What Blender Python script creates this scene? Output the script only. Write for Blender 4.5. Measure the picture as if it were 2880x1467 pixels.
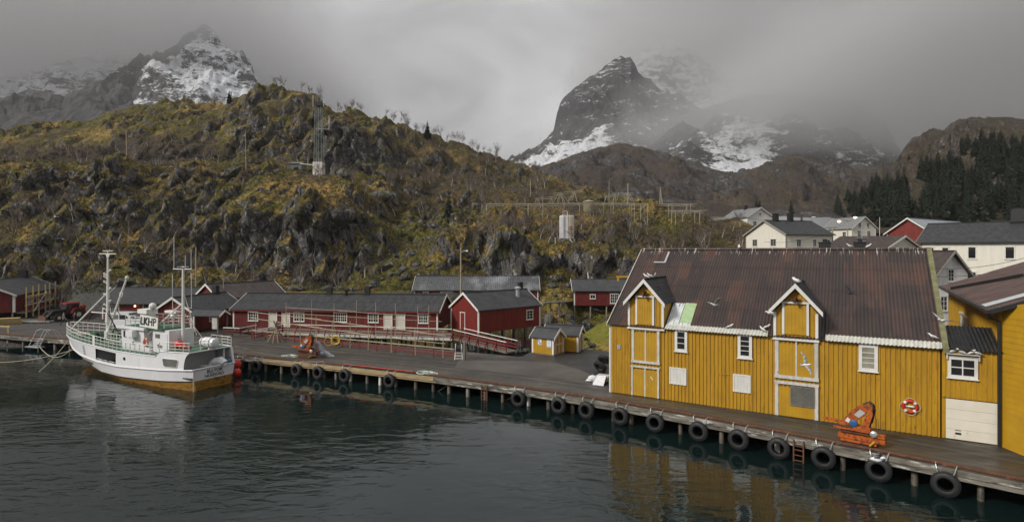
import bpy, bmesh, math, random
import numpy as np
from mathutils import Vector, Matrix, noise as mn

# ------------------------------------------------------------------ camera, world, sun
for o in list(bpy.data.objects): bpy.data.objects.remove(o)
S = bpy.context.scene
COL = S.collection
PI = math.pi
R = math.radians

FPX, CXP, HYP, CAMZ = 1577.0, 1440.0, 705.0, 10.0      # focal length and horizon of the 2880 px wide photograph
cam_d = bpy.data.cameras.new('camera'); cam = bpy.data.objects.new('camera', cam_d); COL.objects.link(cam)
cam.location = (0, 0, CAMZ); cam.rotation_euler = (R(90), 0, 0)
cam_d.sensor_width = 36; cam_d.lens = 36 * FPX / 2880.0
cam_d.shift_y = -(733.5 - HYP) / 2880.0
cam_d.clip_start = 0.5; cam_d.clip_end = 30000
S.camera = cam

SUN_EL, SUN_AZ = R(36), R(243)          # behind the photographer's left shoulder, diffused by the overcast
w = bpy.data.worlds.new('World'); S.world = w; w.use_nodes = True
nt = w.node_tree; nt.nodes.clear()
def N(nt, typ, **kw):
    n = nt.nodes.new(typ)
    for k, v in kw.items(): setattr(n, k, v)
    return n
def mathn(nt, op, a, b=None, c=None, clamp=False):
    n = nt.nodes.new('ShaderNodeMath'); n.operation = op; n.use_clamp = clamp
    for i, v in enumerate((a, b, c)):
        if v is None: continue
        if isinstance(v, (int, float)): n.inputs[i].default_value = v
        else: nt.links.new(v, n.inputs[i])
    return n.outputs[0]
def maprange(nt, v, a, b, c, d, smooth=False):
    n = nt.nodes.new('ShaderNodeMapRange'); n.interpolation_type = 'SMOOTHSTEP' if smooth else 'LINEAR'
    nt.links.new(v, n.inputs[0])
    for i, x in zip((1, 2, 3, 4), (a, b, c, d)): n.inputs[i].default_value = x
    return n.outputs[0]
def mixc(nt, f, a, b, blend='MIX'):
    n = nt.nodes.new('ShaderNodeMix'); n.data_type = 'RGBA'; n.blend_type = blend
    if isinstance(f, (int, float)): n.inputs[0].default_value = f
    else: nt.links.new(f, n.inputs[0])
    for i, v in ((6, a), (7, b)):
        if isinstance(v, (tuple, list)): n.inputs[i].default_value = (*v[:3], 1)
        else: nt.links.new(v, n.inputs[i])
    return n.outputs[2]
sky = N(nt, 'ShaderNodeTexSky', sky_type='NISHITA', sun_disc=False, sun_elevation=SUN_EL, sun_rotation=SUN_AZ)
hs = N(nt, 'ShaderNodeHueSaturation'); hs.inputs['Saturation'].default_value = 0.12
nt.links.new(sky.outputs[0], hs.inputs['Color'])
tc = N(nt, 'ShaderNodeTexCoord')
mp = N(nt, 'ShaderNodeMapping'); mp.inputs['Scale'].default_value = (1.0, 1.0, 1.9); mp.inputs['Rotation'].default_value = (0, R(-16), 0)
nt.links.new(tc.outputs['Generated'], mp.inputs[0])
n1 = N(nt, 'ShaderNodeTexNoise'); n1.inputs['Scale'].default_value = 3.2; n1.inputs['Detail'].default_value = 6; n1.inputs['Roughness'].default_value = .52; n1.inputs['Distortion'].default_value = .5
nt.links.new(mp.outputs[0], n1.inputs['Vector'])
sx = N(nt, 'ShaderNodeSeparateXYZ'); nt.links.new(tc.outputs['Generated'], sx.inputs[0])
# an overcast vault: bright overhead, thinner cloud low over the valley ahead, heavy banks to both sides
zen = maprange(nt, sx.outputs[2], 0.30, 0.66, 0.0, 1.0, True)
dx = mathn(nt, 'ADD', sx.outputs[0], 0.06)
side = mathn(nt, 'MULTIPLY', dx, dx)
fwd = maprange(nt, side, 0.0, 0.42, 1.0, 0.0, True)
fwd = mathn(nt, 'MULTIPLY', fwd, maprange(nt, sx.outputs[1], -0.2, 0.5, 0.0, 1.0))
up = maprange(nt, sx.outputs[2], 0.12, 0.5, 0.0, 1.0)
fwd = mathn(nt, 'MULTIPLY', fwd, maprange(nt, up, 0, 1, 1.0, 0.72))
low = mathn(nt, 'MULTIPLY_ADD', fwd, 2.0, .46)
back = maprange(nt, sx.outputs[1], 0.15, -0.6, 0.0, 1.5, True)
low = mathn(nt, 'ADD', low, back)
val = mathn(nt, 'MULTIPLY_ADD', zen, 1.5, low)
cl = maprange(nt, n1.outputs[0], 0.34, 0.66, 0.66, 1.30)
val = mathn(nt, 'MULTIPLY', val, cl)
cc = N(nt, 'ShaderNodeCombineColor')
nt.links.new(val, cc.inputs[0]); nt.links.new(mathn(nt, 'MULTIPLY', val, 1.0), cc.inputs[1]); nt.links.new(mathn(nt, 'MULTIPLY', val, 1.015), cc.inputs[2])
skyc = mixc(nt, 0.96, hs.outputs[0], cc.outputs[0])
bg = N(nt, 'ShaderNodeBackground'); bg.inputs['Strength'].default_value = 0.105
nt.links.new(skyc, bg.inputs[0])
wo = N(nt, 'ShaderNodeOutputWorld'); nt.links.new(bg.outputs[0], wo.inputs[0])

sd = bpy.data.lights.new('sun', 'SUN'); sd.energy = 1.5; sd.angle = R(12); sd.color = (1.0, .95, .88)
sun = bpy.data.objects.new('sun', sd); COL.objects.link(sun)
sdir = Vector((math.sin(SUN_AZ) * math.cos(SUN_EL), math.cos(SUN_AZ) * math.cos(SUN_EL), math.sin(SUN_EL)))
sun.rotation_euler = sdir.to_track_quat('Z', 'Y').to_euler()
S.view_settings.view_transform = 'Standard'; S.view_settings.look = 'None'
S.view_settings.exposure = 1.08; S.view_settings.gamma = 1.0
try:
    S.cycles.use_denoising = True
    S.cycles.volume_bounces = 3; S.cycles.max_bounces = 8; S.cycles.diffuse_bounces = 3; S.cycles.glossy_bounces = 3
    S.cycles.transparent_max_bounces = 8
    S.cycles.sample_clamp_indirect = 4
    S.cycles.caustics_reflective = False; S.cycles.caustics_refractive = False
except Exception: pass

rnd = random.Random(7)
# ------------------------------------------------------------------ placing helpers: photo pixel at a known height / depth -> world point
def G(px, py, z=0.0):
    y = (CAMZ - z) * FPX / (py - HYP); return Vector(((px - CXP) / FPX * y, y, z))
def D(px, py, y):
    return Vector(((px - CXP) / FPX * y, y, CAMZ + (HYP - py) / FPX * y))

# ------------------------------------------------------------------ mesh builder
def frame_of(d, up=Vector((0, 0, 1))):
    d = d.normalized()
    if abs(d.dot(up)) > .98: up = Vector((0, 1, 0))
    a = d.cross(up).normalized(); b = a.cross(d)
    return a, b
class MB:
    def __init__(s): s.v, s.f, s.m, s.cur = [], [], [], 0
    def mat(s, i): s.cur = i; return s
    def add(s, vs, fs):
        k = len(s.v); s.v.extend([tuple(v) for v in vs])
        for f in fs: s.f.append([i + k for i in f]); s.m.append(s.cur)
        return s
    def box(s, c, sz, rz=0.0, M=None):
        hx, hy, hz = sz[0] / 2, sz[1] / 2, sz[2] / 2
        vs = [Vector((x * hx, y * hy, z * hz)) for z in (-1, 1) for y in (-1, 1) for x in (-1, 1)]
        if M is not None: vs = [M @ v for v in vs]
        elif rz:
            q = Matrix.Rotation(rz, 3, 'Z'); vs = [q @ v for v in vs]
        c = Vector(c)
        return s.add([v + c for v in vs], [(0, 2, 3, 1), (4, 5, 7, 6), (0, 1, 5, 4), (2, 6, 7, 3), (0, 4, 6, 2), (1, 3, 7, 5)])
    def box2(s, a, b):
        return s.box([(a[i] + b[i]) / 2 for i in range(3)], [abs(b[i] - a[i]) for i in range(3)])
    def beam(s, a, b, w, h=None, up=Vector((0, 0, 1))):
        a, b = Vector(a), Vector(b); h = w if h is None else h
        p, q = frame_of(b - a, up); p, q = p * w / 2, q * h / 2
        vs = [a - p - q, a + p - q, a + p + q, a - p + q, b - p - q, b + p - q, b + p + q, b - p + q]
        return s.add(vs, [(0, 1, 2, 3), (7, 6, 5, 4), (0, 4, 5, 1), (1, 5, 6, 2), (2, 6, 7, 3), (3, 7, 4, 0)])
    def tube(s, pts, r, n=6, cap=True):
        pts = [Vector(p) for p in pts]; rs = r if isinstance(r, (list, tuple)) else [r] * len(pts)
        vs = []
        for i, p in enumerate(pts):
            d = pts[min(i + 1, len(pts) - 1)] - pts[max(i - 1, 0)]
            if d.length < 1e-6: d = Vector((0, 0, 1))
            a, b = frame_of(d)
            for k in range(n):
                t = 2 * PI * k / n; vs.append(p + (a * math.cos(t) + b * math.sin(t)) * rs[i])
        fs = []
        for i in range(len(pts) - 1):
            for k in range(n):
                fs.append((i * n + k, i * n + (k + 1) % n, (i + 1) * n + (k + 1) % n, (i + 1) * n + k))
        if cap: fs.append(tuple(range(n - 1, -1, -1))); fs.append(tuple((len(pts) - 1) * n + k for k in range(n)))
        return s.add(vs, fs)
    def torus(s, c, axis, R0, r0, n=24, m=10, sy=1.0):
        c = Vector(c); ax = Vector(axis).normalized(); a, b = frame_of(ax); vs = []
        for i in range(n):
            t = 2 * PI * i / n; e = a * math.cos(t) + b * math.sin(t)
            for j in range(m):
                u = 2 * PI * j / m; vs.append(c + e * (R0 + r0 * math.cos(u)) + ax * r0 * sy * math.sin(u))
        return s.add(vs, [(i * m + j, ((i + 1) % n) * m + j, ((i + 1) % n) * m + (j + 1) % m, i * m + (j + 1) % m) for i in range(n) for j in range(m)])
    def lathe(s, c, axis, prof, n=16):
        c = Vector(c); ax = Vector(axis).normalized(); a, b = frame_of(ax); vs = []
        for (h, r) in prof:
            for k in range(n):
                t = 2 * PI * k / n; vs.append(c + ax * h + (a * math.cos(t) + b * math.sin(t)) * r)
        fs = [(i * n + k, i * n + (k + 1) % n, (i + 1) * n + (k + 1) % n, (i + 1) * n + k) for i in range(len(prof) - 1) for k in range(n)]
        fs.append(tuple(range(n - 1, -1, -1))); fs.append(tuple((len(prof) - 1) * n + k for k in range(n)))
        return s.add(vs, fs)
    def prism(s, poly, ext):
        """poly: 3-D polygon, extruded by vector ext"""
        n = len(poly); e = Vector(ext); vs = [Vector(p) for p in poly]; vs += [p + e for p in vs]
        fs = [tuple(range(n)), tuple(range(2 * n - 1, n - 1, -1))] + [(i, i + n, (i + 1) % n + n, (i + 1) % n) for i in range(n)]
        return s.add(vs, fs)
    def quad(s, a, b, c, d): return s.add([a, b, c, d], [(0, 1, 2, 3)])
    def ball(s, c, r, n=10, m=7, sc=(1, 1, 1)):
        c = Vector(c); vs = [c + Vector((0, 0, -r * sc[2]))]
        for j in range(1, m):
            t = -PI / 2 + PI * j / m
            for k in range(n):
                u = 2 * PI * k / n; vs.append(c + Vector((r * sc[0] * math.cos(t) * math.cos(u), r * sc[1] * math.cos(t) * math.sin(u), r * sc[2] * math.sin(t))))
        vs.append(c + Vector((0, 0, r * sc[2]))); fs = []
        for k in range(n): fs.append((0, 1 + (k + 1) % n, 1 + k))
        for j in range(m - 2):
            for k in range(n):
                a = 1 + j * n; fs.append((a + k, a + (k + 1) % n, a + n + (k + 1) % n, a + n + k))
        a = 1 + (m - 2) * n
        for k in range(n): fs.append((a + k, a + (k + 1) % n, len(vs) - 1))
        return s.add(vs, fs)
    def build(s, name, mats, parent=None, smooth=False, world=False, fixn=True):
        me = bpy.data.meshes.new(name)
        vs = s.v
        if world and parent is not None:
            q = Matrix.Rotation(-parent.rotation_euler.z, 3, 'Z'); l = parent.location
            vs = [tuple(q @ (Vector(v) - l)) for v in vs]
        me.from_pydata(vs, [], s.f)
        mats = mats if isinstance(mats, (list, tuple)) else [mats]
        for m in mats: me.materials.append(m)
        if len(mats) > 1: me.polygons.foreach_set('material_index', s.m)
        if fixn:
            bm = bmesh.new(); bm.from_mesh(me); bmesh.ops.recalc_face_normals(bm, faces=bm.faces); bm.to_mesh(me); bm.free()
        if smooth: me.polygons.foreach_set('use_smooth', [True] * len(me.polygons))
        o = bpy.data.objects.new(name, me); COL.objects.link(o)
        if parent is not None: o.parent = parent
        return o
def tag(o, label=None, cat=None, group=None, kind=None):
    if label: o['label'] = label
    if cat: o['category'] = cat
    if group: o['group'] = group
    if kind: o['kind'] = kind
    return o
def thing(name, label, cat, loc=(0, 0, 0), rz=0.0, group=None):
    o = bpy.data.objects.new(name, None); COL.objects.link(o); o.empty_display_size = .2
    o.location = loc; o.rotation_euler = (0, 0, rz)
    return tag(o, label, cat, group)
KIDS = {}
def dup(root, loc, rz=0.0, label=None, scale=None, group=None):
    def kids(o):
        return [c for c in bpy.data.objects if c.parent == o] if o.name not in KIDS else KIDS[o.name]
    def cp(o, par):
        c = o.copy(); COL.objects.link(c)
        if par is not None: c.parent = par
        if o.name not in KIDS: KIDS[o.name] = kids(o)
        for ch in KIDS[o.name]: cp(ch, c)
        return c
    r = cp(root, None); r.location = loc; r.rotation_euler = (0, 0, rz)
    if scale is not None: r.scale = scale if isinstance(scale, (tuple, list)) else (scale,) * 3
    if label: r['label'] = label
    if group: r['group'] = group
    return r
def text(name, body, mat, size, M, parent=None, align='CENTER', ext=.008, shear=0, bold=0):
    cu = bpy.data.curves.new(name, 'FONT'); cu.body = body; cu.size = size; cu.align_x = align; cu.align_y = 'CENTER'
    cu.extrude = ext; cu.offset = bold; cu.materials.append(mat); cu.resolution_u = 3
    t = bpy.data.objects.new(name, cu); COL.objects.link(t)
    bpy.context.view_layer.update()
    me = bpy.data.meshes.new_from_object(t.evaluated_get(bpy.context.evaluated_depsgraph_get()))
    bpy.data.objects.remove(t); bpy.data.curves.remove(cu)
    o = bpy.data.objects.new(name, me); COL.objects.link(o)
    if not me.materials: me.materials.append(mat)
    if parent is not None: o.parent = parent
    o.matrix_local = M
    return o
def basis(origin, xdir, ydir):
    x = Vector(xdir).normalized(); y = Vector(ydir).normalized(); z = x.cross(y)
    M = Matrix(((x.x, y.x, z.x, origin[0]), (x.y, y.y, z.y, origin[1]), (x.z, y.z, z.z, origin[2]), (0, 0, 0, 1)))
    return M

# ------------------------------------------------------------------ materials
def mk(name, c1, c2=None, scale=3.0, rough=.7, bump=0.0, stretch=(1, 1, 1), spots=None, metal=0.0, detail=6, coat=0.0, bscale=None, lo=.35, hi=.65, spec=None):
    """procedural: two tones mixed by stretched noise, optional spots (colour, scale, threshold, width, stretch), optional bump"""
    m = bpy.data.materials.new(name); m.use_nodes = True; t = m.node_tree; b = t.nodes['Principled BSDF']
    b.inputs['Roughness'].default_value = rough; b.inputs['Metallic'].default_value = metal
    if spec is not None: b.inputs['Specular IOR Level'].default_value = spec
    if coat: b.inputs['Coat Weight'].default_value = coat; b.inputs['Coat Roughness'].default_value = .15
    tcn = t.nodes.new('ShaderNodeTexCoord')
    def noise(sc, st, det=detail, rg=.55):
        mpn = t.nodes.new('ShaderNodeMapping'); mpn.inputs['Scale'].default_value = st; t.links.new(tcn.outputs['Object'], mpn.inputs[0])
        nn = t.nodes.new('ShaderNodeTexNoise'); nn.inputs['Scale'].default_value = sc; nn.inputs['Detail'].default_value = det; nn.inputs['Roughness'].default_value = rg
        t.links.new(mpn.outputs[0], nn.inputs['Vector']); return nn.outputs[0]
    col = None
    f0 = noise(scale, stretch)
    c2 = c2 or tuple(x * .75 for x in c1)
    col = mixc(t, maprange(t, f0, lo, hi, 0, 1), c1, c2)
    for sp in (spots or []):
        c, sc, thr, wd, st = sp
        col = mixc(t, maprange(t, noise(sc, st), thr, thr + wd, 0, 1), col, c)
    t.links.new(col, b.inputs['Base Color'])
    rr = maprange(t, f0, .3, .7, max(0, rough - .12), min(1, rough + .1)); t.links.new(rr, b.inputs['Roughness'])
    if bump:
        bn = t.nodes.new('ShaderNodeBump'); bn.inputs['Strength'].default_value = bump; bn.inputs['Distance'].default_value = .05
        t.links.new(noise(bscale or scale * 4, stretch), bn.inputs['Height']); t.links.new(bn.outputs[0], b.inputs['Normal'])
    return m
one = (1, 1, 1); vst = (1, 1, .12)
yellow = mk('yellow_paint', (.47, .255, .008), (.37, .195, .006), 1.6, .62, .15, (1.5, 1.5, .25), [((.24, .12, .012), 5, .56, .16, (2, 2, .2)), ((.10, .065, .02), 9, .655, .06, (1.5, 1.5, .45)), ((.56, .34, .03), 2.2, .60, .2, (3, 3, .3)), ((.30, .25, .17), 13, .735, .03, (1.5, 1.5, .4))])
yellow_pale = mk('yellow_sheet', (.48, .27, .010), (.40, .22, .008), 1.2, .6, .1, (1, 1, 1), [((.36, .2, .015), 3, .62, .2, (1, 1, .3))])
red = mk('red_paint', (.155, .016, .011), (.11, .011, .009), 1.8, .68, .15, (1.5, 1.5, .3), [((.06, .010, .009), 6, .63, .15, (2, 2, .3)), ((.20, .04, .03), 4, .68, .2, (2, 2, .3))])
red_bright = mk('red_paint_fresh', (.19, .018, .010), (.145, .013, .009), 1.5, .62, .1, (1.5, 1.5, .3), [((.08, .010, .008), 6, .66, .15, (2, 2, .3))])
white = mk('white_paint', (.74, .73, .69), (.64, .63, .58), 3, .55, .1, (1, 1, .5), [((.42, .40, .34), 9, .64, .12, (1, 1, .4)), ((.25, .22, .17), 14, .70, .06, one)])
whitewood = mk('white_old_wood', (.62, .61, .57), (.45, .43, .38), 5, .7, .2, (1, 1, .4), [((.22, .19, .14), 12, .60, .14, (1, 1, .3))])
cream = mk('cream_boards', (.74, .71, .62), (.67, .64, .55), 1.2, .66, .1, (2, 2, .3), [((.48, .44, .34), 3, .66, .2, (2, 2, .2))])
offwhite = mk('offwhite_boards', (.72, .71, .67), (.62, .61, .57), 1.2, .66, .1, (2, 2, .3), [((.42, .41, .38), 4, .66, .15, (2, 2, .25))])
greywood = mk('weathered_wood', (.20, .175, .14), (.12, .10, .08), 4, .85, .4, (1, 1, .2), [((.30, .28, .24), 7, .62, .12, (1, 1, .2))])
palewood = mk('pale_pole_wood', (.42, .35, .24), (.28, .23, .15), 5, .8, .3, one, [((.16, .13, .09), 8, .63, .1, one)])
newwood = mk('new_timber', (.55, .42, .19), (.42, .30, .11), 4, .7, .2, one)
darkwood = mk('wet_dark_wood', (.050, .042, .033), (.024, .021, .018), 3, .6, .4, (1, 1, .25), [((.12, .11, .085), 6, .66, .1, (1, 1, .3))])
pilewood = mk('pile_wood', (.11, .085, .06), (.045, .038, .03), 3, .65, .4, (1, 1, .2), [((.22, .21, .13), 4, .62, .12, (1, 1, .3)), ((.015, .018, .012), 2, .6, .1, one)])
rope_m = mk('rope', (.58, .54, .42), (.4, .37, .28), 20, .9)
yrope = mk('yellow_hose', (.62, .45, .05), (.5, .35, .04), 9, .5)
green_rope = mk('green_white_rope', (.45, .60, .50), (.7, .72, .66), 14, .85)
redwhite = mk('red_rope', (.55, .05, .03), (.45, .04, .03), 6, .7)
black_roof = mk('black_roof', (.030, .031, .033), (.019, .020, .021), 2.2, .55, .2, (1, 1, 1), [((.065, .065, .065), 5, .66, .2, one), ((.4, .4, .38), 40, .80, .02, one)])
slate_roof = mk('dark_corrugated_roof', (.042, .043, .045), (.024, .025, .027), 1.6, .5, .15, (1.2, .4, 1), [((.085, .085, .085), 4, .64, .2, (2, .3, 1)), ((.10, .05, .035), 5, .74, .12, (2, .4, 1))])
felt_roof = mk('felt_roof', (.050, .051, .054), (.036, .037, .040), 1.0, .7, .12, one, [((.025, .025, .026), 3, .66, .2, one), ((.10, .10, .10), 6, .72, .1, one)])
worn_roof = mk('worn_fibre_roof', (.085, .089, .093), (.045, .047, .05), 2.0, .6, .2, (3, .5, 1), [((.22, .23, .245), .35, .50, .2, (1.0, .5, 1)), ((.26, .27, .28), 7, .60, .06, (4, .5, 1)), ((.03, .03, .03), 5, .62, .12, (3, .6, 1))])
brown_roof = mk('brown_roof', (.060, .042, .036), (.036, .028, .025), 1.3, .6, .15, (2, .5, 1), [((.11, .055, .038), 2, .62, .2, (2, .4, 1))])
grey_metal_roof = mk('pale_metal_roof', (.38, .41, .44), (.30, .33, .36), .7, .42, .05, (1, .3, 1), [((.2, .2, .2), 4, .7, .1, one)], metal=.2)
slate_tile = mk('grey_slate', (.20, .205, .205), (.13, .133, .135), 3, .55, .2, one, [((.28, .28, .25), 5, .64, .1, one)])
steel = mk('galvanised_steel', (.52, .53, .53), (.38, .39, .4), 6, .42, .05, one, metal=.6)
alu = mk('aluminium', (.62, .63, .63), (.5, .5, .5), 6, .38, 0, one, metal=.7)
black = mk('black_rubber', (.020, .020, .021), (.011, .011, .012), 5, .62, .25, one, [((.075, .075, .072), 7, .66, .12, one)])
dark = mk('shade_black', (.012, .012, .012), (.007, .007, .007), 2, .8)  # near-black colour standing in for the shade under the quay
black_paint = mk('black_paint', (.018, .018, .019), (.012, .012, .012), 4, .5)
orange = mk('orange_machine', (.50, .115, .012), (.33, .062, .010), 3, .5, .1, one, [((.10, .038, .018), 6, .53, .10, one), ((.028, .017, .012), 8, .60, .05, one)])
rust = mk('rust', (.16, .060, .028), (.08, .033, .018), 5, .8, .3, one, [((.30, .12, .04), 9, .64, .1, one)])
blue = mk('blue_paint', (.02, .12, .32), (.015, .09, .25), 4, .45)
hullwhite = mk('hull_white', (.72, .72, .73), (.66, .66, .67), .8, .38, .03, one, [((.52, .51, .50), 1.5, .63, .2, (1, 1, .12)), ((.30, .22, .16), 5, .76, .05, (1, 1, .10))])
hullwood = mk('varnished_hull', (.38, .195, .030), (.22, .11, .018), 2.2, .36, .1, (.6, .6, 2.2), [((.07, .035, .012), 3, .54, .14, (.7, .7, 1.6)), ((.45, .26, .06), 3, .62, .15, (.5, .5, 2.5)), ((.50, .46, .38), 9, .76, .04, one)])
deckgreen = mk('green_deck', (.040, .135, .070), (.028, .095, .050), 2, .5, .05, one, [((.10, .14, .09), 5, .66, .12, one)])
redplastic = mk('red_buoy', (.62, .035, .020), (.5, .028, .018), 3, .42)
tarp = mk('white_sack', (.74, .75, .78), (.6, .61, .64), 5, .6, .3)
concrete = mk('pale_concrete', (.76, .71, .68), (.68, .63, .60), .6, .85, .1, one)
tankmat = mk('tank_steel', (.74, .70, .61), (.68, .63, .53), 1.2, .5, .05, (1, 1, .3), [((.46, .24, .07), 1.6, .57, .10, (1.6, 1.6, .08)), ((.30, .13, .04), 3, .62, .06, (2, 2, .2))])
rubbergrey = mk('grey_feather', (.36, .37, .38), (.28, .29, .30), 8, .7)
gullwhite = mk('white_feather', (.80, .80, .79), (.72, .72, .71), 8, .7)
skin = mk('skin', (.45, .27, .2), (.4, .23, .17), 5, .6)
def glass_mat(name, c, rough=.08):
    m = mk(name, c, tuple(x * .6 for x in c), .9, rough, 0); return m
pane_dark = glass_mat('window_pane', (.022, .022, .022))
pane_grey = glass_mat('curtained_pane', (.16, .16, .14))
pane_pale = glass_mat('pale_pane', (.36, .34, .27))
lamp_on = bpy.data.materials.new('lit_lamp'); lamp_on.use_nodes = True
_b = lamp_on.node_tree.nodes['Principled BSDF']; _b.inputs['Emission Color'].default_value = (1, .62, .22, 1); _b.inputs['Emission Strength'].default_value = 6
# ------------------------------------------------------------------ numpy noise
def _h(ix, iy, sd):
    n = (ix.astype(np.int64) * 374761393 + iy.astype(np.int64) * 668265263 + sd * 974634777) & 0x7fffffff
    n = ((n ^ (n >> 13)) * 1274126177) & 0x7fffffff
    return (n ^ (n >> 16)) & 0xffff
def pn(x, y, sd=0):
    ix = np.floor(x); iy = np.floor(y); fx = x - ix; fy = y - iy
    u = fx * fx * fx * (fx * (fx * 6 - 15) + 10); v = fy * fy * fy * (fy * (fy * 6 - 15) + 10)
    def g(a, b):
        t = _h(ix + a, iy + b, sd) * (2 * PI / 65536.0)
        return np.cos(t) * (fx - a) + np.sin(t) * (fy - b)
    return ((g(0, 0) * (1 - u) + g(1, 0) * u) * (1 - v) + (g(0, 1) * (1 - u) + g(1, 1) * u) * v) * 1.45
def fbm(x, y, o=5, sd=0, gain=.5):
    s, a, f = 0, 1.0, 1.0
    for i in range(o):
        s = s + a * pn(x * f + i * 17.3, y * f - i * 9.1, sd + i); a *= gain; f *= 2.03
    return s
def ridged(x, y, o=5, sd=0, gain=.5):
    s, a, f = 0, 1.0, 1.0
    for i in range(o):
        s = s + a * (1 - 2 * np.abs(pn(x * f + i * 7.7, y * f + i * 3.9, sd + i))); a *= gain; f *= 2.1
    return s
def worley(x, y, sd=0):
    ix = np.floor(x); iy = np.floor(y); best = np.full(x.shape, 9.0)
    for a in (-1, 0, 1):
        for b in (-1, 0, 1):
            cx = ix + a; cy = iy + b
            px = cx + _h(cx, cy, sd) / 65536.0; py = cy + _h(cx, cy, sd + 5) / 65536.0
            best = np.minimum(best, (px - x) ** 2 + (py - y) ** 2)
    return np.sqrt(best)
def facets(x, y, sd=0, tilt=1.0):
    """angular blocks: every cell its own height and tilt"""
    ix = np.floor(x); iy = np.floor(y); best = np.full(x.shape, 9.0); out = np.zeros(x.shape)
    for a in (-1, 0, 1):
        for b in (-1, 0, 1):
            cx = ix + a; cy = iy + b; px = cx + _h(cx, cy, sd) / 65536.0; py = cy + _h(cx, cy, sd + 5) / 65536.0
            d = (px - x) ** 2 + (py - y) ** 2; m = d < best
            h = _h(cx, cy, sd + 9) / 65536.0 - .5 + tilt * ((_h(cx, cy, sd + 11) / 32768.0 - 1) * (x - px) + (_h(cx, cy, sd + 13) / 32768.0 - 1) * (y - py))
            out = np.where(m, h, out); best = np.where(m, d, best)
    return out
def blur(a, n, ax):
    k = np.hanning(2 * n + 3)[1:-1]; k /= k.sum(); p = [(0, 0), (0, 0)]; p[ax] = (n, n)
    b = np.pad(a, p, mode='edge'); o = np.zeros_like(a)
    for i, kk in enumerate(k):
        o += kk * (b[i:i + a.shape[0], :] if ax == 0 else b[:, i:i + a.shape[1]])
    return o
def grid_obj(name, X, Y, Z, mat, attrs=None, kind='structure', smooth=True):
    r, c = X.shape; me = bpy.data.meshes.new(name); n = r * c
    me.vertices.add(n); me.vertices.foreach_set('co', np.stack([X, Y, Z], -1).reshape(-1).astype(np.float32))
    idx = np.arange(n).reshape(r, c)
    q = np.stack([idx[:-1, :-1], idx[:-1, 1:], idx[1:, 1:], idx[1:, :-1]], -1).reshape(-1, 4)
    m = len(q); me.loops.add(m * 4); me.loops.foreach_set('vertex_index', q.reshape(-1).astype(np.int32))
    me.polygons.add(m); me.polygons.foreach_set('loop_start', np.arange(0, m * 4, 4, dtype=np.int32))
    me.polygons.foreach_set('loop_total', np.full(m, 4, dtype=np.int32))
    me.update(calc_edges=True)
    if smooth: me.polygons.foreach_set('use_smooth', np.ones(m, dtype=bool))
    for k, a in (attrs or {}).items():
        at = me.attributes.new(k, 'FLOAT', 'POINT'); at.data.foreach_set('value', a.reshape(-1).astype(np.float32))
    me.materials.append(mat)
    o = bpy.data.objects.new(name, me); COL.objects.link(o); o['kind'] = kind
    return o

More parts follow.
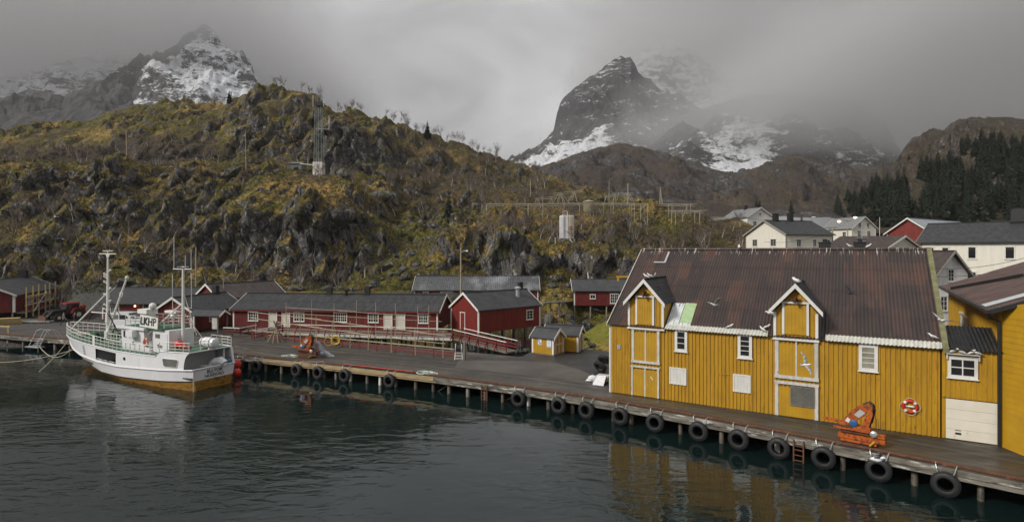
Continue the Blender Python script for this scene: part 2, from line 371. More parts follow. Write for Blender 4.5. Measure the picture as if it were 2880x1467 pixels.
# ------------------------------------------------------------------ ground cover material: rock where steep, moss / straw / heather where flat
def ground_mat(name, moss, straw, heath, rock, lichen, sc=1.0, slope=(.50, .74), snow=False):
    m = bpy.data.materials.new(name); m.use_nodes = True; t = m.node_tree; b = t.nodes['Principled BSDF']
    b.inputs['Roughness'].default_value = .9; b.inputs['Specular IOR Level'].default_value = .25
    tcn = t.nodes.new('ShaderNodeTexCoord')
    def noise(s, st=(1, 1, 1), d=6, rg=.58):
        mpn = t.nodes.new('ShaderNodeMapping'); mpn.inputs['Scale'].default_value = st; t.links.new(tcn.outputs['Object'], mpn.inputs[0])
        nn = t.nodes.new('ShaderNodeTexNoise'); nn.inputs['Scale'].default_value = s * sc; nn.inputs['Detail'].default_value = d; nn.inputs['Roughness'].default_value = rg
        t.links.new(mpn.outputs[0], nn.inputs['Vector']); return nn.outputs[0]
    def att(k):
        a = t.nodes.new('ShaderNodeAttribute'); a.attribute_name = k; return a.outputs['Fac']
    geo = t.nodes.new('ShaderNodeNewGeometry'); s3 = t.nodes.new('ShaderNodeSeparateXYZ'); t.links.new(geo.outputs['Normal'], s3.inputs[0])
    nz = s3.outputs[2]
    big, mid, fine = noise(.045), noise(.30), noise(1.7)
    veg = mixc(t, maprange(t, mathn(t, 'ADD', mathn(t, 'MULTIPLY', mid, .5), mathn(t, 'MULTIPLY', big, .5)), .475, .60, 0, 1, True), moss, straw)
    hf = mathn(t, 'ADD', maprange(t, noise(.11, (1, 1, 1), 7, .65), .47, .60, 0, .95, True), att('heath'), clamp=True)
    veg = mixc(t, hf, veg, heath)
    veg = mixc(t, mathn(t, 'MULTIPLY', att('straw'), maprange(t, fine, .3, .6, .5, 1)), veg, straw)
    veg = mixc(t, maprange(t, fine, .44, .60, 0, .85), veg, tuple(x * .30 for x in heath))
    veg = mixc(t, maprange(t, noise(3.2, (1, 1, 1), 8, .7), .52, .62, 0, .75), veg, tuple(x * .22 for x in heath))  # dark fine noise puts small shadows among tufts and twigs into the colour
    veg = mixc(t, maprange(t, noise(5.0), .54, .66, 0, .65), veg, tuple((a * 1.2 + b * .45) for a, b in zip(moss, straw)))
    rk = mixc(t, maprange(t, noise(.8, (1, 1, .35)), .35, .65, 0, 1), rock, tuple(x * .42 for x in rock))
    rk = mixc(t, maprange(t, noise(.55, (1, 1, 1), 9, .72), .54, .60, 0, .8), rk, lichen)
    rk = mixc(t, maprange(t, noise(.35, (1, 1, .4)), .52, .64, 0, .75), rk, tuple(x * .5 for x in moss))
    rk = mixc(t, maprange(t, noise(4.0), .52, .64, 0, .75), rk, tuple(x * .30 for x in rock))
    mv = t.nodes.new('ShaderNodeMapping'); mv.inputs['Scale'].default_value = (1, 1, .55); t.links.new(tcn.outputs['Object'], mv.inputs[0])
    wz = t.nodes.new('ShaderNodeMix'); wz.data_type = 'VECTOR'; wz.inputs[0].default_value = .12
    n3 = t.nodes.new('ShaderNodeTexNoise'); n3.inputs['Scale'].default_value = 1.2 * sc; t.links.new(mv.outputs[0], n3.inputs['Vector']); t.links.new(mv.outputs[0], wz.inputs[4]); t.links.new(n3.outputs['Color'], wz.inputs[5])
    vo = t.nodes.new('ShaderNodeTexVoronoi'); vo.feature = 'DISTANCE_TO_EDGE'; vo.inputs['Scale'].default_value = .75 * sc; t.links.new(wz.outputs[1], vo.inputs['Vector'])
    crack = maprange(t, vo.outputs['Distance'], 0, .07, 1, 0)
    rk = mixc(t, mathn(t, 'MULTIPLY', crack, .85), rk, (.010, .009, .008))
    nzz = mathn(t, 'ADD', nz, mathn(t, 'MULTIPLY', mathn(t, 'SUBTRACT', noise(.6), .5), .55))
    nzz = mathn(t, 'SUBTRACT', nzz, att('rock'))
    f = maprange(t, nzz, slope[0], slope[1], 0, 1, True)
    col = mixc(t, f, rk, veg)
    gr = mixc(t, maprange(t, noise(2.5), .4, .6, 0, 1), (.085, .080, .073), (.055, .052, .048))
    col = mixc(t, att('gravel'), col, gr)
    t.links.new(col, b.inputs['Base Color'])
    bn = t.nodes.new('ShaderNodeBump'); bn.inputs['Strength'].default_value = .9; bn.inputs['Distance'].default_value = .35
    t.links.new(mathn(t, 'SUBTRACT', mathn(t, 'ADD', mathn(t, 'MULTIPLY', noise(1.6), 1.3), mathn(t, 'MULTIPLY', noise(5.0), .8)), mathn(t, 'MULTIPLY', crack, .35)), bn.inputs['Height']); t.links.new(bn.outputs[0], b.inputs['Normal'])
    return m
hill_mat = ground_mat('mossy_hill', (.118, .112, .015), (.42, .27, .08), (.055, .038, .025), (.140, .132, .130), (.36, .35, .32), slope=(.36, .58))
far_mat = ground_mat('brown_moor', (.055, .045, .027), (.118, .086, .056), (.050, .036, .032), (.085, .080, .079), (.19, .185, .18), .35)

# ------------------------------------------------------------------ the near hill and the shore, one sheet
Zt = lambda py, d: CAMZ + (HYP - py) / FPX * d
LEFT0 = [(52, -3, 1), (62, -2.6, 1), (68, -.5, 1), (80, -.4, 1), (85, 1.2, 1)]
YARD0 = [(52, -3, 1), (62, -2.6, 1), (68, -.5, 1), (86, -.3, 1), (103, .5, 1)]
MID0 = [(52, -3, 1), (62, -3, 1), (74, -2.5, 1), (82, .6, 1), (87, 2.9, 1)]
INL0 = [(52, -3, 1), (58, -2.6, 1), (72, -2.6, 1), (82, -2.4, 1), (88, -.8, 1)]
RGT0 = [(33, -3, 1), (44, -3, 1), (50, -.2, 1), (58, 1.0, 1), (66, 2.6, 1), (74, 4.6, 1)]
def C(near, *far): return [(d, z) for d, z, _ in near] + [(d, Zt(py, d)) for d, py in far]
cols = {
 -600: C(YARD0, (108, 770), (118, 720), (128, 650), (145, 540), (170, 490), (190, 450), (220, 415), (300, 420)),
 -250: C(YARD0, (108, 765), (118, 700), (128, 620), (145, 500), (170, 470), (190, 430), (222, 400), (300, 405)),
 0: C(YARD0, (108, 760), (116, 690), (126, 600), (142, 487), (165, 452), (188, 418), (225, 386), (300, 392)),
 100: C(YARD0, (108, 760), (116, 690), (126, 595), (141, 484), (165, 452), (190, 412), (226, 367), (300, 375)),
 160: C(YARD0, (108, 762), (116, 690), (125, 596), (140, 480), (165, 450), (190, 405), (227, 356), (300, 365)),
 230: C(LEFT0, (92, 825), (104, 760), (116, 690), (125, 598), (140, 478), (165, 447), (190, 400), (228, 345), (300, 355)),
 350: C(LEFT0, (92, 822), (104, 760), (115, 690), (124, 590), (138, 462), (160, 442), (190, 376), (235, 308), (310, 322)),
 500: C(LEFT0, (92, 822), (104, 762), (113, 695), (122, 600), (136, 480), (158, 446), (188, 370), (235, 301), (310, 318)),
 620: C(LEFT0, (92, 822), (104, 765), (111, 710), (118, 610), (134, 492), (154, 452), (182, 365), (225, 300), (300, 315)),
 665: C(MID0, (92, 822), (103, 780), (108, 725), (116, 590), (134, 492), (155, 454), (180, 350), (212, 284), (300, 310)),
 740: C(MID0, (92, 822), (101, 795), (104, 745), (113, 565), (134, 490), (156, 455), (176, 340), (198, 246), (290, 300)),
 850: C(MID0, (92, 822), (100, 802), (102, 775), (110, 552), (132, 502), (153, 462), (168, 345), (190, 254), (290, 310)),
 960: C(MID0, (92, 822), (99, 806), (101, 785), (109, 600), (130, 522), (152, 494), (157, 345), (188, 315), (290, 350)),
 1050: C(MID0, (92, 822), (99, 800), (101, 765), (111, 645), (130, 562), (150, 514), (156, 400), (188, 339), (290, 380)),
 1130: C(MID0, (92, 820), (104, 752), (114, 695), (124, 632), (140, 568), (158, 500), (172, 425), (195, 359), (300, 390)),
 1200: C(MID0, (92, 820), (104, 740), (116, 680), (128, 628), (142, 575), (160, 500), (178, 435), (205, 382), (300, 410)),
 1270: C(MID0, (92, 815), (96, 790), (100, 690), (116, 655), (136, 585), (156, 525), (180, 460), (210, 408), (300, 430)),
 1350: C(INL0, (92, 812), (96, 790), (100, 668), (116, 648), (134, 583), (152, 545), (178, 480), (215, 436), (300, 450)),
 1440: C(INL0, (92, 812), (96, 795), (100, 690), (114, 645), (130, 592), (146, 560), (175, 515), (220, 458), (300, 470)),
 1530: C(INL0, (92, 812), (97, 800), (103, 725), (111, 668), (126, 605), (142, 582), (172, 548), (212, 497), (300, 510)),
 1640: C(INL0, (92, 812), (97, 800), (101, 730), (109, 668), (122, 612), (138, 588), (168, 572), (205, 528), (300, 545)),
 1760: C(INL0, (92, 810), (97, 775), (103, 705), (112, 658), (122, 618), (138, 594), (165, 590), (200, 585), (300, 590)),
 1880: C(RGT0, (84, 765), (94, 740), (104, 700), (114, 660), (124, 625), (138, 604), (165, 606), (200, 612), (300, 615)),
 2050: C(RGT0, (84, 762), (94, 742), (104, 715), (115, 680), (126, 655), (140, 642), (165, 640), (200, 645), (300, 640)),
 2300: C(RGT0, (84, 762), (94, 748), (104, 738), (115, 728), (128, 715), (145, 700), (165, 690), (200, 670), (300, 650)),
 2600: C(RGT0, (84, 770), (94, 755), (104, 742), (115, 735), (128, 722), (145, 705), (165, 690), (200, 660), (300, 600)),
 3000: C(RGT0, (84, 770), (94, 750), (104, 735), (115, 720), (128, 705), (145, 685), (165, 660), (200, 620), (300, 540)),
 3700: C(RGT0, (84, 770), (94, 750), (104, 735), (115, 720), (128, 705), (145, 685), (165, 660), (200, 620), (300, 540)),
}
def make_terrain():
    dr = np.concatenate([np.arange(33, 84, .75), np.arange(84, 165, .34), np.arange(165, 240, .62), np.arange(240, 330, 4)])
    cp = np.concatenate([np.arange(-600, -100, 10), np.arange(-100, 2000, 2.9), np.arange(2000, 3700, 9)])
    keys = sorted(cols); prof = np.array([np.interp(dr, [a for a, _ in cols[k]], [b for _, b in cols[k]]) for k in keys])   # (keys, rows)
    PX, DD = np.meshgrid(cp, dr)
    X0 = (PX - CXP) / FPX * DD; Y0 = DD.copy()
    far = np.clip((DD - 88) / 12, 0, 1)
    wx = fbm(X0 * .05, Y0 * .05, 4, 11) * 26 * far; wd = fbm(X0 * .07, Y0 * .07, 4, 23) * 5.0 * far * np.clip((215 - DD) / 30, 0, 1)
    PXw = PX + wx; DDw = DD + wd
    # bilinear lookup in the profile table
    ki = np.clip(np.searchsorted(keys, PXw) - 1, 0, len(keys) - 2); kk = np.array(keys, dtype=float)
    fx = np.clip((PXw - kk[ki]) / (kk[ki + 1] - kk[ki]), 0, 1); fx = fx * fx * (3 - 2 * fx)
    ri = np.clip(np.searchsorted(dr, DDw) - 1, 0, len(dr) - 2); fr = np.clip((DDw - dr[ri]) / (dr[ri + 1] - dr[ri]), 0, 1)
    a = prof[ki, ri] * (1 - fr) + prof[ki, ri + 1] * fr; b = prof[ki + 1, ri] * (1 - fr) + prof[ki + 1, ri + 1] * fr
    Z = a * (1 - fx) + b * fx
    Z = blur(Z, 3, 1); Z = blur(Z, 2, 0)
    crest = np.clip((DD - 170) / 40, 0, 1)
    g0 = np.abs(np.gradient(Z, axis=0) / np.gradient(DD, axis=0)); g0 = blur(blur(g0, 6, 1), 4, 0)
    cliff = np.clip((g0 - .55) / .7, 0, 1) * far * np.clip((DD - 94) / 4, 0, 1)
    patch = np.clip(.5 + 1.6 * fbm(X0 / 26, Y0 / 26, 4, 33), 0, 1)
    rug = np.clip(.22 + .55 * patch + .8 * cliff, 0, 1.15) * far * np.where(PX > 1850, .5, 1.0)
    w1 = worley(X0 / 8.0 + fbm(X0 / 14, Y0 / 14, 3, 3) * .5, Y0 / 10.0, 2)
    w2 = worley(X0 / 3.4 + .4 * fbm(X0 / 5, Y0 / 5, 3, 6), Y0 / 3.8, 8)
    w3 = worley(X0 / 1.5, Y0 / 1.5, 12)
    dz = (.5 - w1) * 5.2 * rug + np.clip(.62 - w2, 0, 1) * 2.6 * rug * patch + (.5 - w3) * .62 * (.35 + rug) + fbm(X0 / 7, Y0 / 7, 6, 40, .55) * (.55 + .7 * rug) + fbm(X0 / 40, Y0 / 40, 3, 44) * 2.2 + facets(X0 / 4.2 + .3 * fbm(X0 / 6, Y0 / 6, 3, 7), Y0 / 4.6, 21) * 1.2 * rug + facets(X0 / 1.7, Y0 / 1.9, 25) * .34 * rug * (.4 + patch)
    Z = Z + dz * far * np.where(DD < 96, .45, 1)
    def level(px, py, d, r0):
        nonlocal Z
        cx = (px - CXP) / FPX * d; m = np.exp(-(((X0 - cx) / r0) ** 4) - (((Y0 - d) / r0) ** 4)); Z = Z * (1 - m) + np.minimum(Z, Zt(py, d)) * m * .5 + Zt(py, d) * m * .5
    level(897, 496, 138, 6); level(1594, 676, 103.5, 4.5); level(831, 476, 140, 4)
    near = np.clip((DD - 60) / 10, 0, 1) * (1 - far)
    Z = Z + fbm(X0 / 3, Y0 / 3, 4, 50) * .22 * near * (PX > 650)
    # horizontal break-up so that the cliffs crack and overhang
    gz = np.abs(np.gradient(Z, axis=0) / np.gradient(DD, axis=0)); st = np.clip((gz - .7) / 1.2, 0, 1) * far
    colm = worley(X0 / 6.0 + .5 * fbm(X0 / 6, Z / 10, 3, 63), Z / 15.0, 64)
    Y = Y0 - cliff * (.55 - colm) * 5.5 - st * facets(X0 / 3.0, Z / 4.0, 68) * 1.5 - st * facets(X0 / 1.3, Z / 1.6, 69) * .4 - st * (ridged(X0 / 5.0 + 3, Z / 9.0, 4, 61) * .7 + (.5 - worley(X0 / 2.6, Z / 4.5, 66)) * 1.4)
    X = X0 + st * fbm(X0 / 4, Z / 4, 4, 71) * .8
    def bump(cx, cy, r): return np.exp(-(((X0 - cx) / r) ** 2 + ((Y0 - cy) / r) ** 2))
    py = HYP - (Z - CAMZ) / DD * FPX
    def band(v, a, b, s): return np.clip((v - a) / s, 0, 1) * np.clip((b - v) / s, 0, 1)
    nz = fbm(X0 / 18, Y0 / 18, 4, 81)
    heath = band(PX, -300, 620, 60) * band(DD, 146, 180, 6) * 1.0 + band(PX, 1080, 1700, 60) * band(DD, 125, 225, 10) * .55
    heath = heath + band(PX, 640, 960, 60) * band(DD, 172, 186, 5) * .5 + np.clip(nz - .25, 0, 1) * 1.0 + band(PX, 1500, 2100, 60) * band(DD, 98, 118, 6) * .45 + np.where(PX > 1900, .35, 0) * far
    straw = band(PX, 640, 960, 50) * band(DD, 109, 124, 4) * 1.0 + band(PX, 1180, 1330, 30) * band(DD, 96, 112, 4) * .9 + band(PX, 1470, 1600, 30) * band(DD, 92, 104, 3) + band(PX, 1340, 1880, 40) * band(DD, 112, 142, 6) * .75 + band(PX, 300, 640, 50) * band(DD, 128, 142, 4) * .5
    straw = straw * np.clip(.55 + 1.3 * nz, 0, 1)
    gravel = np.where((PX < 640) & (DD < 88 + 10 * (PX < 340)), 1, 0) + band(DD, 86.8, 90.6, .6) * (PX > 560) * (PX < 1330) + np.where((PX > 1800) & (DD < 64), .9, 0)
    grass = band(PX, 1615, 1735, 18) * band(DD, 55, 76, 2)
    Z = Z + grass * 2.0 * band(DD, 55, 78, 8) * 1.0
    Z = np.where((PX > 1600) & (PX < 1850) & (DD < 82) & (DD > 54), Z + 0, Z)
    # the small green behind the huts
    gm = np.exp(-(((X0 - 13.0) / 6.6) ** 2) - (((Y0 - 66) / 8.0) ** 2)); Z = np.maximum(Z, -3 + gm * 4.9 + .25 * fbm(X0 / 2.5, Y0 / 2.5, 4, 17))
    gcov = np.clip((gm - .45) * 6, 0, 1) * (DD < 80)
    rockm = band(PX, 900, 1120, 40) * band(DD, 150, 162, 3) * .25 + np.clip(st - .5, 0, 1) * .25
    rockm = np.where(DD < 84, np.where(PX > 640, .25, 0), rockm) * (1 - gcov)
    heath = np.clip(heath, 0, 1) * (1 - gcov); gravel = np.clip(gravel, 0, 1)
    o = grid_obj('hillside_ground', X, Y, Z, hill_mat, {'heath': heath, 'straw': np.clip(straw, 0, 1), 'gravel': gravel, 'rock': rockm, 'gcov': gcov})
    return o, cp, dr, Z, heath, X, Y
hill, CP, DR, HZ, HEATH, HX, HY = make_terrain()
# bright lawn tint on the green behind the huts
_t = hill_mat.node_tree; _b = _t.nodes['Principled BSDF']; _src = _b.inputs['Base Color'].links[0].from_socket
_a = _t.nodes.new('ShaderNodeAttribute'); _a.attribute_name = 'gcov'
_n = _t.nodes.new('ShaderNodeTexNoise'); _n.inputs['Scale'].default_value = 1.3; _n.inputs['Detail'].default_value = 6
_tc = _t.nodes.new('ShaderNodeTexCoord'); _t.links.new(_tc.outputs['Object'], _n.inputs['Vector'])
_t.links.new(mixc(_t, _a.outputs['Fac'], _src, mixc(_t, maprange(_t, _n.outputs[0], .35, .65, 0, 1), (.12, .135, .012), (.20, .17, .03))), _b.inputs['Base Color'])
def ground(x, y):
    px = CXP + FPX * x / y
    i = int(np.clip(np.searchsorted(DR, y) - 1, 0, len(DR) - 2)); j = int(np.clip(np.searchsorted(CP, px) - 1, 0, len(CP) - 2))
    fi = min(1, max(0, (y - DR[i]) / (DR[i + 1] - DR[i]))); fj = min(1, max(0, (px - CP[j]) / (CP[j + 1] - CP[j])))
    return float((HZ[i, j] * (1 - fj) + HZ[i, j + 1] * fj) * (1 - fi) + (HZ[i + 1, j] * (1 - fj) + HZ[i + 1, j + 1] * fj) * fi)
def on_ground(px, d, sink=0.0):
    x = (px - CXP) / FPX * d; return Vector((x, d, ground(x, d) - sink))

# ------------------------------------------------------------------ ranges farther off
def skyline_range(name, sky_pts, d_crest, d_front, base_py, mat, rows=90, step=6.0, amp=.12, sc=1.0, sd=0, back=.5, pw=1.0, x0=None, x1=None, attrs=None, jag=2.0, depth_wave=.12, dep=.05, blk=0, bs=20):
    pxs = np.arange(x0 if x0 is not None else sky_pts[0][0], (x1 if x1 is not None else sky_pts[-1][0]) + step, step)
    sk = np.interp(pxs, [p for p, _ in sky_pts], [q for _, q in sky_pts])
    zc = CAMZ + (HYP - sk) / FPX * d_crest; zb = CAMZ + (HYP - base_py) / FPX * d_front
    t = np.concatenate([np.linspace(0, 1, rows), 1 + np.linspace(0, 1, 12)[1:] * back])
    T, PX = np.meshgrid(t, pxs, indexing='ij')
    dc = d_crest * (1 + depth_wave * fbm(PX / 300.0, PX * 0 + sd, 3, sd + 9))
    Dd = d_front + (dc - d_front) * T
    ZC = CAMZ + (HYP - sk)[None, :] / FPX * dc
    tt = np.clip(T, 0, 1)
    Z = zb + (ZC - zb) * tt ** pw
    Z = np.where(T > 1, ZC - (T - 1) * (ZC - zb) * 1.1, Z)
    X = (PX - CXP) / FPX * Dd; L = d_crest * .2 * sc
    rel = (ZC.max() - zb)
    env = np.clip(4 * tt * (1 - tt), 0, 1) * .9 + .02
    Z = Z + rel * amp * env * ((ridged(X / L, Dd / L * .6, 6, sd, .42) - .3) * .55 + .5 * fbm(X / L * 2, Dd / L * 2, 5, sd + 3))
    if blk: Z = Z + blk * (.15 + env) * (facets(X / bs + .3 * fbm(X / bs, Dd / bs, 3, 7), Dd / bs, sd + 31) + .5 * facets(X / bs * 2.4, Dd / bs * 2.4, sd + 35) + .8 * fbm(X / bs / 2, Dd / bs / 2, 5, sd + 39))
    Z = Z + jag * d_crest / FPX * fbm(PX / 14.0, T * 9, 4, sd + 7) * (T > .5)
    Dd = Dd + rel * dep * env * fbm(X / L * 2.2 + Z / L, Z / L * 2.2, 5, sd + 13)
    at = {k: np.zeros_like(X) for k in ('heath', 'straw', 'gravel', 'rock')}
    for k, f in (attrs or {}).items(): at[k] = f(PX, T, X, Dd, Z)
    return grid_obj(name, X, Dd, Z, mat, at)
def rock_snow(name, rock, snow_amt, sc, haze=0.0, band=(.55, .75)):
    m = bpy.data.materials.new(name); m.use_nodes = True; t = m.node_tree; b = t.nodes['Principled BSDF']
    b.inputs['Roughness'].default_value = .85
    tcn = t.nodes.new('ShaderNodeTexCoord')
    def noise(s, st=(1, 1, 1), d=8, rg=.6, tilt=0.0):
        mpn = t.nodes.new('ShaderNodeMapping'); mpn.inputs['Scale'].default_value = st; mpn.inputs['Rotation'].default_value = (0, tilt, 0); t.links.new(tcn.outputs['Object'], mpn.inputs[0])
        nn = t.nodes.new('ShaderNodeTexNoise'); nn.inputs['Scale'].default_value = s * sc; nn.inputs['Detail'].default_value = d; nn.inputs['Roughness'].default_value = rg
        t.links.new(mpn.outputs[0], nn.inputs['Vector']); return nn.outputs[0]
    geo = t.nodes.new('ShaderNodeNewGeometry'); s3 = t.nodes.new('ShaderNodeSeparateXYZ'); t.links.new(geo.outputs['Normal'], s3.inputs[0])
    a = t.nodes.new('ShaderNodeAttribute'); a.attribute_name = 'snow'
    rk = mixc(t, maprange(t, noise(.03), .35, .65, 0, 1), rock, tuple(x * .5 for x in rock))
    rk = mixc(t, maprange(t, noise(.12, (1, 1, .4)), .55, .7, 0, .6), rk, tuple(x * 1.7 for x in rock))
    f = mathn(t, 'ADD', mathn(t, 'MULTIPLY_ADD', s3.outputs[2], .45, .17), mathn(t, 'MULTIPLY', mathn(t, 'SUBTRACT', noise(.011, (1, 1, 2.4), 10, .74, R(28)), .5), 2.5))
    f = mathn(t, 'ADD', f, mathn(t, 'MULTIPLY', mathn(t, 'SUBTRACT', a.outputs['Fac'], .5), 1.2))
    f = mathn(t, 'ADD', f, snow_amt - .5)
    f = mathn(t, 'ADD', f, mathn(t, 'MULTIPLY', mathn(t, 'SUBTRACT', noise(.07, (1, 1, 1.5), 7, .7), .5), .9))
    col = mixc(t, maprange(t, f, band[0], band[1], 0, 1), rk, (.78, .80, .83))
    t.links.new(col, b.inputs['Base Color'])
    bn = t.nodes.new('ShaderNodeBump'); bn.inputs['Strength'].default_value = .9; bn.inputs['Distance'].default_value = 14
    t.links.new(mathn(t, 'ADD', noise(.03, (1, 1, 1.6), 9, .65, R(25)), noise(.02, (1.5, 1, .6), 6, .6)), bn.inputs['Height']); t.links.new(bn.outputs[0], b.inputs['Normal'])
    return m
def sm(v, a, b): x = np.clip((v - a) / (b - a), 0, 1); return x * x * (3 - 2 * x)
pk_mat = rock_snow('snowy_peak_rock', (.050, .049, .050), .47, 2.3)
crag_mat = rock_snow('dark_crag_rock', (.055, .053, .053), .05, 1.0)
moor_attr = {'heath': lambda PX, T, X, Y, Z: np.clip(.35 + 1.2 * fbm(X / 60, Y / 60, 4, 5), 0, 1), 'rock': lambda PX, T, X, Y, Z: np.clip(fbm(X / 90, Y / 90, 4, 15), 0, .4)}
skyline_range('moor_hill', [(1380, 520), (1460, 478), (1522, 470), (1600, 440), (1680, 415), (1740, 405), (1800, 412), (1850, 425), (1900, 441), (1957, 466), (2052, 488), (2090, 484), (2124, 477), (2160, 460), (2200, 444), (2235, 436), (2280, 438), (2310, 448), (2345, 463), (2400, 470), (2470, 468), (2540, 450), (2700, 455), (3200, 470)],
              760, 330, 612, far_mat, rows=110, step=5, amp=.07, sc=.5, sd=3, attrs=moor_attr, jag=1.2, blk=7, bs=26)
skyline_range('right_hill', [(2380, 600), (2440, 560), (2500, 500), (2524, 462), (2539, 425), (2562, 394), (2604, 374), (2661, 360), (2691, 339), (2729, 330), (2813, 334), (2880, 337), (3000, 330), (3200, 340), (3700, 380)],
              360, 170, 655, ground_mat('right_hill_cover', (.058, .052, .024), (.14, .098, .054), (.052, .038, .030), (.105, .090, .084), (.22, .20, .185), .7),
              rows=130, step=4, amp=.10, sc=.55, sd=21, attrs={'heath': lambda PX, T, X, Y, Z: np.clip(.3 + fbm(X / 40, Y / 40, 4, 5), 0, 1), 'rock': lambda PX, T, X, Y, Z: np.clip((T - .72) * 1.6, 0, .35) * (.6 + fbm(X / 25, Y / 25, 3, 3))}, jag=2.2, depth_wave=.05, blk=5, bs=14)
skyline_range('dark_crag', [(-500, 420), (-200, 330), (0, 299), (70, 271), (155, 271), (183, 281), (218, 260), (249, 242), (288, 240), (299, 250), (342, 236), (365, 252), (377, 298), (395, 345), (430, 390), (520, 430)],
              1250, 700, 470, crag_mat, rows=110, step=3, amp=.16, sc=.7, sd=5, attrs={'snow': lambda PX, T, X, Y, Z: sm(PX, 325, 345) * sm(385 - PX, 0, 20) * sm(.6 - T, 0, .3) * .9}, jag=3, pw=.8)
skyline_range('snowy_peak', [(130, 330), (220, 290), (291, 241), (334, 213), (389, 182), (430, 165), (459, 152), (497, 126), (540, 95), (575, 72), (592, 78), (606, 93), (622, 124), (637, 133), (660, 155), (680, 173), (707, 212), (723, 245), (760, 300), (830, 380), (1000, 440)],
              2000, 1250, 420, pk_mat, rows=150, step=2.5, amp=.20, sc=.55, sd=41,
              attrs={'snow': lambda PX, T, X, Y, Z: .40 + .45 * sm(PX, 380, 540) * sm(1.0 - T, .1, .5) + .35 * np.exp(-(((PX - (300 + 320 * T)) / 30.0) ** 2)) - .35 * sm(T, .7, .95) * sm(620 - PX, 0, 60)}, jag=3.5, pw=.9)
skyline_range('snow_range', [(-500, 300), (-200, 250), (0, 225), (100, 195), (200, 165), (300, 150), (420, 160), (560, 210), (700, 300)],
              2250, 1750, 330, rock_snow('mist_snow_rock', (.07, .07, .07), .60, 1.8), rows=100, step=4, amp=.16, sc=.5, sd=77, attrs={'snow': lambda PX, T, X, Y, Z: PX * 0 + .64}, jag=4)
skyline_range('tall_crag', [(1380, 470), (1440, 452), (1474, 443), (1538, 388), (1558, 368), (1569, 312), (1575, 290), (1585, 276), (1605, 256), (1629, 238), (1660, 215), (1688, 199), (1700, 188), (1716, 174), (1748, 158), (1760, 164), (1772, 160), (1785, 178), (1795, 203), (1808, 216), (1830, 224), (1855, 252), (1880, 266), (1910, 262), (1960, 300), (2040, 340), (2150, 400)],
              1900, 1050, 480, rock_snow('tall_crag_rock', (.040, .041, .044), .30, 2.6), rows=150, step=2.5, amp=.13, sc=.5, sd=57,
              attrs={'snow': lambda PX, T, X, Y, Z: .61 + .36 * sm(.42 - T, 0, .2) * sm(PX, 1440, 1500) * sm(1760 - PX, 0, 90) - .03 * sm(T, .5, .7)}, jag=3.0, pw=1.35)
skyline_range('snow_shoulder', [(1700, 260), (1760, 190), (1800, 150), (1860, 120), (1900, 118), (1960, 150), (2060, 230), (2200, 330)],
              2500, 2100, 360, rock_snow('shoulder_rock', (.09, .09, .09), .62, 1.8), rows=90, step=3, amp=.14, sc=.5, sd=91, attrs={'snow': lambda PX, T, X, Y, Z: PX * 0 + .62}, jag=4)
skyline_range('valley_mountain', [(1780, 400), (1900, 330), (2060, 280), (2200, 260), (2350, 270), (2440, 300), (2490, 350), (2520, 410), (2545, 450), (2620, 500), (2900, 560)],
              1500, 900, 510, rock_snow('valley_mountain_rock', (.060, .055, .054), .28, 2.0), rows=120, step=3, amp=.16, sc=.6, sd=33,
              attrs={'snow': lambda PX, T, X, Y, Z: .30 + .30 * sm(PX, 1950, 2040) * sm(2200 - PX, 0, 60) * sm(.8 - T, 0, .3) + .36 * sm(.7 - T, 0, .3)}, jag=2, pw=1.2)

# ------------------------------------------------------------------ water
WZ = -1.28
def water():
    m = bpy.data.materials.new('harbour_water'); m.use_nodes = True; t = m.node_tree; b = t.nodes['Principled BSDF']
    b.inputs['Base Color'].default_value = (.0048, .0120, .0112, 1); b.inputs['Roughness'].default_value = .03; b.inputs['IOR'].default_value = 1.42
    tcn = t.nodes.new('ShaderNodeTexCoord')
    def noise(s, st, d=3, rz=0.0, dist=0.0):
        mpn = t.nodes.new('ShaderNodeMapping'); mpn.inputs['Scale'].default_value = st; mpn.inputs['Rotation'].default_value = (0, 0, rz); t.links.new(tcn.outputs['Object'], mpn.inputs[0])
        nn = t.nodes.new('ShaderNodeTexNoise'); nn.inputs['Scale'].default_value = s; nn.inputs['Detail'].default_value = d; nn.inputs['Roughness'].default_value = .5; nn.inputs['Distortion'].default_value = dist
        t.links.new(mpn.outputs[0], nn.inputs['Vector']); return nn.outputs[0]
    rip = noise(1.35, (.6, 1.25, 1), 3, R(14), .5); fine = noise(4.5, (.55, 1.2, 1), 2, R(10)); sw = noise(.5, (.5, 1.1, 1), 2, R(22))
    patch = maprange(t, noise(.06, (1, 1.5, 1), 3, R(-20)), .40, .60, .22, 1.0, True)
    s3 = t.nodes.new('ShaderNodeSeparateXYZ'); t.links.new(tcn.outputs['Object'], s3.inputs[0])
    lee = maprange(t, mathn(t, 'MULTIPLY_ADD', s3.outputs[0], .45, mathn(t, 'MULTIPLY', s3.outputs[1], .89)), 25, 33, 1.0, .10, True)      # calm in the lee of the quay
    patch = mathn(t, 'MULTIPLY', patch, lee)
    h = mathn(t, 'ADD', mathn(t, 'MULTIPLY', rip, .075), mathn(t, 'MULTIPLY', fine, .004))
    h = mathn(t, 'ADD', mathn(t, 'MULTIPLY', h, patch), mathn(t, 'MULTIPLY', sw, .030))
    bn = t.nodes.new('ShaderNodeBump'); bn.inputs['Strength'].default_value = 1.0; bn.inputs['Distance'].default_value = 1.0
    t.links.new(h, bn.inputs['Height']); t.links.new(bn.outputs[0], b.inputs['Normal'])
    o = MB().quad((-400, -60, 0), (400, -60, 0), (400, 96, 0), (-400, 96, 0)).build('water', m); o.location.z = WZ; o['kind'] = 'structure'
water()
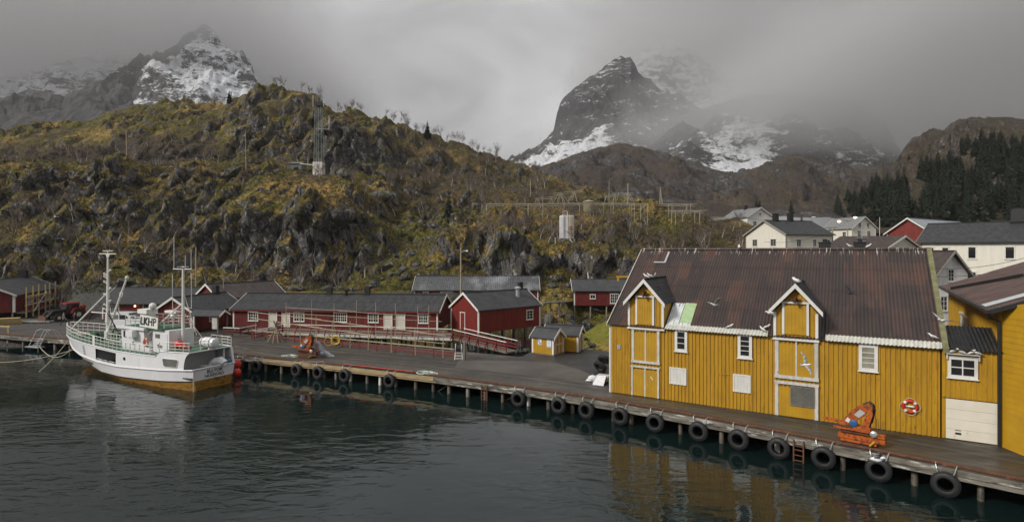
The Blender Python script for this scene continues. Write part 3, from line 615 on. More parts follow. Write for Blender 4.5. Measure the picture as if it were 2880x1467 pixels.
o = MB().quad((-6000, -3000, -9), (6000, -3000, -9), (6000, 6000, -9), (-6000, 6000, -9)).build('sea_bed', mk('sea_bed_mud', (.03, .03, .025))); o['kind'] = 'structure'

# ------------------------------------------------------------------ quay
edge_px = [(-330, 908), (0, 941), (171, 954), (400, 973), (600, 991), (743, 1007.5), (966, 1029.5), (1222, 1058), (1466, 1091), (1750, 1135), (2022, 1184), (2300, 1240), (2660, 1312), (2880, 1357), (3150, 1412)]
EDGE = []
_pts = [G(px, py) for px, py in edge_px]
for i in range(len(_pts) - 1):
    n = max(1, int((_pts[i + 1] - _pts[i]).length / 1.5))
    for k in range(n): EDGE.append(_pts[i].lerp(_pts[i + 1], k / n))
EDGE.append(_pts[-1])
for _ in range(8): EDGE = [EDGE[0]] + [(EDGE[i - 1] + EDGE[i] * 2 + EDGE[i + 1]) / 4 for i in range(1, len(EDGE) - 1)] + [EDGE[-1]]
ENORM = []
for i in range(len(EDGE)):
    d = (EDGE[min(i + 1, len(EDGE) - 1)] - EDGE[max(i - 1, 0)]).normalized(); ENORM.append(Vector((-d.y, d.x, 0)))     # points inland
_cum = [0.0]
for i in range(1, len(EDGE)): _cum.append(_cum[-1] + (EDGE[i] - EDGE[i - 1]).length)
def edge_at(s, off=0.0, z=0.0):
    i = min(max(0, int(np.searchsorted(_cum, s)) - 1), len(EDGE) - 2); f = (s - _cum[i]) / (_cum[i + 1] - _cum[i])
    p = EDGE[i].lerp(EDGE[i + 1], f); n = ENORM[i].lerp(ENORM[i + 1], f).normalized()
    return Vector((p.x + n.x * off, p.y + n.y * off, z)), n
def edge_s(px):
    """arc length at which the edge crosses the sight line of column px"""
    k = (px - CXP) / FPX; best = min(range(len(EDGE) - 1), key=lambda i: abs(EDGE[i].x - k * EDGE[i].y)); 
    lo, hi = max(0, best - 1), min(len(EDGE) - 1, best + 1)
    a, b = _cum[lo], _cum[hi]
    for _ in range(40):
        m = (a + b) / 2; p, _n = edge_at(m)
        if p.x - k * p.y < 0: a = m
        else: b = m
    return a
def strip(mb, o0, o1, z0, z1, i0=0, i1=None):
    """closed bar that follows the quay edge between two offsets"""
    i1 = len(EDGE) if i1 is None else i1; vs = []
    for i in range(i0, i1):
        for (o_, z_) in ((o0, z0), (o1, z0), (o1, z1), (o0, z1)):
            vs.append(EDGE[i] + ENORM[i] * o_ + Vector((0, 0, z_)))
    n = i1 - i0; fs = [(k * 4 + a, k * 4 + (a + 1) % 4, k * 4 + 4 + (a + 1) % 4, k * 4 + 4 + a) for k in range(n - 1) for a in range(4)]
    fs += [(3, 2, 1, 0), tuple((n - 1) * 4 + a for a in range(4))]
    return mb.add(vs, fs)
def plank_mat():
    m = bpy.data.materials.new('wet_deck_planks'); m.use_nodes = True; t = m.node_tree; b = t.nodes['Principled BSDF']
    g = t.nodes.new('ShaderNodeNewGeometry'); tcn = t.nodes.new('ShaderNodeTexCoord')
    def noise(s, st=(1, 1, 1), d=6):
        mpn = t.nodes.new('ShaderNodeMapping'); mpn.inputs['Scale'].default_value = st; mpn.inputs['Rotation'].default_value = (0, 0, R(28)); t.links.new(tcn.outputs['Object'], mpn.inputs[0])
        nn = t.nodes.new('ShaderNodeTexNoise'); nn.inputs['Scale'].default_value = s; nn.inputs['Detail'].default_value = d; t.links.new(mpn.outputs[0], nn.inputs['Vector']); return nn.outputs[0]
    c = mixc(t, g.outputs['Random Per Island'], (.016, .014, .012), (.092, .079, .062))
    c = mixc(t, maprange(t, noise(.25), .42, .62, 0, .8), c, (.034, .030, .025))
    c = mixc(t, maprange(t, noise(1.2, (.15, 2, 1)), .52, .7, 0, .55), c, (.095, .083, .066))
    c = mixc(t, maprange(t, noise(.6, (1, 1, 1)), .58, .70, 0, .5), c, (.055, .055, .025))
    c = mixc(t, maprange(t, noise(14), .74, .76, 0, .8), c, (.4, .4, .38))
    t.links.new(c, b.inputs['Base Color']); t.links.new(maprange(t, noise(.3), .40, .62, .72, .34), b.inputs['Roughness'])
    return m
quay = thing('quay', 'long curved timber quay on piles with a wet plank deck round the harbour', 'quay', (0, 0, 0))
mb = MB(); o_ = .02; k = 0
while o_ < 10.5:
    strip(mb, o_, o_ + .205, -.07, rnd.uniform(-.008, .0)); o_ += .222; k += 1
mb.build('deck', plank_mat(), quay)
mb = MB(); strip(mb, .15, 10.4, -.30, -.085); mb.build('deck_joists', darkwood, quay)
fasc = mk('weathered_fascia', (.22, .20, .165), (.075, .065, .05), 1.5, .75, .4, (.6, .6, 2), [((.48, .47, .43), 2.2, .56, .10, (.5, .5, 3)), ((.045, .04, .03), 4, .60, .1, (.7, .7, 2)), ((.07, .085, .03), 3, .66, .1, one)])
fasc2 = mk('bare_fascia', (.40, .31, .165), (.27, .205, .11), 2, .75, .3, (.5, .5, 2), [((.12, .10, .07), 3, .62, .12, (.5, .5, 2))])
iA = min(range(len(EDGE)), key=lambda i: abs(EDGE[i].x / EDGE[i].y - (725 - CXP) / FPX)); iB = min(range(len(EDGE)), key=lambda i: abs(EDGE[i].x / EDGE[i].y - (1222 - CXP) / FPX))
mb = MB(); strip(mb, -.10, .0, -.24, -.02, 0, iA + 1); strip(mb, -.06, .05, -.46, -.26, 0, iA + 1); mb.build('fascia_beam', fasc, quay)
mb = MB(); strip(mb, -.12, .0, -.32, -.02, iA, iB + 1); strip(mb, -.04, .05, -.48, -.34, iA, iB + 1); mb.build('fascia_beam', fasc2, quay)
mb = MB(); strip(mb, -.12, .0, -.25, -.02, iB, None); strip(mb, -.07, .05, -.48, -.27, iB, None); mb.build('fascia_beam', fasc, quay)
mb = MB(); strip(mb, .22, .36, .03, .12); 
s = 1.0
while s < _cum[-1] - 1:
    p, n = edge_at(s, .29); mb.box((p.x, p.y, .02), (.16, .16, .06), math.atan2(n.y, n.x)); s += 2.2
mb.build('kerb_rail', rust, quay)
mb = MB(); strip(mb, 4.6, 5.0, -4, -.31, min(range(len(EDGE)), key=lambda i: abs(EDGE[i].x / EDGE[i].y - (1130 - CXP) / FPX)), None); mb.build('light_block_wall', dark, quay)  # near-black wall added under the deck to stop light leaking through
pil = {}
s = 1.2; c_ = 0
while s < _cum[-1] - 1:
    for off, rr in ((.32, .15), (2.6, .14)):
        p, n = edge_at(s + (0.8 if off > 1 else 0) + rnd.uniform(-.25, .25), off + rnd.uniform(-.08, .08))
        if off > 1 and (p.x > 3 or c_ % 2): c_ += 1; continue
        if c_ > 150: continue
        MB().tube([(p.x + rnd.uniform(-.06, .06), p.y, -3.6), (p.x, p.y, -.32)], [rr * rnd.uniform(.9, 1.15), rr * rnd.uniform(.8, 1)], 8).build('pile', pilewood if rnd.random() < .7 else whitewood if off < 1 and rnd.random() < .4 else greywood, quay, smooth=True)
        c_ += 1
    s += rnd.uniform(1.5, 2.0) if -32 < p.x < 9 else rnd.uniform(2.5, 3.2)
mb = MB()
s = 6.0
while s < edge_s(1500):
    a, _ = edge_at(s, .6, -2.2); b, _ = edge_at(s + 2.6, .6, -.4); mb.beam(a, b, .14, .06); s += rnd.uniform(5, 8)
mb.build('brace', darkwood, quay)

# asphalt and concrete behind the planks
def sheet(name, pts, z, mat, kind='structure'):
    mbs = MB(); vs = [Vector((p.x, p.y, z)) for p in pts]; mbs.add(vs, [tuple(range(len(vs)))]); o = mbs.build(name, mat)
    o['kind'] = kind; return o
asph = mk('wet_asphalt', (.034, .032, .030), (.022, .021, .020), .35, .55, .15, one, [((.024, .023, .022), .5, .56, .1, one), ((.09, .085, .08), 3, .70, .1, one)], bscale=30)
conc = mk('worn_concrete_yard', (.092, .082, .068), (.055, .050, .043), .3, .62, .15, one, [((.06, .055, .048), .35, .54, .14, one), ((.16, .145, .12), 3, .64, .15, one)], bscale=25)
gravel_m = mk('gravel_yard', (.062, .056, .048), (.038, .034, .030), .3, .7, .4, one, [((.035, .032, .029), .2, .52, .12, one), ((.15, .14, .125), 18, .62, .1, one)], bscale=25)
sheet('asphalt', [G(1292, 1012), G(1400, 1006), G(1470, 1001), G(1500, 985), G(1600, 985), G(1700, 970), G(1716, 965), Vector((7.6, 57, 0)), Vector((20, 50, 0)), Vector((12, 38, 0)), G(1720, 1098), G(1690, 1070), G(1640, 1042), G(1560, 1018), G(1440, 1012)], .004, asph)
sheet('asphalt', [Vector((26, 31, 0)), Vector((31, 19.5, 0)), Vector((80, 19.5, 0)), Vector((80, 62, 0)), Vector((20, 55, 0))], -.014, asph)
sheet('concrete_yard', [G(1290, 1012.5), G(1440, 1012.5), G(1560, 1018.5), G(1640, 1042), G(1690, 1070), G(1714, 1097), G(1660, 1080), G(1560, 1062), G(1400, 1046), G(1280, 1034)], .005, conc)
sheet('gravel_yard', [G(-330, 905), G(0, 925), G(171, 937), G(300, 947), G(560, 965), G(640, 955), G(690, 920), Vector((-36, 83, 0)), Vector((-110, 83, 0))], .004, gravel_m)

# ------------------------------------------------------------------ tyres hung on the quay
def tyre_proto():
    r = thing('tyre_fender', 'x', 'tyre', group='tyre fenders along the quay')
    mb = MB(); n, prof = 30, []
    for h, rad in ((-.15, .30), (-.165, .36), (-.15, .49), (-.10, .54), (-.03, .55), (.03, .55), (.10, .54), (.15, .49), (.165, .36), (.15, .30), (.05, .33), (-.05, .33)): prof.append((h, rad))
    vs, fs = [], []
    for k in range(n):
        a = 2 * PI * k / n
        for h, rad in prof: vs.append((rad * math.cos(a), h, rad * math.sin(a)))
    m = len(prof)
    for k in range(n):
        for j in range(m): fs.append((k * m + j, ((k + 1) % n) * m + j, ((k + 1) % n) * m + (j + 1) % m, k * m + (j + 1) % m))
    mb.add(vs, fs)
    for k in range(n):
        a = 2 * PI * (k + .5) / n
        mb.box((math.cos(a) * .55, 0, math.sin(a) * .55), (.03, .24, .06), 0, Matrix.Rotation(-a, 3, 'Y'))
    mb.build('tread', black, r, smooth=True)
    for sx in (-1, 1):
        MB().tube([(sx * .28, .08, .42), (sx * .34, .10, .60), (sx * .38, .20, .76), (sx * .40, .42, .80)], .022, 5).build('chain', steel, r)
    return r
ORD = ['first', 'second', 'third', 'fourth', 'fifth', 'sixth', 'seventh', 'eighth', 'ninth', 'tenth', 'eleventh', 'twelfth', 'thirteenth', 'fourteenth', 'fifteenth', 'sixteenth', 'seventeenth', 'eighteenth', 'nineteenth', 'twentieth']
tp = tyre_proto(); first = True
tpx = [2661, 2474, 2320, 2195, 2082, 1970, 1848, 1750, 1655, 1577, 1464, 1102, 976, 902, 841, 730, 681]
for i, px in enumerate(tpx):
    p, n = edge_at(edge_s(px), -.34, -.68); rz = math.atan2(n.y, n.x) - PI / 2
    lab = 'black tyre fender chained to the quay edge, %s counted from the garage end' % ORD[i]
    if i == len(tpx) - 1: lab = 'black tyre fender on the quay beside the red buoys at the boat stern'
    if first: t_ = tp; t_.location = p; t_.rotation_euler = (0, 0, rz); t_['label'] = lab; first = False
    else: t_ = dup(tp, p, rz + rnd.uniform(-.06, .06), lab)
    t_.rotation_euler[0] = rnd.uniform(-.08, .02)
def quay_ladder(px, label, rungs=5):
    p, n = edge_at(edge_s(px), -.16, 0); r = thing('quay_ladder', label, 'ladder', p, math.atan2(n.y, n.x) - PI / 2, 'ladders on the quay wall')
    for sx in (-1, 1): MB().box((sx * .24, 0, -.95), (.07, .05, 1.7)).build('stile', rust, r)
    for k in range(rungs): MB().box((0, 0, -.35 - k * .28), (.42, .035, .04)).build('rung', rust, r)
quay_ladder(2248, 'rusty iron ladder on the quay edge between two tyres in front of the yellow warehouse')
quay_ladder(1365, 'rusty iron ladder under the quay edge near the bare piles')

# ------------------------------------------------------------------ openings shared by all houses
def face_fn(L, W):
    def f(face, u, v, off):
        if face == 'F': return Vector((u, -off, v))
        if face == 'B': return Vector((u, W + off, v))
        if face == 'L': return Vector((-off, u, v))
        return Vector((L + off, u, v))
    return f
def fbox(mb, f, face, u0, u1, v0, v1, o0, o1): return mb.box2(f(face, u0, v0, o0), f(face, u1, v1, o1))
def add_window(par, f, face, u0, u1, v0, v1, nx=2, ny=3, frame=None, pane=None, fw=.09, mun=.035, casing=True, name='window', off=0.0, label=None):
    mb = MB(); frame = frame or white; e = off
    fbox(mb, f, face, u0, u0 + fw, v0, v1, e + .012, e + .075); fbox(mb, f, face, u1 - fw, u1, v0, v1, e + .012, e + .075)
    fbox(mb, f, face, u0 + fw, u1 - fw, v0, v0 + fw, e + .012, e + .072); fbox(mb, f, face, u0 + fw, u1 - fw, v1 - fw, v1, e + .012, e + .072)
    if casing: fbox(mb, f, face, u0 - .05, u1 + .05, v0 - .05, v0 - .002, e + .012, e + .11); fbox(mb, f, face, u0 - .04, u1 + .04, v1 + .002, v1 + .05, e + .012, e + .10)
    iu0, iu1, iv0, iv1 = u0 + fw, u1 - fw, v0 + fw, v1 - fw
    for k in range(1, nx):
        x = iu0 + (iu1 - iu0) * k / nx; w_ = mun * (1.8 if nx > 2 and k == nx // 2 and nx % 2 == 0 else 1); fbox(mb, f, face, x - w_ / 2, x + w_ / 2, iv0, iv1, e + .030, e + .058)
    for k in range(1, ny):
        z = iv0 + (iv1 - iv0) * k / ny; fbox(mb, f, face, iu0, iu1, z - mun / 2, z + mun / 2, e + .030, e + .055)
    o = mb.build(name, frame, par)
    if label: o['label'] = label
    fbox(MB(), f, face, iu0, iu1, iv0, iv1, e + .010, e + .028).build('pane', pane or pane_dark, o)
    return o
def add_door(par, f, face, u0, u1, v0, v1, leaf, frame=None, fw=.10, off=0.0, split=False, name='door', boards=.16, bottom=False, label=None):
    mb = MB(); e = off
    fbox(mb, f, face, u0 + fw, u1 - fw, v0, v1 - fw, e + .008, e + .042); n = max(1, int((u1 - u0 - 2 * fw) / boards))
    for k in range(n):
        a = u0 + fw + (u1 - u0 - 2 * fw) * k / n; b = u0 + fw + (u1 - u0 - 2 * fw) * (k + 1) / n
        fbox(mb, f, face, a + .008, b - .008, v0 + .02, v1 - fw - .01, e + .0425, e + .055)
    o = mb.build(name, leaf, par)
    if label: o['label'] = label
    mb = MB(); frame = frame or white
    fbox(mb, f, face, u0, u0 + fw, v0, v1, e + .012, e + .09); fbox(mb, f, face, u1 - fw, u1, v0, v1, e + .012, e + .09); fbox(mb, f, face, u0 - .03, u1 + .03, v1 + .001, v1 + fw * .9, e + .012, e + .10)
    if split: x = (u0 + u1) / 2; fbox(mb, f, face, x - .045, x + .045, v0, v1 - .002, e + .056, e + .08)
    if bottom: fbox(mb, f, face, u0 - .03, u1 + .03, v0 - fw, v0 - .001, e + .012, e + .11)
    mb.build('door_frame', frame, o)
    return o

# ------------------------------------------------------------------ yellow warehouse
def rust_roof_mat():
    m = bpy.data.materials.new('rusty_corrugated_roof'); m.use_nodes = True; t = m.node_tree; b = t.nodes['Principled BSDF']
    b.inputs['Roughness'].default_value = .58
    tcn = t.nodes.new('ShaderNodeTexCoord'); s3 = t.nodes.new('ShaderNodeSeparateXYZ'); t.links.new(tcn.outputs['Object'], s3.inputs[0])
    def noise(s, st=(1, 1, 1), d=7):
        mpn = t.nodes.new('ShaderNodeMapping'); mpn.inputs['Scale'].default_value = st; t.links.new(tcn.outputs['Object'], mpn.inputs[0])
        nn = t.nodes.new('ShaderNodeTexNoise'); nn.inputs['Scale'].default_value = s; nn.inputs['Detail'].default_value = d; t.links.new(mpn.outputs[0], nn.inputs['Vector']); return nn.outputs[0]
    row = mathn(t, 'FLOOR', mathn(t, 'MULTIPLY', s3.outputs[2], 1 / 1.32))
    cx = mathn(t, 'FLOOR', mathn(t, 'ADD', mathn(t, 'MULTIPLY', s3.outputs[0], 1 / .9), mathn(t, 'MULTIPLY', row, .37)))
    cv = t.nodes.new('ShaderNodeCombineXYZ'); t.links.new(cx, cv.inputs[0]); t.links.new(row, cv.inputs[1])
    wn = t.nodes.new('ShaderNodeTexWhiteNoise'); t.links.new(cv.outputs[0], wn.inputs[0])
    c = mixc(t, wn.outputs[0], (.030, .021, .018), (.055, .031, .025))
    c = mixc(t, maprange(t, mathn(t, 'MULTIPLY', wn.outputs[0], mathn(t, 'ADD', noise(.5), .35)), .58, .85, 0, .9), c, (.075, .036, .025))
    c = mixc(t, maprange(t, noise(.7, (3, .5, .5)), .52, .68, 0, .8), c, (.020, .017, .017))
    c = mixc(t, maprange(t, noise(2.2, (4, .5, .5)), .60, .72, 0, .6), c, (.105, .045, .026))
    c = mixc(t, mathn(t, 'MULTIPLY', maprange(t, noise(2.6, (6, .4, .4)), .60, .66, 0, 1), maprange(t, s3.outputs[2], 9.55, 10.0, 0, .8)), c, (.55, .54, .50))   # droppings under the ridge
    c = mixc(t, maprange(t, noise(16), .755, .78, 0, .9), c, (.55, .55, .5))
    t.links.new(c, b.inputs['Base Color'])
    return m
rust_roof = rust_roof_mat()
def corrug(mb, P, u0, u1, v0, v1, pitch, amp, rows=1, th=.0, steps=6, lap=.0):
    """P(u, v, h) -> point; corrugated sheet whose waves run along v"""
    n = max(2, int((u1 - u0) / pitch * steps))
    for r in range(rows):
        a = v0 + (v1 - v0) * r / rows; b = v0 + (v1 - v0) * (r + 1) / rows; vs = []
        for i in range(n + 1):
            u = u0 + (u1 - u0) * i / n; h = amp * math.sin(2 * PI * u / pitch)
            vs += [P(u, a, h + lap * 0 + .006), P(u, b + (lap if r < rows - 1 else 0), h - (.018 if rows > 1 else 0))]
        mb.add(vs, [(2 * i, 2 * i + 2, 2 * i + 3, 2 * i + 1) for i in range(n)])
    return mb
UX, UY = .85527, -.51818
YA = Vector((6.97, 39.8, 0)); YRZ = math.atan2(UY, UX); YL, YW, YE, YR_ = 18.72, 14.8, 4.86, 10.0
yb = thing('warehouse', 'large yellow timber warehouse with a rusty corrugated roof and two loading dormers', 'warehouse', YA, YRZ)
f = face_fn(YL, YW)
mb = MB(); mb.prism([(0, 0, 0), (0, YW, 0), (0, YW, YE - .05), (0, YW / 2, YR_ - .08), (0, 0, YE - .05)], (YL, 0, 0))
x = .04
while x < YL - .05:
    wd = rnd.uniform(.085, .105); p0 = .0 if rnd.random() < .9 else rnd.uniform(.5, 2.2)
    mb.box2((x, -.05, .03), (x + wd, .0, YE - .03))
    if p0: mb.box2((x + .002, -.056, .031), (x + wd - .002, -.051, p0))
    x += .115 if x < 1.35 else rnd.uniform(.215, .245)
mb.build('wall', yellow, yb)
# roof: front slope corrugated sheet by sheet, rear slope plain
sl = (YR_ - YE) / (YW / 2)
def PF(u, v, h): return (u, v - .25, YE + (v - .25) * sl + h + .10)
mb = MB(); corrug(mb, PF, -.12, YL + .10, .02, YW / 2 + .25, .19, .022, rows=4, lap=.08)
mb.prism([(-.12, YW / 2, YR_ + .06), (-.12, YW + .3, YE - .1), (-.12, YW + .3, YE - .18), (-.12, YW / 2, YR_ - .02)], (YL + .22, 0, 0))
mb.tube([(-.12, YW / 2, YR_ + .12), (YL + .1, YW / 2, YR_ + .12)], .09, 8)
rf = mb.build('roof', rust_roof, yb)
for x, yy in ((13.0, 8.6), (15.15, 8.6)):
    zb = YR_ - (yy - 7.4) * sl
    c_ = MB(); c_.box((x, yy, zb + .55), (.75, .6, 1.7)); c_.box((x, yy, zb + 1.43), (.85, .7, .07)); c_.tube([(x, yy, zb + 1.45), (x, yy, zb + 1.68)], .14, 10); c_.build('chimney', black_paint, rf)
pale_edge = mk('pale_sheet_edge', (.55, .55, .50), (.42, .42, .36), 2, .5, .05, (2, 1, 1), [((.30, .20, .10), 3, .62, .12, one)])
def PE(u, v, h): return (u, v - .29, YE + (v - .29) * sl + h + .125)
mb = MB(); corrug(mb, PE, 3.95, 10.25, 0, .42, .19, .022); corrug(mb, PE, 13.35, YL + .08, 0, .44, .19, .022); mb.build('eave_sheet', pale_edge, rf)
mb = MB(); corrug(mb, PE, 3.98, 4.75, .3, 2.25, .12, .018); corrug(mb, PE, 4.75, 5.52, .3, .62, .12, .018); mb.build('new_sheet', mk('new_white_sheet', (.66, .69, .68), (.55, .58, .57), 3, .4, 0, one), rf)
mb = MB(); corrug(mb, PE, 4.78, 5.54, .62, 2.3, .4, .004); mb.build('green_sheet', mk('green_fibre_sheet', (.36, .50, .27), (.30, .43, .22), 3, .5, 0, one), rf)
mb = MB(); mb.prism([PE(2.15, 6.2, .05), PE(2.30, 6.2, .05), PE(2.30, 7.3, .05), PE(2.15, 7.3, .05)], (0, 0, .03)); mb.prism([PE(1.35, 6.1, .05), PE(2.3, 6.1, .05), PE(2.3, 6.19, .05), PE(1.35, 6.19, .05)], (0, 0, .03)); mb.build('flashing', alu, rf)
mossy = mk('mossy_bargeboard', (.20, .19, .10), (.12, .12, .05), 3, .85, .3)
MB().prism([(YL + .09, -.35, YE - .02), (YL + .09, YW / 2, YR_ + .24), (YL + .09, YW / 2, YR_ - .02), (YL + .09, -.35, YE - .28)], (.26, 0, 0)).build('bargeboard', mossy, yb)
MB().prism([(-.17, -.3, YE + .02), (-.17, YW / 2, YR_ + .14), (-.17, YW / 2, YR_ - .02), (-.17, -.3, YE - .12)], (.05, 0, 0)).build('bargeboard', whitewood, yb)
MB().box2((-.06, -.05, 0), (.12, -.029, YE - .1)).build('corner_board', white, yb)
def y_window(u0, u1, v0, v1, ny, pane, fr=.17):
    return add_window(yb, f, 'F', u0, u1, v0, v1, 1, ny, white, pane, fr, .035, True, off=.05)
y_window(4.58, 5.40, 3.34, 4.80, 3, pane_dark); y_window(8.52, 9.36, 3.28, 4.82, 4, pane_dark); y_window(15.0, 15.92, 3.2, 4.70, 4, pane_pale)
for u0, u1 in ((4.22, 5.34), (8.24, 9.28)):
    mb = MB(); fbox(mb, f, 'F', u0, u1, 1.13, 2.24, .03, .06)
    for k in range(10): a = u0 + .09 + (u1 - u0 - .18) * k / 10; fbox(mb, f, 'F', a + .006, a + (u1 - u0 - .18) / 10 - .006, 1.22, 2.15, .061, .075)
    for a in ((u0, u0 + .08, 1.13, 2.24), (u1 - .08, u1, 1.13, 2.24), (u0 + .08, u1 - .08, 1.13, 1.21), (u0 + .08, u1 - .08, 2.16, 2.24)): fbox(mb, f, 'F', *a, .061, .10)
    mb.build('shutter', white, yb)
def ydoor(u0, u1, v0, v1, fw=.17, split=True, bottom=False): return add_door(yb, f, 'F', u0, u1, v0, v1, yellow_pale, whitewood, fw, .05, split, 'loading_door', .19, bottom)
ydoor(1.62, 3.56, 2.47, 4.56, .17, True, True); ydoor(1.58, 3.54, .03, 1.98, .13, True)
ydoor(10.66, 12.98, 2.50, 4.58, .20, True, True)
d = ydoor(10.66, 12.98, .03, 1.96, .19, False)
mb = MB(); fbox(mb, f, 'F', 11.55, 12.77, .76, 1.86, .10, .13); 
o = mb.build('window', pane_grey, d); mb = MB()
for a in ((11.50, 12.82, .72, .80), (11.50, 12.82, 1.82, 1.90), (11.50, 11.57, .80, 1.82), (12.75, 12.82, .80, 1.82)): fbox(mb, f, 'F', *a, .095, .15)
mb.beam((11.57, -.135, .8), (12.75, -.135, 1.82), .03, .02, Vector((0, 1, 0))); mb.beam((11.57, -.139, 1.82), (12.75, -.139, .8), .03, .02, Vector((0, 1, 0))); mb.build('window_frame', greywood, d)
MB().box2((.55, -.09, 3.1), (.80, -.03, 3.42)).build('meter_box', steel, yb)
MB().beam((2.95, -.12, 1.45), (3.12, -.12, 1.22), .05, .03, Vector((0, 1, 0))).build('door_handle', white, yb)
MB().box2((7.35, -.08, 2.12), (8.0, -.03, 2.18)).build('rail_bracket', yellow, yb)
# dormers
def dormer(u0, u1, e0, e1, ze, za, hu0, hu1, hz0, hz1, base=4.72):
    um = (e0 + e1) / 2; pr = -.10; md = lambda z: (z - YE) / sl
    mb = MB(); mb.prism([(u0, pr, base), (u1, pr, base), (u1, pr, ze - .10), (um, pr, za - .22), (u0, pr, ze - .10)], (0, .16, 0))
    x = u0 + .10
    while x < u1 - .1:
        top = (ze - .1) + (za - .22 - ze + .1) * (1 - abs(x + .04 - um) / ((u1 - u0) / 2)); mb.box2((x, pr - .026, base + .03), (x + .085, pr, top - .05)); x += rnd.uniform(.21, .24)
    for uu, sg in ((u0 + .02, 1), (u1 - .12, -1)):
        mb.prism([(uu, .06, YE + .05), (uu, .06, ze - .08), (uu, md(ze) + .05, ze - .08)], (.10, 0, 0))
    wl = mb.build('dormer', yellow, yb)
    mb = MB(); yb0 = pr - .38
    for ee in (e0, e1):
        a, b, c, d = Vector((ee, yb0, ze)), Vector((um, yb0, za)), Vector((um, md(za) + .15, za)), Vector((ee, md(ze) + .05, ze))
        w1 = (b - a); n_ = 14
        for k in range(n_):
            p, q = k / n_, (k + 1) / n_
            mb.prism([a.lerp(b, p), a.lerp(b, q), d.lerp(c, q), d.lerp(c, p)], (0, 0, .04 + (.02 if k % 2 else 0)))
    mb.beam((um, yb0, za + .09), (um, md(za), za + .09), .22, .05); mb.build('dormer_roof', slate_roof, wl)
    mb = MB()
    for ee in (e0, e1): mb.prism([(ee, yb0 - .04, ze + .06), (um, yb0 - .04, za + .09), (um, yb0 - .04, za - .20), (ee, yb0 - .04, ze - .20)], (0, .035, 0))
    mb.build('bargeboard', white, wl)
    mb = MB(); mb.box2((u0, pr - .06, base), (u0 + .15, pr - .027, ze - .08)); mb.box2((u1 - .15, pr - .06, base), (u1, pr - .027, ze - .08)); mb.box2((u0 - .05, pr - .10, base - .10), (u1 + .05, pr + .10, base - .001)); mb.build('corner_board', white, wl)
    ff = lambda face, u, v, off: Vector((u, pr - off, v))
    dd = add_door(wl, ff, 'F', hu0, hu1, hz0, hz1, yellow_pale, white, .13, .03, False, 'hatch', .17)
    mb = MB(); mb.beam((um, pr, hz1 + .36), (um, pr - .55, hz1 + .36), .10, .12); mb.torus((um, pr - .42, hz1 + .20), (1, 0, 0), .12, .05, 14, 8); mb.box((um, pr - .2, hz1 + .26), (.5, .25, .07)); mb.build('hoist', rust, wl)
dormer(1.36, 3.86, 1.14, 4.02, 6.42, 8.02, 1.92, 3.22, 4.95, 6.82)
dormer(10.58, 12.98, 10.34, 13.24, 6.36, 7.98, 11.06, 12.50, 4.98, 6.84)
MB().tube([(13.12, -.16, 6.3), (13.12, -.16, 4.9)], .09, 8).build('downpipe', black_paint, yb)
# garage wing
gw = thing('garage_wing', 'yellow lean-to with black corrugated roof, white garage door and double window', 'garage', YA + Vector((UX, UY, 0)) * 18.80 , YRZ)
gl = 2.66; f2 = face_fn(gl, 3.0)
mb = MB(); mb.prism([(0, 0, 0), (0, 2.9, 0), (0, 2.9, 5.62), (0, 0, 4.80)], (gl, 0, 0)); mb.box2((0, -.09, 2.2), (gl, -.001, 4.8))
x = .04
while x < gl - .06:
    mb.box2((x, -.116, 2.22), (x + .09, -.09, 4.78)); x += .215
for xx in (.02, gl - .16): mb.box2((xx, -.03, .02), (xx + .13, 0, 2.19))
mb.build('wall', yellow, gw)
mb = MB(); corrug(mb, lambda u, v, h: (u, v - .32, 4.84 + (v - .12) * .33 + h), -.06, gl + .10, 0, 2.9, .17, .028)
mb.build('roof', mk('black_corrugated', (.016, .017, .018), (.010, .011, .012), 3, .35, 0, one), gw)
add_window(gw, f2, 'F', .22, 1.48, 3.30, 4.42, 2, 2, white, pane_dark, .15, .05, True, off=.115)
mb = MB(); mb.box2((.16, -.36, 4.55), (1.55, -.117, 4.59)); [mb.box2((xx, -.30, 4.28), (xx + .06, -.117, 4.545)) for xx in (.16, 1.49)]; mb.build('window_hood', whitewood, gw)
mb = MB(); fbox(mb, f2, 'F', .16, 2.44, .03, 2.14, .005, .03)
for k in range(4): fbox(mb, f2, 'F', .17, 2.43, .04 + k * .526, .04 + (k + 1) * .526 - .016, .031, .05)
gd = mb.build('garage_door', mk('cream_garage_door', (.74, .70, .60), (.68, .63, .52), 1.5, .45, .02, one, [((.50, .42, .28), 3, .66, .15, (1, 1, .4))]), gw)
mb = MB(); fbox(mb, f2, 'F', .55, .80, .30, .40, .051, .07); fbox(mb, f2, 'F', .55, .80, .50, .53, .051, .065); mb.build('handle', black_paint, gd)
# lifebuoy on the wall
p = YA + Vector((UX, UY, 0)) * 17.38 + Vector((UY * -0 - .07 * .518, -.10 * .855, 1.48))
lb = thing('lifebuoy', 'red and white lifebuoy hung on the yellow warehouse wall beside the garage', 'lifebuoy', p, YRZ)
redw = mk('lifebuoy_red', (.52, .02, .02), (.45, .02, .02), 3, .45)
MB().torus((0, 0, 0), (0, 1, 0), .30, .075, 28, 10).build('ring', redw, lb, smooth=True)
mb = MB()
for k in range(4):
    a = PI / 4 + k * PI / 2; mb.torus((0, 0, 0), (0, 1, 0), .30, .080, 4, 8) if 0 else mb.lathe((.30 * math.cos(a) + .06 * math.sin(a), 0, .30 * math.sin(a) - .06 * math.cos(a)), (-math.sin(a), 0, math.cos(a)), [(0, .082), (.12, .082)], 10)
mb.build('band', white, lb, smooth=False)
pts = []
for k in range(33):
    a = 2 * PI * k / 32; r_ = .38 + .09 * abs(math.sin(2 * (a - PI / 4))); pts.append((r_ * math.cos(a), -.03, r_ * math.sin(a)))
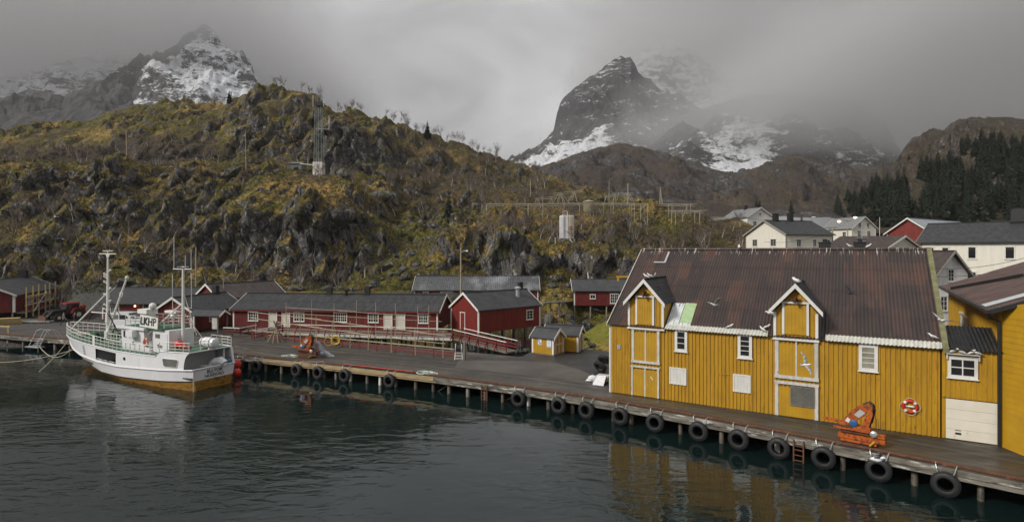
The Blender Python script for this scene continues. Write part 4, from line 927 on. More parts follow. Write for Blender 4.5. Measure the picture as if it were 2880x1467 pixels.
MB().tube(pts, .014, 5).build('grab_line', rope_m, lb)
mb = MB(); mb.lathe((-.2, -.05, .03), (1, 0, -.05), [(0, .015), (.03, .03), (.08, .02), (.12, .05), (.34, .055), (.38, .03), (.40, .01)], 10); mb.build('throw_line', white, lb)

# ------------------------------------------------------------------ yellow hall at the right edge
RC = Vector((25.05, 28.65, 0)); NX, NY = .5362, .8441
rb = thing('hall', 'yellow boarded hall with a brown metal roof and black gutter at the quay corner', 'warehouse', RC, 0)
n3 = Vector((NX, NY, 0)); w3 = Vector((-.03, -1, 0)).normalized(); up3 = Vector((.84, -.543, 0)).normalized()
ze = 7.15
mb = MB(); LL = 22.4
mb.prism([(0, 0, 0), (0, 0, ze), n3 * LL + Vector((0, 0, ze)), n3 * LL], (.84 * .25, -.543 * .25, 0))
k = .1
while k < LL:
    a = n3 * k; mb.beam(a + Vector((-.012, .008, .0)), a + Vector((-.012, .008, ze - .02)), .05, .05, n3); k += .16
mb.build('side_wall', yellow_pale, rb)
mb = MB(); off = w3 * 1.7
mb.prism([(0, 0, 0), off, off + Vector((0, 0, ze + .35)), (0, 0, ze - .02)], (.22, 0, 0))
z = .0
while z < ze - .3:
    h = .30; a = Vector((-.006, 0, z)); b = a + w3 * 1.7
    mb.prism([a + Vector((-.022, 0, 0)), b + Vector((-.022, 0, 0)), b + Vector((-.004, 0, h)), a + Vector((-.004, 0, h))], (.02, 0, 0)); z += h
mb.build('gable_wall', yellow_pale, rb)
a = n3 * .1; b = a + up3 * 9; c = n3 * (LL - .3) + up3 * 9; zt_ = ze + 9 * .40 - .08
MB().prism([a, b, b + Vector((0, 0, zt_)), a + Vector((0, 0, ze - .06))], n3 * .2).build('gable_wall', yellow_pale, rb)
MB().prism([b, c, c + Vector((0, 0, zt_)), b + Vector((0, 0, zt_))], up3 * -.2).build('side_wall', yellow_pale, rb)
MB().box((-.03, .04, ze / 2), (.14, .14, ze)).build('corner_board', yellow, rb)
pit = .40
def PR(u, v, h): q = n3 * u + up3 * v; return (q.x, q.y, ze + .02 + v * pit + h)
mb = MB(); corrug(mb, PR, -.7, LL + .5, -.55, 9.0, .30, .02, rows=3, lap=.06)
rr = mb.build('roof', mk('brown_sheet_roof', (.085, .042, .033), (.055, .031, .026), .8, .5, .05, one, [((.13, .055, .038), .8, .60, .14, one), ((.035, .025, .022), 1.3, .6, .14, one)]), rb)
mb = MB(); mb.prism([PR(1.2, -.5, .05), PR(2.5, -.5, .05), PR(2.5, 8.5, .05), PR(1.2, 8.5, .05)], (0, 0, .02)); mb.prism([PR(8.3, 2.8, .05), PR(9.1, 2.8, .05), PR(9.1, 7.0, .05), PR(8.3, 7.0, .05)], (0, 0, .02)); mb.build('skylight_sheet', mk('pale_skylight', (.58, .62, .63), (.48, .52, .53), 2, .35, 0, one), rr)
mb = MB(); mb.beam(PR(16.8, -.4, .1), PR(11.5, 2.8, .1), .12, .22); mb.build('snow_guard', black_paint, rr)
mb = MB(); a = Vector(PR(-.7, -.62, -.02)); b = Vector(PR(LL + .5, -.62, -.02)); mb.beam(a, b, .17, .17)
mb.beam(PR(-.72, -.55, -.03), PR(-.72, 9, -.03), .06, .22); mb.build('gutter', black_paint, rb)
mb = MB(); q = Vector((-.42, .0, 0)); mb.tube([PR(.1, -.6, -.05), Vector(PR(.1, -.6, -.05)) + Vector((.1, 0, -.3)), Vector((-.16, -.02, ze - .75)), Vector((-.16, -.02, .05))], .085, 8); mb.build('downpipe', black_paint, rb)
f3 = lambda face, u, v, off: n3 * u + Vector((-.8441 * off, .5362 * off, v))
for u0, u1, v0, v1, nm in ((13.2, 14.3, 3.4, 5.5, 'window'), (11.4, 12.9, 3.2, 5.4, 'window'), (8.0, 8.8, 3.0, 4.0, 'window')):
    mb = MB()
    def fb(a0, a1, b0, b1, o1):
        P = [f3('F', a0, b0, 0), f3('F', a1, b0, 0), f3('F', a1, b1, 0), f3('F', a0, b1, 0)]; mb.prism(P, (-.8441 * o1, .5362 * o1, 0))
    fb(u0, u0 + .12, v0, v1, .12); fb(u1 - .12, u1, v0, v1, .12); fb(u0 + .12, u1 - .12, v0, v0 + .12, .115); fb(u0 + .12, u1 - .12, v1 - .12, v1, .115); fb((u0 + u1) / 2 - .05, (u0 + u1) / 2 + .05, v0 + .12, v1 - .12, .11)
    fb(u0 + .12, u1 - .12, (v0 + v1) / 2 - .03, (v0 + v1) / 2 + .03, .105); fb(u0 - .1, u1 + .1, v1 + .002, v1 + .08, .22)
    wn_ = mb.build('window', white, rb); mb = MB(); fb(u0 + .12, u1 - .12, v0 + .12, v1 - .12, .07); mb.build('pane', pane_pale, wn_)
# ------------------------------------------------------------------ gabled houses
def house(name, label, cat, org, ang, L, W, eave, ridge, wall, roof, group=None, over=.30, bat=.22, wins=(), doors=(), chims=(), corr=None, barge=white, corner=white, faces='FLR', stilts=None, trim_w=.14, eave_board=None, base_drop=0.0, gover=None):
    """org: front-left corner at floor level, long axis along x at angle ang; eave and ridge above the floor"""
    h = thing(name, label, cat, org, R(ang), group); f = face_fn(L, W); sl = (ridge - eave) / (W / 2); go = over if gover is None else gover
    mb = MB(); mb.prism([(0, 0, -base_drop), (0, W, -base_drop), (0, W, eave - .04), (0, W / 2, ridge - .06), (0, 0, eave - .04)], (L, 0, 0))
    if bat:
        for face in faces:
            n = L if face in 'FB' else W; u = bat * .6
            while u < n - .1:
                top = eave - .06 if face in 'FB' else eave - .1 + sl * (W / 2 - abs(u - W / 2))
                fbox(mb, f, face, u, u + bat * .38, .01 - base_drop, top, 0, .025); u += bat
    wl = mb.build('wall', wall, h)
    mb = MB(); th = .10
    for sg in (0, 1):
        y0 = -over if sg == 0 else W + over; ye = eave - over * sl
        if corr:
            def P(u, v, q, sg=sg): return (u, (v - over) if sg == 0 else W + over - v, ye + v * sl + q + .09)
            corrug(mb, P, -go, L + go, 0, W / 2 + over, corr[0], corr[1], rows=2, lap=.06, steps=5)
            mb.prism([(-go + .02, y0, ye), (-go + .02, W / 2, ridge), (-go + .02, W / 2, ridge + .05), (-go + .02, y0, ye + .05)], (L + 2 * go - .04, 0, 0))
        else:
            mb.prism([(-go, y0, ye), (-go, W / 2, ridge), (-go, W / 2, ridge + th), (-go, y0, ye + th)], (L + 2 * go, 0, 0))
    mb.beam((-go, W / 2, ridge + th + .02), (L + go, W / 2, ridge + th + .02), .26, .05)
    rf = mb.build('roof', roof, h)
    for (cx, cw, ch) in chims:
        c = MB(); c.box((cx, W / 2 + .1, ridge + ch / 2 - .2), (cw, cw * .9, ch + .4)); c.box((cx, W / 2 + .1, ridge + ch + .03), (cw * .55, cw * .5, .12)); c.box((cx, W / 2 + .1, ridge + .04), (cw + .25, cw + .2, .16)); c.build('chimney', black_paint, rf)
    if barge is not None:
        for xe in (-go - .045, L + go + .005):
            mb = MB()
            for y0, in ((-over,), (W + over,)):
                ye = eave - over * sl
                mb.prism([(xe, y0, ye + th + .03), (xe, W / 2, ridge + th + .05), (xe, W / 2, ridge - .16), (xe, y0, ye - .12)], (.04, 0, 0))
            mb.build('bargeboard', barge, h)
    if corner is not None:
        for cx, cy in ((0, 0), (L, 0), (0, W), (L, W)):
            mb = MB(); sx = 1 if cx == 0 else -1; sy = 1 if cy == 0 else -1; t = trim_w
            mb.box2((cx - sx * .035, cy - sy * .035, .005), (cx + sx * t, cy, eave - .1)); mb.box2((cx - sx * .035, cy + sy * .001, .005), (cx, cy + sy * t, eave - .1)); mb.build('corner_board', corner, h)
    if eave_board: MB().box2((-go + .02, -over - .03, eave - over * sl - .10), (L + go - .02, -over, eave - over * sl + .06)).build('eave_board', eave_board, h)
    for (face, u0, u1, v0, v1, nx, ny) in wins: add_window(h, f, face, u0, u1, v0, v1, nx, ny)
    for (face, u0, u1, v0, v1, leaf, fr) in doors: add_door(h, f, face, u0, u1, v0, v1, leaf, fr or white, .09)
    if stilts:
        for (sx, sy, zb) in stilts: MB().tube([(sx, sy, zb), (sx, sy, .0 - base_drop)], .12, 7).build('stilt', greywood, h, smooth=True)
    return h, f
def st_grid(L, W, nx, ny, zb): return [(L * (i + .03) / (nx - .94), W * (j + .04) / (ny - .92), zb) for i in range(nx) for j in range(ny)]
whitedoor = mk('pale_door', (.66, .63, .55), (.58, .55, .47), 2, .5, .03)
GR = 'red fishing cabins round the harbour'
# long cabin with the boardwalk
LB = 26.25; hB, fB = house('fishing_cabin', 'long red fishing cabin with four white doors behind the fenced boardwalk', 'cabin', (-35.1, 70.6, .38), -6.1, LB, 7.2, 2.34, 4.0, red, slate_roof, GR, .32, .26,
    wins=[('F', 2.0, 3.35, .85, 2.0, 4, 3), ('F', 8.0, 9.4, .85, 2.0, 4, 3), ('F', 13.2, 14.9, .85, 2.0, 6, 3), ('F', 17.55, 18.9, .85, 2.0, 4, 3), ('F', 23.85, 25.1, .85, 2.0, 4, 3)],
    doors=[('F', 4.75, 5.85, .02, 2.05, whitedoor, None), ('F', 6.45, 7.55, .02, 2.05, whitedoor, None), ('F', 19.55, 20.65, .02, 2.05, whitedoor, None), ('F', 21.15, 22.25, .02, 2.05, whitedoor, None)],
    chims=[(11.0, .62, .85), (16.1, .62, .95)], corr=(.24, .03), stilts=st_grid(LB, 7.2, 9, 2, -3.4), eave_board=red)
MB().tube([(13.4, 3.3, 3.95), (13.4, 3.3, 4.5)], .22, 8).box((13.4, 3.3, 4.62), (.6, .6, .22)).build('vent_cowl', black_paint, hB)
MB().box2((12.72, -.04, .1), (12.80, -.001, 2.3)).build('joint_board', black_paint, hB)
# gable cabin to its right
LC = 10.0; hC, fC = house('fishing_cabin', 'red cabin on stilts with its gable door facing the ramp and a single side window', 'cabin', (-3.9, 65.5, .38), 41.5, LC, 5.5, 2.72, 4.52, red_bright, felt_roof, GR, .22, .25,
    wins=[('F', 7.6, 8.75, .95, 2.15, 2, 3)], doors=[('L', 2.55, 3.55, .12, 2.15, red_bright, white)], stilts=st_grid(LC, 5.5, 6, 3, -3.2), faces='FL')
MB().tube([(7.6, 1.6, 3.6), (7.6, 1.6, 4.75)], .28, 12).lathe((7.6, 1.6, 4.8), (0, 0, 1), [(0, .45), (.12, .45), (.28, .1)], 12).build('vent_pipe', steel, hC)
c = MB(); c.box((9.3, 3.0, 4.9), (.55, .5, 1.2)); c.build('chimney', black_paint, hC)
# weathered-roof house behind
house('fishing_cabin', 'long red house behind the others with a frost-pale weathered roof', 'house', (-15.7, 90, 1.0), .5, 19.9, 6.4, 2.8, 4.75, red, worn_roof, GR, .3, .3,
    wins=[('F', 1.4, 2.3, 1.6, 2.4, 2, 2), ('F', 4.2, 5.1, 1.3, 2.4, 2, 3), ('F', 8.3, 9.6, 1.2, 2.4, 4, 3), ('F', 16.0, 17.1, 1.2, 2.4, 3, 3)], doors=[('F', 5.2, 6.2, .3, 2.4, red, white)], corr=(.3, .03), base_drop=1.2)
# right cabin over the inlet
house('fishing_cabin', 'red cabin on stilts over the inlet beside the yellow warehouse roof', 'cabin', (9.75, 88, 1.42), -1.5, 10.2, 5.6, 2.4, 3.95, red, felt_roof, GR, .3, .24,
    wins=[('F', 2.45, 3.35, 1.05, 1.75, 2, 1), ('F', 5.6, 6.95, .35, 1.85, 4, 3)], stilts=st_grid(10.2, 5.6, 5, 2, -4.0))
# left house with scaffold posts
hA, fA = house('fishing_cabin', 'red house at the left edge with timber scaffold poles along its balcony', 'house', (-73.6, 83.0, .9), 114, 19.5, 8.0, 2.62, 4.55, red, slate_roof, GR, .35, .28,
    wins=[('F', 13.2, 15.4, .9, 2.1, 4, 3), ('F', 5.0, 6.6, 1.0, 2.1, 3, 3)], doors=[('F', 8.6, 9.8, .05, 2.1, red, white)], chims=[(16.6, 1.2, 1.2)], faces='FL', stilts=st_grid(19.5, 8, 6, 2, -1.5), trim_w=.26)
# house behind the boat
hH, fH = house('fishing_cabin', 'low red house with a dark roof, open doorway and wall lamp behind the fishing boat', 'house', (-59.3, 81.2, .1), -1.5, 15.5, 6.5, 2.45, 4.35, red, black_roof, GR, .45, .27,
    wins=[('F', 1.2, 2.5, .85, 2.0, 4, 3), ('F', 10.2, 12.0, .85, 2.0, 6, 3)], doors=[('F', 6.0, 7.9, .02, 2.15, darkwood, white)])
MB().ball((4.9, -.18, 1.95), .10, 8, 6).build('wall_lamp', lamp_on, hH)
# gable-fronted cabin with porch between boat and long cabin
hF, fF = house('fishing_cabin', 'gable-fronted red cabin with white bargeboards right behind the boat stern', 'cabin', (-38.6, 68.1, .2), 80.5, 9.2, 5.6, 2.3, 4.05, red, black_roof, GR, .3, .26, chims=[(7.6, .7, 1.0)], faces='FLR', wins=[('F', 2.6, 3.5, .9, 2.0, 2, 3)])
porch = thing('porch', 'small gabled porch roof on posts beside the gable-fronted cabin and the long cabin', 'porch', (-38.4, 67.2, .2), R(-4))
mb = MB(); [mb.prism([(-.2, y0, 2.0), (-.2, .75, 2.55), (-.2, .75, 2.65), (-.2, y0, 2.1)], (3.9, 0, 0)) for y0 in (-.4, 1.9)]; mb.build('roof', felt_roof, porch)
mb = MB(); [mb.prism([(3.71, y0, 2.12), (3.71, .75, 2.68), (3.71, .75, 2.45), (3.71, y0, 1.9)], (.05, 0, 0)) for y0 in (-.4, 1.9)]; mb.build('bargeboard', white, porch)
for xx, yy in ((.1, -.2), (3.4, -.2), (3.4, 1.7)): MB().box((xx, yy, 1.0), (.14, .14, 2.0)).build('post', white if xx < 1 else greywood, porch)
MB().box2((2.7, -.25, .5), (3.3, -.1, 1.9)).build('notice_panel', whitewood, porch)
house('fishing_cabin', 'red house with a brown roof half hidden between the black-roofed cabin and the hill', 'house', (-41.5, 79.5, .3), 58, 10.5, 6.0, 3.0, 4.85, red, brown_roof, GR, .3, .28)
# yellow huts
HG = 'yellow huts on the quay'
pA, pB = G(1497, 992.4), G(1556.5, 1000)
hl = (pB - pA).length; ha = math.degrees(math.atan2((pB - pA).y, (pB - pA).x))
h1, fh = house('hut', 'small yellow hut with two posters on its wall and a white-crossed gable door', 'hut', (pA.x, pA.y, .10), ha, hl, 1.9, 1.60, 2.30, yellow_pale, felt_roof, HG, .2, .20, corner=white)
mb = MB(); mb.box2((-.1, -.1, -.10), (hl + .1, 2.0, -.01)); mb.build('base', greywood, h1)
mb = MB(); fbox(mb, fh, 'R', .32, .38, .05, 1.75, .03, .07); fbox(mb, fh, 'R', 1.52, 1.58, .05, 1.75, .03, .07); fbox(mb, fh, 'R', .38, 1.52, .86, .93, .03, .065); fbox(mb, fh, 'R', .92, .98, .05, .855, .03, .065); fbox(mb, fh, 'R', .92, .98, .935, 1.75, .03, .065); mb.build('door_frame', white, h1)
for k, (u0, u1, v0, v1) in enumerate(((.68, 1.10, .82, 1.48), (1.70, 2.18, .62, 1.42))):
    o = MB().box2((u0, -.045, v0), (u1, -.030, v1)).build('poster', mk('poster_paper', (.74, .75, .78), (.66, .68, .72), 3, .5, 0), h1)
    mb = MB()
    if k == 0: mb.box2((u0 + .04, -.049, v0 + .30), (u0 + .20, -.0455, v1 - .08)); mb.prism([(u0 + .06, -.049, v0 + .05), (u1 - .04, -.049, v0 + .05), (u1 - .06, -.049, v0 + .24), (u0 + .16, -.049, v0 + .28)], (0, .0035, 0))
    else:
        for q in range(4): mb.box2((u0 + .10, -.049, v1 - .18 - q * .10), (u1 - .10 - .05 * (q % 2), -.0455, v1 - .14 - q * .10))
        mb.box2((u0 + .02, -.049, v0 + .02), (u1 - .02, -.0455, v0 + .16))
    mb.build('print', mk('poster_print', (.10, .12, .30), (.30, .40, .60), 3, .5, 0) if k == 0 else mk('poster_print_pale', (.25, .35, .55), (.4, .5, .65), 3, .5, 0), o)
qA, qB = G(1532, 984.5), G(1626, 991.5)
hl2 = (qB - qA).length; ha2 = math.degrees(math.atan2((qB - qA).y, (qB - qA).x))
h2, fh2 = house('hut', 'small yellow hut standing behind the postered hut with a narrow white-framed door', 'hut', (qA.x, qA.y, .06), ha2, hl2, 1.8, 1.72, 2.40, yellow_pale, felt_roof, HG, .2, .20, doors=[('R', .45, 1.35, .05, 1.65, yellow, white)])
mb = MB(); mb.tube([(1.6, 1.1, 2.4), (1.6, 1.1, 2.75)], .04, 6); mb.build('vent_pipe', steel, h2)

# ------------------------------------------------------------------ houses up the slope on the right
def up_house(name, label, px, py_eave, d, ang, L, W, eave, ridge, wall, roof, **k):
    p = D(px, py_eave, d); return house(name, label, 'house', (p.x, p.y, p.z - eave), ang, L, W, eave, ridge, wall, roof, 'houses on the slope behind the warehouse', **k)
greytrim = mk('grey_trim', (.33, .32, .28), (.26, .25, .22), 4, .7)
def wn(face, c, v0, w_=1.15, h=1.35, nx=2, ny=3): return (face, c - w_ / 2, c + w_ / 2, v0, v0 + h, nx, ny)
up_house('house', 'cream house with a dark roof, two black chimneys and windows on two storeys', 2211, 657, 100, 20, 11.1, 9.8, 5.6, 8.2, cream, black_roof, over=.4, bat=.3, faces='FL', barge=greytrim, corner=greytrim, base_drop=3,
         wins=[wn('F', 2.9, 3.3), wn('F', 6.7, 3.3, .9), wn('F', 9.9, 3.3), wn('L', 2.9, 3.4, 1.4), wn('L', 7.4, 3.4, 1.3), wn('L', 3.6, .9, 1.2, 1.1), wn('F', 3.7, .8, .9, .8)], chims=[(2.6, .85, 1.3), (6.2, .85, 1.5)])
up_house('house', 'white two-storey house with a grey slate roof and gable behind the street lamps', 2463, 641, 152, 105, 9.5, 8.0, 5.6, 8.6, cream, slate_tile, over=.45, bat=0, faces='', base_drop=3,
         wins=[wn('L', 2.4, 3.3, 1.2, 1.5), wn('L', 5.6, 3.3, 1.2, 1.5), wn('L', 2.6, 5.7, 1.1, 1.3), wn('L', 5.4, 5.7, 1.1, 1.3), wn('B', 2.4, 3.2, 1.2, 1.4), wn('B', 6.6, 3.2, 1.2, 1.4), wn('L', 2.4, .6, 1.1, 1.3), wn('L', 5.6, .6, 1.1, 1.3)])
up_house('house', 'small white house with a grey slate roof high on the left behind the fish racks', 2172.5, 610, 162, 105, 11, 8.4, 4.3, 6.9, offwhite, slate_tile, over=.45, bat=0, faces='', base_drop=4,
         wins=[wn('L', 4.2, 4.6, .8, .8, 2, 2), wn('L', 2.4, 1.6, 1.2, 1.4), wn('L', 6.0, 1.6, 1.2, 1.4), wn('B', 3, 1.6, 1.2, 1.4), wn('B', 7.2, 1.6, 1.2, 1.4)], chims=[(6.0, .8, 1.0)])
hP, fP = up_house('house', 'red house with a long pale metal roof behind the cream apartment house', 2618, 652, 108, 34, 26, 7.6, 6.4, 9.2, red_bright, grey_metal_roof, over=.5, bat=.35, faces='L', base_drop=3)
up_house('apartment_house', 'long cream apartment house with a dark roof at the right edge of the village', 2590, 679, 70, -50, 20, 10.0, 6.2, 8.5, cream, black_roof, over=.45, bat=.24, faces='F', barge=greytrim, corner=greytrim, base_drop=2,
         wins=[('F', .7, 1.4, 4.3, 5.5, 1, 1), ('F', 2.1, 2.85, 4.3, 5.5, 1, 1), ('F', 4.6, 5.45, 4.1, 5.55, 1, 1), ('F', 7.95, 8.85, 4.1, 5.55, 1, 1), ('F', 4.6, 5.45, 1.2, 2.6, 1, 1), ('F', 7.95, 8.85, 1.2, 2.6, 1, 1)], chims=[(8.4, 1.2, 1.5)])
up_house('house', 'tall white gabled house squeezed between the rusty warehouse roof and the brown-roofed hall', 2722, 769, 61, 100, 9, 4.3, 6.6, 9.0, offwhite, brown_roof, over=.5, bat=0, faces='', barge=greytrim, corner=None, base_drop=3,
         wins=[wn('L', 2.2, 5.75, .85, 1.35, 2, 3), wn('L', 3.1, 2.6, .95, 1.6, 2, 3), wn('L', 2.9, -.6, .8, 1.3, 2, 3)])
# its gable faces the camera while the roof runs off to the left: built from two roof slabs and a gable
tH = thing('house', 'low white-gabled house with a wide brown roof just behind the warehouse ridge', 'house', D(2482, 705, 76), 0, 'houses on the slope behind the warehouse')
b0 = tH.location; rel = lambda px, py, d: D(px, py, d) - b0
gl_, ap, gr_ = rel(2482, 702, 74), rel(2538, 664.5, 75), rel(2576, 693, 77)
lv = Vector((-6.2, 3.2, 0))
mb = MB(); mb.prism([gl_ + Vector((0, 0, -4)), gr_ + Vector((0, 0, -4)), gr_, ap - Vector((0, 0, .1)), gl_], lv); wl_ = mb.build('wall', offwhite, tH)
fw_ = (ap - gl_).normalized() * .4
mb = MB()
for e_ in (gl_, gr_):
    q = e_ + (e_ - ap) * .09; s_ = -lv.normalized() * .35
    mb.prism([q + s_, ap + s_, ap + s_ + Vector((0, 0, .1)), q + s_ + Vector((0, 0, .1))], lv * 1.08)
mb.build('roof', brown_roof, tH)
mb = MB()
for e_ in (gl_, gr_):
    q = e_ + (e_ - ap) * .09; s_ = -lv.normalized() * .42
    mb.prism([q + s_ + Vector((0, 0, .13)), ap + s_ + Vector((0, 0, .14)), ap + s_ - Vector((0, 0, .12)), q + s_ - Vector((0, 0, .1))], lv.normalized() * .04)
mb.build('bargeboard', white, tH)
# ------------------------------------------------------------------ fishing boat (local x to the bow, y to port = towards the camera, z from the waterline)
def build_boat():
    bt = thing('fishing_boat', 'white fishing boat with a varnished wooden bottom and green decks moored bow left', 'boat', (-25.42, 46.88, WZ), math.atan2(.459, -.888))
    XB = lambda x: x if x < 13 else 13 + (x - 13) * 1.62          # the long raked bow
    ip = lambda xs, ys: (lambda x, xs=[XB(q) for q in xs]: float(np.interp(x, xs, ys)))
    hb_top = ip([-.8, 0, 3, 8, 12, 14.5, 16.2, 17.4, 18.2, 18.7], [1.8, 1.95, 2.25, 2.35, 2.3, 2.05, 1.6, 1.05, .5, .04])      # at the shelter deck edge
    hb_rub = ip([-.8, 0, 3, 8, 12, 14.5, 16.2, 17.2, 17.9, 18.35], [1.85, 2.0, 2.28, 2.38, 2.28, 1.9, 1.32, .78, .35, .04])
    hb_yel = ip([-.8, 0, 3, 8, 12, 14, 15.5, 16.6, 17.3], [1.72, 1.88, 2.2, 2.3, 2.05, 1.55, .95, .42, .04])
    hb_wl = ip([-.6, 0, 3, 8, 11.5, 13.5, 15, 16.2], [1.55, 1.75, 2.08, 2.15, 1.75, 1.2, .6, .04])
    z_rub = ip([-.8, 2, 5, 9, 12, 15, 17, 18.4], [1.72, 1.52, 1.38, 1.22, 1.30, 1.55, 1.95, 2.25])
    z_yel = ip([-.8, 2, 5, 9, 12, 15, 17.3], [.80, .60, .46, .34, .40, .72, 1.25])
    z_dk = ip([-.8, 2.9, 3.5, 5, 9, 13, 16, 18.7], [3.06, 2.98, 2.52, 2.50, 2.52, 2.68, 2.84, 2.95])
    # hull shells
    def shell(mb, rows, xs):
        """rows: list of (x scale end, hb, z) functions"""
        for sg in (1, -1):
            vs = []
            for i, t in enumerate(xs):
                for (x1, hb, zf) in rows:
                    x = -.8 + (x1 + .8) * t; vs.append((x, sg * hb(x), zf(x)))
            m = len(rows); fs = [(i * m + j, (i + 1) * m + j, (i + 1) * m + j + 1, i * m + j + 1) for i in range(len(xs) - 1) for j in range(m - 1)]
            mb.add(vs, fs)
    ts = [i / 48 for i in range(49)]; ts = [t ** .85 if t > 0 else 0 for t in ts]
    keel = ip([-.8, 16.2], [-.9, -.9]); hbk = ip([-.8, 8, 15, 16], [.5, .9, .3, .03]); wlz = lambda x: 0.0
    mid_h = lambda a, b: (lambda x: (a(x) + b(x)) / 2)
    mb = MB(); shell(mb, [(XB(15.6), hbk, keel), (XB(16.2), hb_wl, wlz), (XB(16.75), mid_h(hb_wl, hb_yel), lambda x: z_yel(x) * .5), (XB(17.3), hb_yel, z_yel)], ts)
    mb.add([(-.8, -hb_yel(-.8), z_yel(-.8)), (-.8, hb_yel(-.8), z_yel(-.8)), (-.72, hb_wl(-.8), 0), (-.72, -hb_wl(-.8), 0)], [(0, 1, 2, 3)])
    mb.add([(-.72, -hb_wl(-.8), 0), (-.72, hb_wl(-.8), 0), (-.5, .5, -.9), (-.5, -.5, -.9)], [(0, 1, 2, 3)])
    hull = mb.build('hull', hullwood, bt, smooth=False, fixn=False)
    mb = MB(); shell(mb, [(XB(17.32), lambda x: hb_yel(x) + .03, lambda x: z_yel(x) - .05), (XB(17.34), lambda x: hb_yel(x) + .04, lambda x: z_yel(x) + .03)], ts); mb.build('waterline_stripe', black_paint, hull, fixn=False)
    mb = MB(); shell(mb, [(XB(17.3), hb_yel, z_yel), (XB(17.8), mid_h(hb_yel, hb_rub), mid_h(z_yel, z_rub)), (XB(18.35), hb_rub, z_rub)], ts)
    mb.quad((-.8, -hb_yel(-.8), z_yel(-.8)), (-.8, hb_yel(-.8), z_yel(-.8)), (-.86, hb_rub(-.8), z_rub(-.8)), (-.86, -hb_rub(-.8), z_rub(-.8)))
    hw = mb.build('upper_hull', hullwhite, bt, smooth=False, fixn=False)
    mb = MB()
    for sg in (1, -1):
        mb.tube([(-.86 + (XB(18.42) + .86) * t, sg * (hb_rub(-.8 + (XB(18.35) + .8) * t) + .03), z_rub(-.8 + (XB(18.35) + .8) * t)) for t in ts], .06, 6)
    mb.tube([(-.88, -1.85, 1.73), (-.88, 1.85, 1.73)], .06, 6); mb.build('rubbing_strake', hullwhite, hw)
    # side walls up to the shelter deck, with the working opening on both sides and a rounded arch at the stern
    mb = MB(); xs = sorted(set([.12, .3, .6, 1.0, 2, 2.9, 3.5, 4.5, 6, 7.5, 9.1, 12.4] + [12.9] + [XB(q) for q in (13.5, 14.2, 15, 15.7, 16.3, 16.9, 17.4, 17.8, 18.1, 18.35)]))
    def P(x, q, sg):      # q 0 at the strake, 1 at the deck edge; bow flare widens upward
        xe = x + .5 * q * min(1, max(0, (x - 15) / 6)); hb = hb_rub(x) * (1 - q) + hb_top(min(xe, XB(18.7))) * q
        return Vector((xe, sg * hb, z_rub(x) * (1 - q) + z_dk(xe) * q))
    op = (9.15, 12.6, .14, .86)
    for sg in (1, -1):
        cells = sorted(set(xs + [op[0], op[1]])); qs = [0, op[2], op[3], 1]
        for i in range(len(cells) - 1):
            a, b = cells[i], cells[i + 1]
            for j in range(3):
                if j == 1 and a >= op[0] - .01 and b <= op[1] + .01: continue
                mb.quad(P(a, qs[j], sg), P(b, qs[j], sg), P(b, qs[j + 1], sg), P(a, qs[j + 1], sg))
        for k in range(8):      # arch at the stern end
            t0, t1 = k / 8, (k + 1) / 8; xa = lambda t: .12 - .6 * (1 - math.sqrt(max(0, 1 - t ** 2.2))) 
            mb.quad(P(.12, t0, sg), P(.12, t1, sg), P(xa(t1) if t1 > .0 else .12, t1, sg), P(xa(t0), t0, sg))
    sw = mb.build('side_wall', hullwhite, bt, fixn=False)
    def side(x, z, off=.01, sg=1):
        q = (z - z_rub(x)) / (z_dk(x) - z_rub(x)); v = P(x, q, sg); return v + Vector((0, sg * off, 0))
    mb = MB(); poly = [side(2.46, 2.46), side(.86, 2.46), side(.76, 2.36), side(.86, 1.88), side(.98, 1.80), side(2.28, 1.80), side(2.40, 1.88), side(2.55, 2.36)]
    mb.prism(poly, (0, .012, 0)); wn_ = mb.build('window', pane_grey, bt)
    mb = MB()
    for i in range(len(poly)): mb.beam(poly[i] + Vector((0, .015, 0)), poly[(i + 1) % len(poly)] + Vector((0, .015, 0)), .05, .03)
    mb.build('window_frame', hullwhite, wn_)
    MB().lathe(side(7.8, 2.0, .0), (0, 1, 0), [(0, .13), (.05, .13), (.05, .10)], 14).build('porthole', black_paint, bt)
    mb = MB()
    for k in range(4): c = side(15.0 - k * .03, 2.45 - k * .22, .0); mb.box(c + Vector((0, .03, 0)), (.26, .06, .12))
    mb.build('boarding_steps', steel, bt)
    mb = MB()
    for a, b in ((9.3, 10.2), (10.5, 11.1), (11.3, 12.3)):
        z0 = lambda x: z_rub(x) + .30; p0, p1 = side(a, z0(a), .02), side(b, z0(b), .02); mb.tube([p0 - Vector((0, 0, .18)), p0, p1, p1 - Vector((0, 0, .18))], .025, 5)
    mb.build('opening_rail', white, bt)
    # inside: working deck, bulkheads
    mb = MB(); mb.box2((-.7, -1.95, .95), (16, 1.95, 1.05)); mb.build('working_deck', darkwood, bt)
    [MB().box2(a_, b_).build('bulkhead', hullwhite, bt) for a_, b_ in (((1.9, -2.0, 1.06), (2.0, 2.0, 2.9)), ((8.9, -2.1, 1.06), (9.0, .9, 2.4)), ((13.2, -1.8, 1.06), (13.3, 1.8, 2.45)))]
    mb = MB(); mb.box2((9.4, .6, 1.06), (9.7, 1.3, 2.3)); mb.build('locker', blue, bt)
    MB().tube([(9.9, 1.5, 1.06), (9.9, 1.5, 2.45)], .07, 8).build('pillar', white, bt)
    # shelter deck
    mb = MB()
